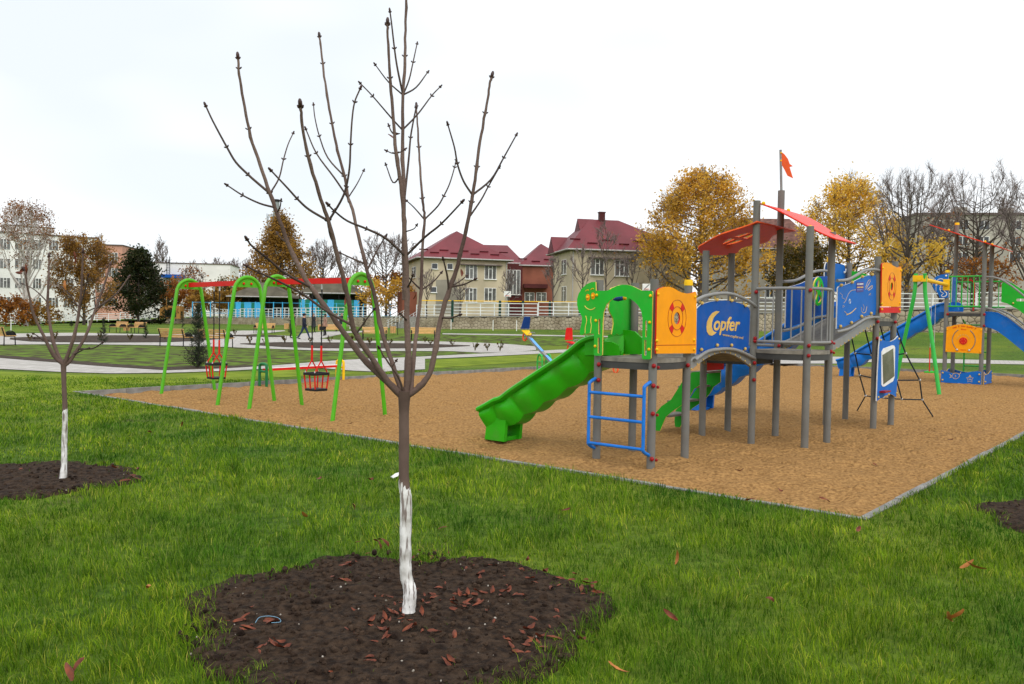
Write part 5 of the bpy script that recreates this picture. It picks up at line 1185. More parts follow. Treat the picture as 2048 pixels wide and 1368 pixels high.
# fence in stepped sections
mat('fence_white', (0.76, 0.77, 0.77), rough=0.5, var=0.12, scale=1)
ORD = ['first', 'second', 'third', 'fourth', 'fifth', 'sixth', 'seventh', 'eighth', 'ninth', 'tenth', 'eleventh', 'twelfth']
fence_px = [-250, -100, 30, 100, 170, 240, 300, 360, 420, 480, 545, 620, 700, 762]; fence_px2 = [832, 905, 1075, 1200, 1330, 1470, 1620, 1780, 1950, 2130, 2300]
def fence_section(p0, p1, label, px0, px1, hgt=1.12):
    a, b = wallpt(px0), wallpt(px1); d = b - a; L = d.length; zt = max(wall_z(px0)[1], wall_z(px1)[1]) + .09 if px0 >= 330 else max(float(np.interp(px0, PXW, TOPZ)), float(np.interp(px1, PXW, TOPZ)))
    dirv = (a + b).normalized() * .2
    root = thing('fence_section', label, 'fence', (a.x + dirv.x, a.y + dirv.y, zt), math.atan2(d.y, d.x), 'white fence on the retaining wall')
    tk = .075 if px0 > 600 else .1
    n = max(3, round(L / 1.25)); zb = min(wall_z(px0)[1], wall_z(px1)[1]) - zt
    for i in range(n):
        x = L * (i + .02) / (n - 1 + .04) if n > 1 else 0; mb = MB(); mb.box((x, 0, (hgt + zb) / 2), (tk, tk, hgt - zb)); mb.build('post', MATS['fence_white'], root, None)
    for z in (hgt, .72, .4, .1):
        mb = MB(); mb.box((L / 2, 0, z), (L, tk * .9, tk * .9)); mb.build('rail', MATS['fence_white'], root, None)
    return root
for i in range(len(fence_px) - 1):
    k = len(fence_px) - 2 - i
    fence_section(0, 0, 'white tubular fence section, %s to the left of the park steps' % (ORD[k] if k < 12 else 'farthest'), fence_px[i], fence_px[i + 1])
for i in range(len(fence_px2) - 1):
    fence_section(0, 0, 'white tubular fence section, %s to the right of the park steps' % ORD[i], fence_px2[i], fence_px2[i + 1])
# steps from the terrace down to the park
stp = wallpt(828); ste = wallpt(770); d = (ste - stp); L = 4.2; zt = wall_z(820)[1]
steps = thing('park_steps', 'concrete steps with white railings leading up to the terrace', 'steps', (stp.x - stp.normalized().x * 1.1, stp.y - stp.normalized().y * 1.1, 0), math.atan2(d.y, d.x))
z0 = float(terr(ste.x, ste.y - 2)) - .1; nst = 10
for i in range(nst):
    z = zt - (zt - z0) * i / nst; mb = MB(); mb.box((L * (i + .5) / nst, 0, (z + z0 - .4) / 2), (L / nst - .005, 1.7, z - z0 + .4)); mb.build('step', MATS['concrete'], steps, None)
for y in (-.85, .85):
    for h in (.95, .68, .4):
        mb = MB(); mb.tube([(-.3, y, zt + h), (0, y, zt + h), (L, y, z0 + h), (L + .3, y, z0 + h)], .03, 6); mb.build('railing', MATS['fence_white'], steps)
    for u in np.linspace(0, 1, 6):
        mb = MB(); z = zt + (z0 - zt) * u; mb.tube([(L * u, y, z - .1), (L * u, y, z + .95)], .028, 6); mb.build('baluster', MATS['fence_white'], steps)

# ------------------------------------------------------------------ buildings
mat('render_beige', (0.54, 0.46, 0.33), rough=0.9, var=0.16, scale=0.35, detail=6, bump=0.15, bscale=8)
mat('render_grey', (0.27, 0.245, 0.2), rough=0.95, var=0.15, scale=0.6)
mat('brick_red', (0.24, 0.085, 0.055), rough=0.9, var=0.2, scale=0.5)
mat('brick_dark', (0.085, 0.018, 0.018), rough=0.6, var=0.2, scale=0.5)
mat('roof_red', (0.165, 0.028, 0.036), rough=0.5, var=0.2, scale=0.25, detail=8, spec=0.3)
mat('roof_edge', (0.12, 0.02, 0.025), rough=0.5)
mat('gutter', (0.45, 0.43, 0.42), rough=0.5)
mat('soffit', (0.13, 0.1, 0.09), rough=0.8)
mat('white_wall', (0.78, 0.77, 0.74), rough=0.9, var=0.1, scale=0.2, detail=6)
mat('pink_wall', (0.56, 0.3, 0.22), rough=0.9, var=0.12, scale=0.3)
mat('panel_grey', (0.38, 0.35, 0.3), rough=0.9, var=0.15, scale=0.15)
mat('tile_roof', (0.15, 0.075, 0.06), rough=0.85, var=0.3, scale=2)
mat('ochre', (0.44, 0.22, 0.06), rough=0.7, var=0.15, scale=0.7)
mat('pav_roof', (0.1, 0.088, 0.062), rough=0.9, var=0.25, scale=0.8)
mat('pav_blue', (0.06, 0.42, 0.75), rough=0.6, var=0.08)
mat('pav_green', (0.015, 0.19, 0.12), rough=0.6, var=0.1)
mat('dark_brown', (0.05, 0.045, 0.04), rough=0.9)  # even dark brown base colour of the container hatch and pavilion back walls
mat('metal_grey', (0.26, 0.29, 0.29), rough=0.6)
def building(name, label, C, rot, W, D, z0, z1, wall_m, cat='building'):
    root = thing(name, label, cat, (C[0], C[1], z0), rot); H = z1 - z0
    mb = MB(); mb.box((W / 2, D / 2, H / 2 - .5), (W, D, H + 1)); mb.build('wall', MATS[wall_m], root, None)
    return root, local_frame(root), H
def window(root, inv, px0, py0, px1, py1, axis=1, val=0.0, parts=3, glass='curtain_glass', sill=True):
    a = pix2loc(inv, px0, py1, axis, val); b = pix2loc(inv, px1, py0, axis, val)
    u0, u1 = sorted(((a.x, b.x) if axis == 1 else (a.y, b.y))); w0, w1 = sorted((a.z, b.z)); out = -1
    def bx(uc, wc, us, ws, dep, thick):
        mb = MB()
        if axis == 1: mb.box((uc, val + dep, wc), (us, thick, ws))
        else: mb.box((val + dep, uc, wc), (thick, us, ws))
        return mb
    fr = bx((u0 + u1) / 2, (w0 + w1) / 2, u1 - u0 + .12, w1 - w0 + .12, -.015, .05).build('window', MATS['window_white'], root, None)
    bx((u0 + u1) / 2, (w0 + w1) / 2, u1 - u0, w1 - w0, -.035, .03).build('pane', MATS[glass], fr, None)
    if parts > 1:
        for k in range(1, parts): bx(u0 + (u1 - u0) * k / parts, (w0 + w1) / 2, .09, w1 - w0, -.05, .05).build('mullion', MATS['window_white'], fr, None)
        bx((u0 + u1) / 2, w0 + (w1 - w0) * .72, (u1 - u0) / parts, .07, -.05, .045).build('mullion', MATS['window_white'], fr, None)
    if sill: bx((u0 + u1) / 2, w0 - .08, u1 - u0 + .25, .07, -.08, .2).build('sill', MATS['window_white'], fr, None)
    return fr
def hip_roof(root, x0, x1, y0, y1, z, rx0, rx1, ry0, ry1, zr, m, ov=.6, th=.12, guards=0):
    X0, X1, Y0, Y1 = x0 - ov, x1 + ov, y0 - ov, y1 + ov; mb = MB()
    vs = [(X0, Y0, z), (X1, Y0, z), (X1, Y1, z), (X0, Y1, z), (rx0, ry0, zr), (rx1, ry1, zr)]
    if abs(rx1 - rx0) >= abs(ry1 - ry0): fs = [(0, 1, 5, 4), (1, 2, 5), (2, 3, 4, 5), (3, 0, 4)]
    else: fs = [(0, 1, 4), (1, 2, 5, 4), (2, 3, 5), (3, 0, 4, 5)]
    mb.add(vs, fs); r = mb.build('roof', MATS[m], root, None)
    mb = MB(); mb.box(((X0 + X1) / 2, (Y0 + Y1) / 2, z - .09), (X1 - X0 - .04, Y1 - Y0 - .04, .16)); mb.build('soffit', MATS['soffit'], r, None)
    mb = MB(); mb.tube([(X0, Y0 - .05, z - .06), (X1, Y0 - .05, z - .06)], .08, 6); mb.tube([(X0 - .05, Y0, z - .06), (X0 - .05, Y1, z - .06)], .08, 6); mb.build('gutter', MATS['gutter'], r)
    if guards:
        sl = (zr - z) / (ry0 - Y0); ang = math.atan(sl)
        for i in range(guards):
            u = X0 + (X1 - X0) * (.08 + .84 * i / (guards - 1)); v = .75 if i % 2 else 1.25
            mb = MB(); mb.box((u, Y0 + v, z + sl * v + .08), (1.1, .05, .16), Matrix.Rotation(ang, 3, 'X')); mb.build('snow_guard', MATS['roof_edge'], r, None)
    return r
# beige house on the left
h1, i1, H1h = building('house', 'two storey beige house with dark red hipped roof, left of the brick link', (-10.9, 100), math.radians(16), 10.6, 13, 1.5, 8.75, 'render_beige')
hip_roof(h1, 0, 10.6, 0, 13, H1h, 5.2, 5.2, 4.6, 8.5, H1h + 3.75, 'roof_red', guards=9)
for x0, y0, x1, y1 in ((931.6, 530, 953.8, 557), (969.6, 530.5, 991.9, 557.5), (931, 577, 953, 603), (969, 577, 991.5, 603)): window(h1, i1, x0, y0, x1, y1)
for x0, y0, x1, y1 in ((864, 527.5, 874.5, 537), (895, 528, 905, 538), (862, 574.5, 872.5, 584)): window(h1, i1, x0, y0, x1, y1, parts=1, glass='glass_dark')
window(h1, i1, 824, 533, 832, 556, axis=0, parts=2)
a = pix2loc(i1, 872, 558, 1, 0); b = pix2loc(i1, 928, 612, 1, 0)
mb = MB(); mb.prism([(a.x, b.z - 1), (b.x - .4, b.z - 1), (b.x, b.z + 1.6), (b.x - .3, a.z - 1.0), (a.x + 2.6, a.z - 1.2), (a.x + 2.5, a.z), (a.x, a.z - .1)], .02, (0, -.012, 0), XA, ZA); mb.build('plaster_patch', MATS['render_grey'], h1, None)
a = pix2loc(i1, 921, 529, 1, 0); b = pix2loc(i1, 1003, 529, 1, 0); mb = MB(); mb.box(((a.x + b.x) / 2, -.25, a.z), (b.x - a.x, .5, .12)); mb.build('canopy', MATS['soffit'], h1, None)
for x in (10.45,): mb = MB(); mb.tube([(x, -.1, 0), (x, -.1, H1h - .1)], .06, 6); mb.build('downpipe', MATS['gutter'], h1)
mb = MB(); mb.box((-.9, 5, 1.6), (1.8, 4, 3.2)); mb.build('annex', MATS['brick_red'], h1, None)
# brick link
h2, i2, H2h = building('brick_building', 'red brick link building with glazed stairwell between the two beige houses', (-1.6, 106.5), math.radians(6), 8.2, 10, 1.6, 8.55, 'brick_red')
hip_roof(h2, -5.6, 2.6, 1.4, 9, H2h + .2, -4.0, 1.4, 6, 6, H2h + 2.85, 'roof_red', guards=0); hip_roof(h2, 2.9, 9.5, .4, 12, H2h - .1, 5.8, 5.8, 5, 8, H2h + 3.1, 'roof_red', guards=5)
a = pix2loc(i2, 1010, 540, 1, -.3); b = pix2loc(i2, 1041, 590, 1, -.3)
mb = MB(); mb.box(((a.x + b.x) / 2, 0, H2h / 2), (b.x - a.x + .4, .5, H2h)); mb.build('stair_bay', MATS['brick_dark'], h2, None)
window(h2, i2, 1012, 541, 1040, 588, 1, -.3, 4, 'curtain_glass'); window(h2, i2, 1050, 586, 1068, 602, 1, 0, 2, 'curtain_glass', False); window(h2, i2, 1073, 586, 1092, 602, 1, 0, 2, 'curtain_glass', False)
a = pix2loc(i2, 1047, 572, 1, -.3); b = pix2loc(i2, 1094, 572, 1, -.3); mb = MB(); mb.box(((a.x + b.x) / 2, -.5, a.z), (b.x - a.x, 1.0, .5)); mb.build('porch_roof', MATS['brick_dark'], h2, None)
# beige house on the right
h3, i3, H3h = building('house', 'two storey beige house with gabled dormer and chimney behind the octopus panel', (5.94, 86), math.radians(11.4), 13, 7.6, 1.8, 8.85, 'render_beige')
r3 = hip_roof(h3, 0, 13, 0, 7.6, H3h, 2.9, 6.2, 3.8, 3.8, H3h + 3.55, 'roof_red', guards=8)
mb = MB(); zr = H3h + 3.55
mb.add([(1.6, 2.4, H3h + 1.9), (1.6, 5.2, H3h + 1.9), (1.6, 3.8, zr + .02), (3.4, 2.1, H3h + 1.9), (3.4, 5.5, H3h + 1.9), (3.4, 3.8, zr + .02)], [(0, 2, 1), (0, 3, 5, 2), (1, 2, 5, 4)]); mb.build('gablet', [MATS['roof_red']], r3, None)
mb = MB(); mb.add([(1.58, 2.55, H3h + 1.9), (1.58, 5.05, H3h + 1.9), (1.58, 3.8, zr - .1)], [(0, 2, 1)]); mb.build('gable_face', [MATS['roof_edge']], r3, None)
mb = MB(); zd = H3h + 1.75
mb.add([(-.75, 4.4, H3h - .05), (-.75, 7.4, H3h - .05), (-.75, 5.9, zd), (3.2, 4.4, H3h - .05), (3.2, 7.4, H3h - .05), (3.2, 5.9, zd)], [(0, 2, 1), (0, 3, 5, 2), (1, 2, 5, 4)]); mb.build('dormer', [MATS['roof_red']], r3, None)
mb = MB(); mb.add([(-.77, 4.65, H3h), (-.77, 7.15, H3h), (-.77, 5.9, zd - .18)], [(0, 2, 1)]); mb.build('gable_face', [MATS['roof_edge']], r3, None)
mb = MB(); mb.box((4.3, 3.8, zr + .2), (.6, .6, 1.1)); mb.box((4.3, 3.8, zr + .78), (.72, .72, .1)); mb.build('chimney', MATS['brick_dark'], r3, None)
for x0, y0, x1, y1 in ((1182, 518.5, 1207, 548.5), (1230, 521, 1257, 551), (1182, 572, 1207, 600)): window(h3, i3, x0, y0, x1, y1, parts=3)
for y0, y1 in ((519, 549), (573, 603)): window(h3, i3, 1123.5, y0, 1133, y1, axis=0, parts=2)
a = pix2loc(i3, 1177, 515.5, 1, 0); b = pix2loc(i3, 1268, 517, 1, 0); mb = MB(); mb.box(((a.x + b.x) / 2, -.25, a.z), (b.x - a.x, .5, .12)); mb.build('canopy', MATS['soffit'], h3, None)
for x in (.15, 12.8): mb = MB(); mb.tube([(x, -.1, 0), (x, -.1, H3h - .1)], .06, 6); mb.build('downpipe', MATS['gutter'], h3)
# tiled house behind the tower
h4, i4, H4h = building('house', 'grey house with brown tiled roof behind the red winged roof', (24.5, 100), math.radians(-6), 11, 10, 2.3, 10.4, 'panel_grey')
hip_roof(h4, 0, 11, 0, 10, H4h, 2, 9, 5, 5, H4h + 4.1, 'tile_roof')
for x0, y0, x1, y1 in ((1526, 523, 1549, 549), (1470, 523, 1492, 549), (1530, 570, 1549, 596), (1560, 524, 1580, 549)): window(h4, i4, x0, y0, x1, y1, parts=2, glass='glass_dark')
# apartment block at the right
h5, i5, H5h = building('apartment_building', 'long grey apartment block behind the bare trees at the right', (82, 172), math.radians(-8), 62, 14, 2, 24, 'panel_grey')
mb = MB(); mb.box((31, 7, H5h + .25), (62.6, 14.6, .5)); mb.build('parapet', MATS['soffit'], h5, None)
mb = MB(); [mb.box((x, 5, H5h + 1.3), (2.4, 2.4, 1.7)) for x in (10, )]; mb.build('roof_hatch', MATS['panel_grey'], h5, None); mb = MB(); mb.box((19, 5, H5h + 1.2), (2.2, 2.2, 1.5)); mb.build('roof_hatch', MATS['panel_grey'], h5, None); mb = MB(); mb.box((38, 5, H5h + 1.2), (2.2, 2.2, 1.5)); mb.build('roof_hatch', MATS['panel_grey'], h5, None)
def win_grid(root, us, zs_, w, h, val=0.0, glass='glass_dark'):
    mf = MB(); mf.box((0, 0, 0), (w + .16, .06, h + .16)); fme = mf.mesh('window', MATS['window_white']); mp2 = MB(); mp2.box((-w * .26, 0, 0), (w * .44, .04, h)); mp2.box((w * .26, 0, 0), (w * .44, .04, h)); pme = mp2.mesh('pane', MATS[glass])
    for u in us:
        for z in zs_:
            o = link('window', fme, root); o.location = (u, val - .02, z); q = link('pane', pme, o); q.location = (0, -.03, 0)
win_grid(h5, [4, 9, 13, 19, 23, 29, 34, 40, 45], [20, 16.8, 13.6], 2.0, 1.7)
# white school block, pink block and low white hall at the left
h6, i6, H6h = building('school_building', 'white flat roofed three storey block at the left edge', (-99, 146.5), math.radians(40), 24.2, 14, -.6, 15.6, 'white_wall')
mb = MB(); mb.box((12.1, 7, H6h + .12), (24.6, 14.4, .24)); mb.build('roof_edge', MATS['soffit'], h6, None)
a = pix2loc(i6, 12, 462, 1, 2); b = pix2loc(i6, 110, 462, 1, 2)
mb = MB(); mb.box(((a.x + b.x) / 2, 5, H6h + .9), (b.x - a.x, 5, 1.5)); mb.build('penthouse', MATS['white_wall'], h6, None); mb = MB(); mb.box(((a.x + b.x) / 2, 5, H6h + 1.7), (b.x - a.x + .4, 5.4, .14)); mb.build('penthouse_roof', MATS['soffit'], h6, None)
for y0, y1 in ((479, 498), (518, 536), (556, 575), (594, 612)):
    for x0, x1 in ((-30, -10), (0, 20), (30, 53), (66, 82), (98, 116), (128, 146)): window(h6, i6, x0, y0 + x0 * .02, x1, y1 + x0 * .02, parts=3, glass='curtain_glass', sill=False)
h7, i7, H7h = building('school_building', 'pink three storey block between the golden tree and the evergreen', (-83.3, 163), math.radians(8), 7.2, 12, -.4, 14.5, 'pink_wall')
mb = MB(); mb.box((3.6, 6, H7h + .1), (7.5, 12.4, .2)); mb.build('roof_edge', MATS['soffit'], h7, None)
for y0, y1 in ((506, 522), (537, 553), (568, 584), (598, 612)):
    for x0, x1 in ((194, 209), (217.5, 235)): window(h7, i7, x0, y0, x1, y1, parts=3, glass='curtain_glass', sill=False)
h8, i8, H8h = building('hall_building', 'low white hall with blue entrance canopy and roof ladder', (-84, 188), math.radians(9), 20, 12, -.2, 12.7, 'white_wall')
mb = MB(); mb.box((10, 6, H8h + .1), (20.4, 12.4, .2)); mb.build('roof_edge', MATS['soffit'], h8, None)
a = pix2loc(i8, 324, 552, 1, -1); b = pix2loc(i8, 368, 552, 1, -1); mb = MB(); mb.box(((a.x + b.x) / 2, -1.2, a.z), (b.x - a.x, 2.6, .7)); mb.build('canopy', MATS['blue_panel'], h8, None)
mb = MB(); c = pix2loc(i8, 337, 535, 1, 0)
for dx in (-.3, .3): mb.tube([(c.x + dx, -.3, 5), (c.x + dx, -.3, H8h + 1.5)], .06, 4)
for k in range(14): mb.tube([(c.x - .3, -.3, 5.3 + k * .6), (c.x + .3, -.3, 5.3 + k * .6)], .04, 4)
mb.build('roof_ladder', MATS['iron'], h8)
mb = MB(); [mb.box((10, -.01, z), (20, .04, .1)) for z in (4, 8.4)]; mb.build('joint', MATS['render_grey'], h8, None)
# chimney and lattice mast
cpt = P(551, 600, 210)
ch = thing('chimney_stack', 'tall grey green chimney pipe rising behind the conical tree', 'chimney', (cpt.x, cpt.y, 0)); mb = MB(); mb.tube([(0, 0, 0), (0, 0, 30)], [.9, .75], 14); mb.build('shaft', MATS['metal_grey'], ch); mb = MB(); mb.tube([(0, 0, 29.6), (0, 0, 30.2)], .85, 14); mb.build('rim', MATS['iron'], ch)
ms = thing('lattice_mast', 'open steel lattice mast beside the chimney pipe', 'mast', (cpt.x - 1.3, cpt.y - 1, 0))
for x in (-.55, .55):
    for y in (-.55, .55): mb = MB(); mb.tube([(x, y, 0), (x, y, 26.5)], .08, 4); mb.build('leg', MATS['metal_grey'], ms)
mb = MB()
for k in range(17):
    z = k * 1.55
    for (x0, y0), (x1, y1) in (((-.55, -.55), (.55, -.55)), ((.55, -.55), (.55, .55)), ((.55, .55), (-.55, .55)), ((-.55, .55), (-.55, -.55))):
        mb.tube([(x0, y0, z), (x1, y1, z + 1.55)], .05, 3); mb.tube([(x0, y0, z), (x1, y1, z)], .05, 3)
o = mb.build('brace', MATS['metal_grey'], ms); o['kind'] = 'stuff'
# ochre site container
cc = P(319, 629, 128); ct = thing('site_container', 'ochre yellow container with rounded end behind the fence', 'container', (cc.x, cc.y, .75), .1)
mb = MB(); mb.prism([(0, 0), (3.0, 0), (3.0, 1.95), (.6, 1.95), (.2, 1.75), (0, 1.3)], 2.2, (0, 1.1, 0), XA, ZA); mb.build('body', MATS['ochre'], ct, 30); mb = MB(); mb.box((1.6, -.02, .75), (1.7, .03, 1.1)); mb.build('hatch', MATS['dark_brown'], ct, None); mb = MB(); mb.tube([(.9, .4, 1.9), (.9, .4, 3.3)], .06, 6); mb.build('flue', MATS['ochre'], ct)
# play pavilions of the kindergarten
def pavilion(label, px0, px1, Z, zb, ze, zr, pat):
    a = P(px0, 600, Z); b = P(px1, 600, Z); W = b.x - a.x; root = thing('pavilion', label, 'pavilion', (a.x, a.y, zb)); h = ze - zb
    hip_roof(root, .3, W - .3, 0, 6, h, W * .42, W * .58, 3, 3, zr - zb, 'pav_roof', .5)
    for x in (.1, W * .33, W * .66, W - .1):
        for y in (0, 6): mb = MB(); mb.tube([(x, y, 0), (x, y, h)], .07, 6); mb.build('post', MATS['iron'], root)
    mb = MB(); mb.box((W / 2, 5.9, h / 2), (W - .2, .1, h)); mb.build('back_wall', MATS['dark_brown'], root, None)
    x = 0; tot = sum(w for _, w in pat)
    for m, w in pat:
        if m: mb = MB(); mb.box(((x + w / 2) / tot * W, -.06, h * .36), (w / tot * W - .03, .06, h * .72)); mb.build('wall_panel', MATS[m], root, None)
        x += w
pavilion('pavilion with dark hipped roof and bright blue boards, left of the people', 458, 580, 128, 1.1, 4.35, 6.6, [(None, .06), ('pav_green', .05), ('pav_blue', .09), ('pav_green', .05), ('pav_blue', .12), ('pav_green', .05), ('pav_blue', .1), (None, .48)])
pavilion('pavilion with dark hipped roof and green and blue boards, behind the people', 598, 719, 116, 1.35, 4.75, 7.0, [('pav_green', .05), ('pav_blue', .06), ('pav_green', .09), ('pav_blue', .12), ('pav_green', .2), ('pav_blue', .12), ('pav_green', .2), ('pav_blue', .07), ('pav_green', .09), ('pav_blue', .1)])
bf = thing('mesh_fence', 'light blue metal fence in front of the pavilions', 'fence', (0, 0, 0))
fp = [P(p, 620, 112 if p > 500 else 120) for p in range(385, 815, 18)]
for i, p in enumerate(fp):
    mb = MB(); mb.box((p.x, p.y, 2.2), (.1, .1, 2.2)); mb.build('post', MATS['pav_blue'], bf, None)
    if i:
        for z in (3.2, 1.7): mb = MB(); mb.tube([(fp[i - 1].x, fp[i - 1].y, z), (p.x, p.y, z)], .025, 4); mb.build('rail', MATS['pav_blue'], bf)
# yellow gas pipe on green posts, basketball boards
gp_ = thing('gas_pipe', 'thin yellow gas pipe carried on dark green posts in front of the houses', 'pipe', (0, 0, 0))
pp = [P(px, 601 + (px - 840) * .01, 82) for px in (838, 905, 1000, 1046, 1100, 1160)]
mb = MB(); mb.tube(pp, .045, 5); mb.build('pipe', MATS['yellow'], gp_)
mat('post_green', (0.012, 0.05, 0.035), rough=0.6)
for p in pp[1:]: mb = MB(); mb.tube([(p.x, p.y, 1.2), (p.x, p.y, p.z + .05)], .13, 6); mb.build('post', MATS['post_green'], gp_)
def hoop(label, px, py, Z, zb):
    c = P(px, py, Z); root = thing('basketball_hoop', label, 'basketball hoop', (c.x, c.y, zb)); z = c.z - zb
    mb = MB(); mb.tube([(0, .3, 0), (0, .3, z)], .07, 8); mb.build('pole', MATS['metal_grey'], root); mb = MB(); mb.box((0, 0, z), (.75, .05, .6)); bd = mb.build('board', MATS['white_paint'], root, None)
    mb = MB(); mb.box((0, -.03, z), (.06, .01, .7), Matrix.Rotation(.8, 3, 'Y')); mb.build('stripe', MATS['black'], bd, None); mb = MB(); mb.tube([(.22 * math.cos(t), -.25 + .22 * math.sin(t), z - .2) for t in np.linspace(0, 6.283, 11)], .02, 4); mb.build('rim', MATS['orange_flag'], root)
hoop('white basketball board in front of the brick link building', 1015, 588, 88, 1.7); hoop('white basketball board just above the octopus panel', 1293, 574, 78, 2.0)
# ------------------------------------------------------------------ background trees
mat('bark_grey', (0.1, 0.08, 0.07), rough=0.9, var=0.3, scale=2)
mat('bark_pale', (0.5, 0.46, 0.43), rough=0.9, var=0.3, scale=2)
mat('twig_far', (0.17, 0.135, 0.125), rough=0.9, var=0.25, scale=1)
def leaf_material(name, cols):
    m = bpy.data.materials.new(name); m.use_nodes = True; n, l = m.node_tree.nodes, m.node_tree.links; b = n['Principled BSDF']; b.inputs['Roughness'].default_value = .6; b.inputs['Specular IOR Level'].default_value = .2
    g = n.new('ShaderNodeNewGeometry'); r = n.new('ShaderNodeValToRGB'); e = r.color_ramp.elements; e[0].color = cols[0] + (1,); e[1].color = cols[-1] + (1,)
    for i, c in enumerate(cols[1:-1]): x = e.new((i + 1) / (len(cols) - 1)); x.color = c + (1,)
    l.new(g.outputs['Random Per Island'], r.inputs['Fac'])
    tc = n.new('ShaderNodeTexCoord'); nz = n.new('ShaderNodeTexNoise'); nz.inputs['Scale'].default_value = .45; nz.inputs['Detail'].default_value = 2; l.new(tc.outputs['Object'], nz.inputs['Vector'])
    rp = n.new('ShaderNodeValToRGB'); rp.color_ramp.elements[0].position = .35; rp.color_ramp.elements[1].position = .65; rp.color_ramp.elements[0].color = (.75, .72, .7, 1); rp.color_ramp.elements[1].color = (1.25, 1.2, 1.1, 1); l.new(nz.outputs['Fac'], rp.inputs['Fac'])
    mx = n.new('ShaderNodeMix'); mx.data_type = 'RGBA'; mx.blend_type = 'MULTIPLY'; mx.inputs['Factor'].default_value = 1; l.new(r.outputs['Color'], mx.inputs['A']); l.new(rp.outputs['Color'], mx.inputs['B']); l.new(mx.outputs['Result'], b.inputs['Base Color'])
    t = n.new('ShaderNodeBsdfTranslucent'); l.new(mx.outputs['Result'], t.inputs['Color']); ms = n.new('ShaderNodeMixShader'); ms.inputs['Fac'].default_value = .42
    l.new(b.outputs['BSDF'], ms.inputs[1]); l.new(t.outputs['BSDF'], ms.inputs[2]); l.new(ms.outputs['Shader'], n['Material Output'].inputs['Surface']); MATS[name] = m
leaf_material('leaf_gold', [(.44, .23, .025), (.62, .36, .045), (.75, .48, .09), (.52, .31, .035)])
leaf_material('leaf_yellow', [(.65, .4, .035), (.78, .53, .08), (.85, .63, .15)])
leaf_material('leaf_rust', [(.18, .065, .015), (.32, .115, .02), (.4, .17, .025)])
leaf_material('leaf_brown', [(.2, .11, .025), (.34, .19, .035), (.44, .26, .05)])
leaf_material('leaf_dull', [(.2, .1, .025), (.3, .16, .035), (.38, .22, .05)])
leaf_material('leaf_sparse', [(.16, .06, .035), (.32, .16, .07), (.24, .12, .05)])
leaf_material('leaf_green', [(.012, .025, .008), (.025, .042, .012), (.05, .045, .014), (.02, .035, .01)])
leaf_material('leaf_conifer', [(.018, .03, .018), (.035, .055, .03), (.05, .065, .035)])
leaf_material('leaf_olive', [(.05, .05, .012), (.1, .085, .016), (.19, .11, .018)])
def leaf_cloud(pts, size, m, name, parent, rs, aspect=.6):
    n = len(pts); a = rs.normal(size=(n, 3)); a /= np.linalg.norm(a, axis=1)[:, None]; b = np.cross(a, rs.normal(size=(n, 3))); b /= np.linalg.norm(b, axis=1)[:, None]
    s = (size * rs.uniform(.5, 1.3, n))[:, None]; v = np.stack([pts - a * s, pts + b * s * aspect, pts + a * s, pts - b * s * aspect], 1).astype(np.float32)
    me = bpy.data.meshes.new(name); me.vertices.add(n * 4); me.vertices.foreach_set('co', v.reshape(-1)); me.loops.add(n * 4); me.loops.foreach_set('vertex_index', np.arange(n * 4, dtype=np.int32)); me.polygons.add(n); me.polygons.foreach_set('loop_start', np.arange(n, dtype=np.int32) * 4); me.update(calc_edges=True); me.materials.append(MATS[m])
    return link(name, me, parent)
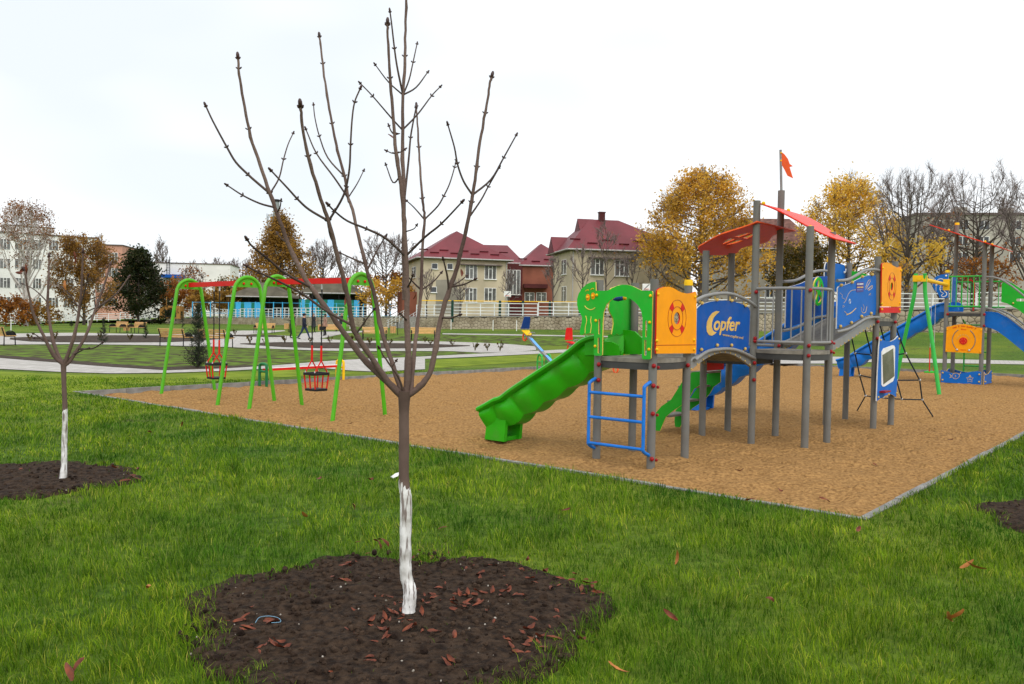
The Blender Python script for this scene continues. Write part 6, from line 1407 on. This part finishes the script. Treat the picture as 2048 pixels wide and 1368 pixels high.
def tree(name, label, px, ytop, Z, zb, width, prof, limbs=26, secs=5, twigs=7, leaves=0, leaf=.2, lm=None, low=.18, up=1.1, trunk_r=None, bark='bark_grey', seed=1, group=None, leaf_low=0.0, leaf_hi=1.0, twig_r=.022, cat='tree', fill=0.0, curve=.5, top_t=.8):
    """prof(t): crown half width as a share of width at height share t"""
    rs = np.random.RandomState(seed); base = P(px, 640, Z); top = P(px, ytop, Z).z; H = top - zb; root = thing(name, label, cat, (base.x, base.y, zb), 0, group); W = width * Z / FPX / 2
    tr = trunk_r or H * .016; mt = MB(); ht = H * .9
    axis = [V((rs.uniform(-.02, .02) * H * u, rs.uniform(-.02, .02) * H * u, ht * u)) for u in np.linspace(0, 1, 7)]; axis[0] = V((0, 0, -.3))
    mt.tube(axis, [tr * max(.06, 1.25 - 1.15 * u ** .8) for u in np.linspace(0, 1, 7)], 7)
    ax = lambda t: V([float(np.interp(t, np.linspace(0, 1, 7) * .9, [p[i] for p in axis])) for i in range(3)])
    mtw = MB(); tips = []; limbp = []
    for k in range(limbs):
        t0 = low + (top_t - low) * ((k + rs.rand()) / limbs) ** .85; s = ax(t0); az = k * 2.4 + rs.uniform(-.5, .5)
        te = min(.985, t0 + (1 - t0) * rs.uniform(.35, .95) * min(1, up)); rad = W * prof(te) * rs.uniform(.72, 1.05)
        e = V((rad * math.cos(az), rad * math.sin(az), te * H)); m1 = s.lerp(e, .45) + V((math.cos(az), math.sin(az), 0)) * rad * .22 * curve - V((0, 0, (te - t0) * H * .12 * curve)); m2 = s.lerp(e, .75) + V((math.cos(az), math.sin(az), 0)) * rad * .12 * curve
        r0 = tr * (1 - t0) * .55 + .01; lp = [s, m1, m2, e]; limbp.append(lp); mt.tube(lp, [r0, r0 * .65, r0 * .4, r0 * .15], 5)
        for q in range(secs):
            u = rs.uniform(.25, .98); i = min(2, int(u * 3)); f = u * 3 - i; p = lp[i].lerp(lp[i + 1], f); d = (lp[i + 1] - lp[i]).normalized(); sd = (d + V(rs.normal(size=3)) * .55 + V((0, 0, .25))).normalized(); L = H * rs.uniform(.07, .15) * (1.1 - .3 * u)
            e2 = p + sd * L; hx = math.hypot(e2.x, e2.y); lim = W * prof(min(1, max(0, e2.z / H))) * 1.08
            if hx > lim and hx > 0: e2.x *= lim / hx; e2.y *= lim / hx
            mid = p.lerp(e2, .5) + V(rs.normal(size=3)) * L * .06; mtw.tube([p, mid, e2], [twig_r * 1.6, twig_r * 1.1, twig_r * .6], 3, cap=False)
            for w in range(twigs):
                f = rs.uniform(.2, 1); pb = p.lerp(e2, f); td = (sd + V(rs.normal(size=3)) * .6 + V((0, 0, .3))).normalized(); te_ = pb + td * L * rs.uniform(.25, .6); mtw.tube([pb, te_], [twig_r * .8, twig_r * .35], 3, cap=False); tips.append(te_); tips.append(pb.lerp(te_, .5))
    mt.build('trunk', MATS[bark], root, 60)
    if mtw.v: mtw.build('crown_twigs', MATS['twig_far'] if bark != 'bark_pale' else MATS[bark], root, None)
    if leaves:
        T = np.array([tuple(p) for p in tips]); h = T[:, 2] / H; T = T[(h >= leaf_low) & (h <= leaf_hi)]
        nf = int(leaves * fill); P_ = T[rs.randint(len(T), size=leaves - nf)] + rs.normal(size=(leaves - nf, 3)) * leaf * 2.2
        if nf:
            A_ = np.array([[tuple(q) for q in lp] for lp in limbp]); k = rs.randint(len(A_), size=nf); u = rs.beta(2.2, 1.1, nf) * 3; i = np.minimum(u.astype(int), 2); f = (u - i)[:, None]
            Q = A_[k, i] * (1 - f) + A_[k, i + 1] * f; sg = (.018 + .022 * rs.rand(len(A_)))[k][:, None] * H
            P_ = np.concatenate([P_, Q + rs.normal(size=(nf, 3)) * sg * np.array([1, 1, 1.5])])
        leaf_cloud(P_, leaf, lm, 'crown', root, rs)
    return root
ROUND = lambda t: max(.05, math.sin(math.pi * min(1, max(0, (t - .05) / .97))) ** .6)
VASE = lambda t: max(.05, (min(1, t / .62)) ** .8 if t < .62 else math.sqrt(max(0, 1 - ((t - .62) / .4) ** 2)))
CONE = lambda t: max(.03, min(1, (1 - t) * 1.22)) * (1 if t > .15 else t / .15)
OVAL = lambda t: max(.04, math.sqrt(max(0, 1 - ((t - .52) / .5) ** 2)))
tz = lambda px: float(np.interp(px, PXW, TOPZ))
tree('poplar_tree', 'large golden tree with dense leaves between the beige house and the tower', 1398, 341, 82, 2.0, 290, lambda t: min(1, 1.5 * (1 - t) ** .62) * min(1, .75 + t), 64, 5, 6, 24000, .135, 'leaf_gold', .04, .42, seed=4, fill=.72, top_t=.93)
tree('birch_tree', 'bright yellow tree with feathery crown right of the flag', 1694, 358, 92, 2.5, 235, lambda t: min(1, 1.5 * (1 - t) ** .6) * min(1, .8 + t), 60, 5, 6, 20000, .135, 'leaf_yellow', .04, .45, seed=6, fill=.72, top_t=.93)
tree('olive_tree', 'dull olive brown leafy tree behind the tower posts', 1600, 470, 84, 2.4, 130, OVAL, 30, 5, 6, 9000, .13, 'leaf_olive', .05, .45, seed=8, fill=.7)
tree('bare_tree', 'round bare tree with a few yellow leaves low down, right of the yellow tree', 1812, 342, 78, 2.8, 205, VASE, 46, 7, 9, 1500, .14, 'leaf_yellow', .12, 1.3, seed=11, leaf_hi=.5, curve=.9, twig_r=.015)
tree('bare_tree', 'broad bare brown tree in front of the apartment block', 1945, 348, 86, 2.9, 250, VASE, 46, 7, 9, 500, .12, 'leaf_rust', .12, 1.3, seed=12, leaf_hi=.5, curve=.9, twig_r=.016)
tree('bare_tree', 'bare reddish tree at the right edge above the stair', 2060, 380, 78, 3.0, 190, VASE, 34, 6, 8, 500, .12, 'leaf_rust', .1, 1.2, seed=14, leaf_hi=.6)
tree('bare_tree', 'thin bare tree between the two broad bare trees at the right', 1880, 425, 90, 2.9, 120, OVAL, 26, 6, 7, 900, .12, 'leaf_rust', .08, 1.2, seed=15)
tree('bare_tree', 'low russet bush like tree behind the seahorse panel', 1960, 520, 74, 2.9, 190, ROUND, 26, 5, 7, 2200, .12, 'leaf_rust', .05, 1.0, seed=16)
tree('bare_tree', 'low bare tree behind the wave panel at the right', 1780, 520, 76, 2.8, 120, ROUND, 22, 5, 7, 900, .12, 'leaf_gold', .05, 1.0, seed=17)
tree('hornbeam_tree', 'tall conical brown orange tree beside the chimney pipe', 560, 428, 142, 1.0, 245, lambda t: max(.02, 1.06 * (1 - t)) * min(1, .6 + t * 3), 70, 5, 5, 22000, .2, 'leaf_brown', .02, .25, seed=20, fill=.8, curve=.1, top_t=.93)
tree('bare_tree', 'bare fan shaped tree behind the right end of the red swing beam', 645, 488, 150, 1.2, 105, ROUND, 34, 6, 8, 0, seed=21, twig_r=.04, low=.2)
tree('bare_tree', 'spreading bare tree with orange leaves left of the beige house', 772, 472, 118, 1.5, 150, VASE, 38, 6, 8, 1400, .2, 'leaf_rust', .15, 1.1, seed=22, leaf_hi=.5, twig_r=.03)
tree('orange_shrub', 'orange leaved shrub at the left corner of the beige house', 778, 556, 106, 1.5, 120, ROUND, 24, 5, 6, 3600, .15, 'leaf_gold', .04, .5, seed=23, cat='shrub', fill=.3)
tree('spruce_tree', 'dark green bushy evergreen beside the pink block', 277, 500, 128, -.3, 140, lambda t: (CONE(t) * .75 + .25 * ROUND(t)) * (1.1 if t < .35 else 1), 40, 5, 5, 12000, .22, 'leaf_green', .02, .3, seed=25, fill=.6, curve=.2, top_t=.93)
tree('golden_tree', 'golden brown tree in front of the pink block', 168, 472, 112, -.5, 145, lambda t: OVAL(t) ** .8 * (1.05 - .3 * t), 40, 6, 6, 12000, .15, 'leaf_dull', .05, .5, seed=26, fill=.6, top_t=.93)
tree('sparse_tree', 'pale trunked tall tree with sparse brown leaves in front of the white block', 52, 402, 104, -.6, 165, lambda t: OVAL(t) * (1.15 - .5 * t), 40, 5, 4, 4200, .12, 'leaf_sparse', .1, 1.2, bark='bark_pale', seed=27, twig_r=.02)
tree('rust_shrub', 'rust coloured bush in the lower left corner of the white block', 12, 590, 100, -.6, 110, ROUND, 22, 5, 6, 3800, .16, 'leaf_rust', .04, .5, seed=28, cat='shrub', fill=.4)
tree('rust_shrub', 'low rust coloured bush beneath the sparse tree', 75, 606, 106, -.6, 80, ROUND, 18, 5, 5, 2000, .16, 'leaf_brown', .04, .5, seed=29, cat='shrub', fill=.4)
tree('rust_tree', 'rust leaved small tree behind the left swing arch', 352, 556, 138, .6, 90, ROUND, 24, 5, 6, 4000, .2, 'leaf_rust', .05, .5, seed=30, fill=.4)
tree('bare_tree', 'small bare tree in front of the low white hall', 385, 535, 150, .6, 70, ROUND, 24, 5, 6, 500, .2, 'leaf_rust', .05, 1, seed=31, twig_r=.035)
tree('brown_hedge', 'dense brown hedge mass between the swings and the left pavilion', 440, 578, 134, .9, 130, lambda t: 1 if t < .8 else .8, 30, 4, 5, 7000, .22, 'leaf_brown', .02, .9, seed=32, cat='hedge', fill=.75)
tree('green_shrub', 'olive green rounded shrub behind the left pavilion roof', 468, 552, 160, .9, 90, ROUND, 20, 4, 5, 3600, .24, 'leaf_olive', .03, .5, seed=33, cat='shrub', fill=.6)
for i, (px, yt, w) in enumerate([(322, 480, 32), (395, 520, 60), (437, 518, 48), (462, 522, 44), (484, 520, 50), (505, 526, 44), (415, 530, 40), (700, 520, 60), (360, 524, 44)]):
    tree('far_tree', 'far bare tree on the skyline, %s from the left' % ORD[[0, 2, 4, 5, 6, 7, 3, 8, 1][i]], px, yt, 235, .5, w, OVAL, 18, 5, 5, 0, seed=40 + i, twig_r=.06, low=.15, group='far bare trees on the skyline')
for i, (px, yt, Z, w, lab) in enumerate([(1105, 512, 80, 46, 'slim bare tree in front of the brick wall beside the right house'), (1163, 492, 81, 70, 'bare dark tree at the left corner of the right house'), (1210, 448, 82, 78, 'tall bare tree rising over the right house windows'), (1262, 500, 81, 60, 'small bare tree under the right window of the right house'),
                                      (1018, 540, 92, 44, 'small bare tree in front of the glazed stairwell'), (853, 540, 92, 50, 'small bare tree in front of the left house'), (920, 560, 90, 40, 'thin bare tree below the plaster patch of the left house'), (1310, 520, 79, 60, 'small bare tree under the golden tree')]):
    tree('bare_tree', lab, px, yt, Z, tz(px), w, OVAL, 16, 5, 6, 40 if i == 2 else 0, .1, 'leaf_rust', .28, 1.3, seed=60 + i, twig_r=.018, trunk_r=.09, curve=.3)
# young conifers and planted shrubs in the park
def conifer(label, px, py, ytop, wpx, seed, lean=0.0, kind='young_conifer', dens=60):
    b = GT(px, py); Z = b.y; H = (py - ytop) * Z / FPX; root = thing(kind, label, 'conifer', b, 0, 'young conifers in the park'); rs = np.random.RandomState(seed)
    mb = MB(); mb.tube([(0, 0, -.05), (lean * H, 0, H)], [.025, .006], 6); mb.build('trunk', MATS['bark_grey'], root)
    mw = MB(); W = wpx * Z / FPX / 2; pts = []
    for k in range(dens):
        t = rs.uniform(.02, .96) ** (1.5 if dens > 60 else 1); a = k * 2.4; L = W * (1 - t) ** .8 * rs.uniform(.6, 1.1) + .02; p = V((lean * H * t, 0, H * t)); e = p + V((L * math.cos(a), L * math.sin(a), L * .55)); mw.tube([p, e], [.006, .002], 3, cap=False)
        for q in range(26): f = rs.uniform(.1, 1); pts.append(tuple(p.lerp(e, f) + V(rs.normal(size=3)) * .025))
    mw.build('branches', MATS['bark_grey'], root, None); leaf_cloud(np.array(pts), .045, 'leaf_conifer', 'crown', root, rs, .16); return root
conifer('wide young spruce behind the left swing leg', 396, 736, 602, 64, 1, dens=200); conifer('slim young conifer left of the park benches', 207, 687, 634, 22, 2); conifer('slim leaning young conifer right of the pair of benches', 293, 678, 636, 14, 3, -.12); conifer('thin young conifer behind the left swing arch', 367, 664, 622, 12, 4, -.1)
conifer('small dark conifer beside the wooden bin and the people', 581, 667, 634, 16, 5); conifer('low dark conifer between the people and the nearer swing leg', 687, 673, 655, 20, 6); conifer('small conifer by the retaining wall left of the steps', 728, 655, 635, 12, 7); conifer('tiny conifer at the left behind the sparse tree', 143, 653, 642, 10, 8)
# ------------------------------------------------------------------ benches, bins
def make_bench(label):
    root = thing('park_bench', label, 'bench', (0, 0, 0), 0, 'park benches')
    for x in (-.8, .8):
        mb = MB(); mb.tube([(x, .28, 0), (x, .27, .42), (x, -.25, .42), (x, -.27, 0)], .028, 6); mb.tube([(x, .25, .42), (x, .38, .85)], .028, 6)
        mb.tube([(x, -.02 + .27 * math.cos(t), .44 + .24 * math.sin(t)) for t in np.linspace(0, math.pi, 9)], .03, 6); mb.prism([(-.02 + .25 * math.cos(t), .44 + .2 * math.sin(t)) for t in np.linspace(0, math.pi, 9)], .02, (x, 0, 0), YA, ZA); mb.build('frame', MATS['iron'], root)
    for i in range(4): mb = MB(); mb.box((0, -.22 + .14 * i, .45), (1.75, .115, .035)); mb.build('seat_slat', MATS['wood_slat'], root, None)
    R_ = Matrix.Rotation(-.28, 3, 'X')
    for i in range(4): mb = MB(); mb.box((0, .245 + .035 * i, .53 + .1 * i), (1.75, .03, .07), R_); mb.build('back_slat', MATS['wood_slat'], root, None)
    return root
bspec = [(-2, 691, math.pi - .45, 'wooden bench cut by the left edge, seen from behind'), (236, 666, -.65, 'wooden bench left of the bin, left one of a facing pair'), (273, 667, -.65, 'wooden bench right of the bin in the distant pair at the left'), (352, 693, math.pi - .45, 'wooden bench seen from behind through the left swing arch'),
         (432, 695, math.pi - .4, 'wooden bench seen from behind, under the left swing seat'), (528, 667, -.05, 'wooden bench facing the plaza between the two swings'), (668, 671, .1, 'wooden bench behind the person in the pale coat'), (749, 680, .1, 'wooden bench just left of the bin near the steps'), (846, 681, .05, 'wooden bench just right of the bin near the steps')]
b0 = None
for px, py, rz, lab in bspec:
    if b0 is None: b0 = make_bench(lab); o = b0
    else: o = copy_tree(b0); o['label'] = lab
    o.location = GT(px, py, .03); o.rotation_euler = (0, 0, rz)
def make_bin(label):
    root = thing('litter_bin', label, 'litter bin', (0, 0, 0), 0, 'wooden litter bins')
    mb = MB(); mb.tube([(.38, 0, 0), (.38, 0, 1.1)], .03, 8); mb.tube([(.38, 0, 1.05), (.0, 0, 1.05)], .025, 6); mb.prism(roundrect(-.28, -.22, .28, .22, .1), .03, (0, 0, 1.08), XA, YA); mb.build('stand', MATS['iron'], root, 40)
    mb = MB(); mb.tube([(0, 0, .18), (0, 0, .68)], .2, 14); mb.build('drum', MATS['iron'], root, 40)
    for k in range(12):
        a = k * math.pi / 6; mb = MB(); mb.box((.225 * math.cos(a), .225 * math.sin(a), .43), (.02, .09, .56), Matrix.Rotation(a, 3, 'Z')); mb.build('slat', MATS['wood_slat'], root, None)
    return root
n0 = None
for px, py, lab in [(253, 665, 'wooden litter bin between the distant pair of benches'), (573, 661, 'wooden litter bin left of the people'), (641, 664, 'wooden litter bin behind the group of people'), (786, 670, 'wooden litter bin in front of the park steps')]:
    if n0 is None: n0 = make_bin(lab); o = n0
    else: o = copy_tree(n0); o['label'] = lab
    o.location = GT(px, py, .0)
# white marker stakes on the far lawn
sm = MB(); sm.tube([(0, 0, -.1), (0, 0, .95)], .035, 6); sme = sm.mesh('marker_stake', MATS['white_paint'], 40)
for px, py, lab in [(22, 661, 'white stake at the far left lawn'), (176, 657, 'white stake in front of the distant benches'), (700, 658, 'white stake by the wall left of the steps'), (902, 659, 'white stake right of the steps by the wall'), (986, 661, 'white stake by the wall, left of the seesaw'), (1033, 662, 'white stake by the wall just beside the seesaw backrest')]:
    o = link('marker_stake', sme, None, lab, 'stake', 'white marker stakes'); o.location = GT(px, py)
# low plants in the flower beds
def plant(px, py, seed, h=.45):
    b = GT(px, py, .04); rs = np.random.RandomState(seed); mb = MB()
    for k in range(9):
        a = rs.uniform(0, 6.28); e = V((.16 * math.cos(a), .16 * math.sin(a), h * rs.uniform(.6, 1))); mb.tube([(0, 0, 0), e * .5 + V((0, 0, .05)), e], [.012, .009, .005], 4, cap=False)
        for q in range(4): c = e * rs.uniform(.5, 1); s = .04; d = V(rs.normal(size=3)) * s; d2 = V(rs.normal(size=3)) * s * .6; mb.add([c - d, c + d2, c + d, c - d2], [(0, 1, 2, 3)])
    return mb
pm = [plant(600, 690, s).mesh('bed_plant', MATS['leaf_olive'], None) for s in range(3)]
for i, (px, py) in enumerate([(500, 690), (530, 692), (570, 688), (620, 687), (660, 688), (700, 689), (740, 692), (780, 690), (820, 691), (860, 692), (905, 693), (950, 703), (975, 703), (1000, 704), (60, 682), (110, 680), (200, 679), (260, 682), (330, 680), (850, 686), (470, 672), (520, 673)]):
    o = link('bed_plant', pm[i % 3], None, 'small dry plant sprouting from the dark flower bed', 'plant', 'small plants in the flower beds'); o.location = GT(px, py, .04); o.rotation_euler = (0, 0, i); o.scale = (1, 1, RND.uniform(.7, 1.2))
# ------------------------------------------------------------------ people on the plaza
mat('skin', (0.45, 0.26, 0.18), rough=.55); mat('cloth_black', (0.014, 0.014, 0.017), rough=.85); mat('cloth_navy', (0.013, 0.016, 0.03), rough=.8); mat('cloth_jeans', (0.022, 0.035, 0.075), rough=.85); mat('cloth_coat', (0.028, 0.032, 0.036), rough=.85); mat('cloth_beige', (0.33, 0.19, 0.14), rough=.85); mat('cloth_pale', (0.4, 0.4, 0.42), rough=.85)
mat('hair_dark', (0.02, 0.015, 0.012), rough=.7); mat('hair_grey', (0.2, 0.17, 0.15), rough=.7); mat('shoe', (0.01, 0.01, 0.01), rough=.5)
def person(label, px, py, rz, top, legs, hair, stride=0.0, coat=.82, h=1.73, hand=None, cap=False):
    s = h / 1.75; root = thing('person', label, 'person', GT(px, py, .03), rz, 'people on the plaza')
    J = dict(pel=(0, 0, .95), wa=(0, 0, 1.1), ch=(0, 0, 1.32), nk=(0, .0, 1.48), hd=(0, -.02, 1.62), tp=(0, -.02, 1.72))
    hp = {}; E = [('pel', 'wa'), ('wa', 'ch'), ('ch', 'nk'), ('nk', 'hd'), ('hd', 'tp')]; Rr = dict(pel=.17, wa=.165, ch=.18, nk=.062, hd=.1, tp=.06)
    for i, sd in enumerate((-1, 1)):
        st = stride * sd; k = str(i)
        J['hip' + k] = (sd * .09, 0, .9); J['kn' + k] = (sd * .1, -.2 * st - .04 * abs(st), .5); J['an' + k] = (sd * .1, -.42 * st + (.06 if st < 0 else 0), .09); J['to' + k] = (sd * .11, -.42 * st - .16, .04)
        J['sh' + k] = (sd * .17, 0, 1.42); J['el' + k] = (sd * .25, .1 * st + .02, 1.14); J['wr' + k] = (sd * .24, .22 * st - .1, .92)
        if hand == 'front': J['el' + k] = (sd * .25, 0, 1.16); J['wr' + k] = (sd * .1, -.24, 1.12)
        E += [('pel', 'hip' + k), ('hip' + k, 'kn' + k), ('kn' + k, 'an' + k), ('an' + k, 'to' + k), ('ch', 'sh' + k), ('sh' + k, 'el' + k), ('el' + k, 'wr' + k)]
        Rr.update({'hip' + k: .105, 'kn' + k: .07, 'an' + k: .05, 'to' + k: .04, 'sh' + k: .085, 'el' + k: .06, 'wr' + k: .042})
    keys = list(J); me = bpy.data.meshes.new('p'); me.from_pydata([tuple(c * s for c in J[k]) for k in keys], [(keys.index(a), keys.index(b)) for a, b in E], []); ob = bpy.data.objects.new('p', me); COL.objects.link(ob)
    sk = ob.modifiers.new('s', 'SKIN'); lay = me.skin_vertices[0] if me.skin_vertices else None
    if lay is None:
        bm = bmesh.new(); bm.from_mesh(me); bm.verts.layers.skin.verify(); bm.to_mesh(me); bm.free(); lay = me.skin_vertices[0]
    for i, k in enumerate(keys): lay.data[i].radius = (Rr[k] * s, Rr[k] * s * (.72 if k in ('pel', 'wa', 'ch') else 1)); lay.data[i].use_root = (k == 'pel')
    ob.modifiers.new('d', 'SUBSURF').levels = 1; bpy.context.view_layer.update()
    b2 = bpy.data.meshes.new_from_object(ob.evaluated_get(bpy.context.evaluated_depsgraph_get())); bpy.data.objects.remove(ob)
    for m in (top, legs, 'skin', 'shoe'): b2.materials.append(MATS[m])
    for p in b2.polygons:
        z = p.center.z / s; p.use_smooth = True; arm = abs(p.center.x) > .19 * s and z > .8
        p.material_index = 2 if z > 1.47 else (3 if z < .1 else (1 if z < coat and not arm else 0))
    body = link('body', b2, root)
    if coat < .8:
        mb = MB(); n = 12; ring = lambda z, rx, ry: [(rx * math.cos(t), ry * math.sin(t), z * s) for t in np.linspace(0, 2 * math.pi, n + 1)[:-1]]; rr_ = [ring(1.15, .19, .15), ring(.95, .21, .17), ring(coat, .24, .2)]
        mb.add([p for q in rr_ for p in q], [(i * n + j, i * n + (j + 1) % n, (i + 1) * n + (j + 1) % n, (i + 1) * n + j) for i in range(2) for j in range(n)]); mb.build('coat_skirt', MATS[top], root)
    mb = MB(); mb.ball((0, .012 * s, 1.655 * s), .112 * s, 10, 7, (.92, 1, 1.0)); hp_ = mb.build('hair', MATS[hair], root)
    if cap: mb = MB(); mb.ball((0, -.01, 1.71 * s), .12 * s, 10, 5, (1, 1.15, .55)); mb.build('cap', MATS['cloth_black'], root)
    mb = MB(); mb.ball((0, -.12 * s, 1.62 * s), .018, 5, 4, (.8, 1, 1.2)); [mb.ball((x, -.105 * s, 1.645 * s), .012, 5, 4) for x in (-.035, .035)]; mb.ball((0, -.105 * s, 1.575 * s), .02, 5, 3, (1.3, .6, .4)); mb.build('face', MATS['skin'], root)
    for i, sd in enumerate((-1, 1)):
        w = V(J['wr' + str(i)]) * s; mb = MB(); d = V((0, -.4, -1)).normalized() if hand != 'front' else V((-sd * .6, -.7, .1)).normalized(); mb.ball(w + d * .045, .04, 6, 5, (.6, .9, 1.2))
        for q in range(4): b_ = w + d * .08 + V((0, (q - 1.5) * .018, 0)); mb.tube([b_, b_ + d * .035, b_ + d * .06 + V((-sd * .015, 0, 0))], [.009, .008, .006], 5)
        mb.tube([w + d * .03 + V((0, -.035, 0)), w + d * .06 + V((-sd * .01, -.06, 0))], [.01, .007], 5); mb.build('hand', MATS['skin'], root)
    return root
person('person in dark jacket and black trousers, leftmost of the group', 586, 678, math.radians(80), 'cloth_black', 'cloth_black', 'hair_dark', .25, h=1.8)
person('person in navy jacket, jeans and cap walking to the right', 608, 679.5, math.radians(85), 'cloth_navy', 'cloth_jeans', 'hair_dark', .85, cap=True)
person('person in long dark grey coat with fair hair', 627, 666, math.radians(70), 'cloth_coat', 'cloth_black', 'hair_grey', .1, coat=.5, hand='front', h=1.74)
pd = person('person in short pinkish beige coat and wide black trousers', 650, 672.5, math.radians(-60), 'cloth_beige', 'cloth_black', 'hair_dark', .15, coat=.76, h=1.72)
person('person in pale top, behind the hanging withered leaf', 673, 664, math.radians(-30), 'cloth_pale', 'cloth_black', 'hair_dark', .1, h=1.72)
person('person in dark coat, rightmost of the group', 683, 663, math.radians(20), 'cloth_coat', 'cloth_black', 'hair_grey', .1, coat=.6, h=1.74)
bg = GT(646, 672.5, .03); mb = MB(); mb.prism([(-.17, 0), (.17, 0), (.15, .3), (-.15, .3)], .12, (0, 0, .45), XA, ZA); o = mb.build('handbag', MATS['cloth_black'], None, 30, label='black handbag held by the person in the beige coat', cat='bag'); o.location = (bg.x - .05, bg.y - .3, bg.z)
mb = MB(); mb.tube([(-.1, 0, .75), (-.05, 0, .92), (.05, 0, .92), (.1, 0, .75)], .012, 5); mb.build('strap', MATS['cloth_black'], o)
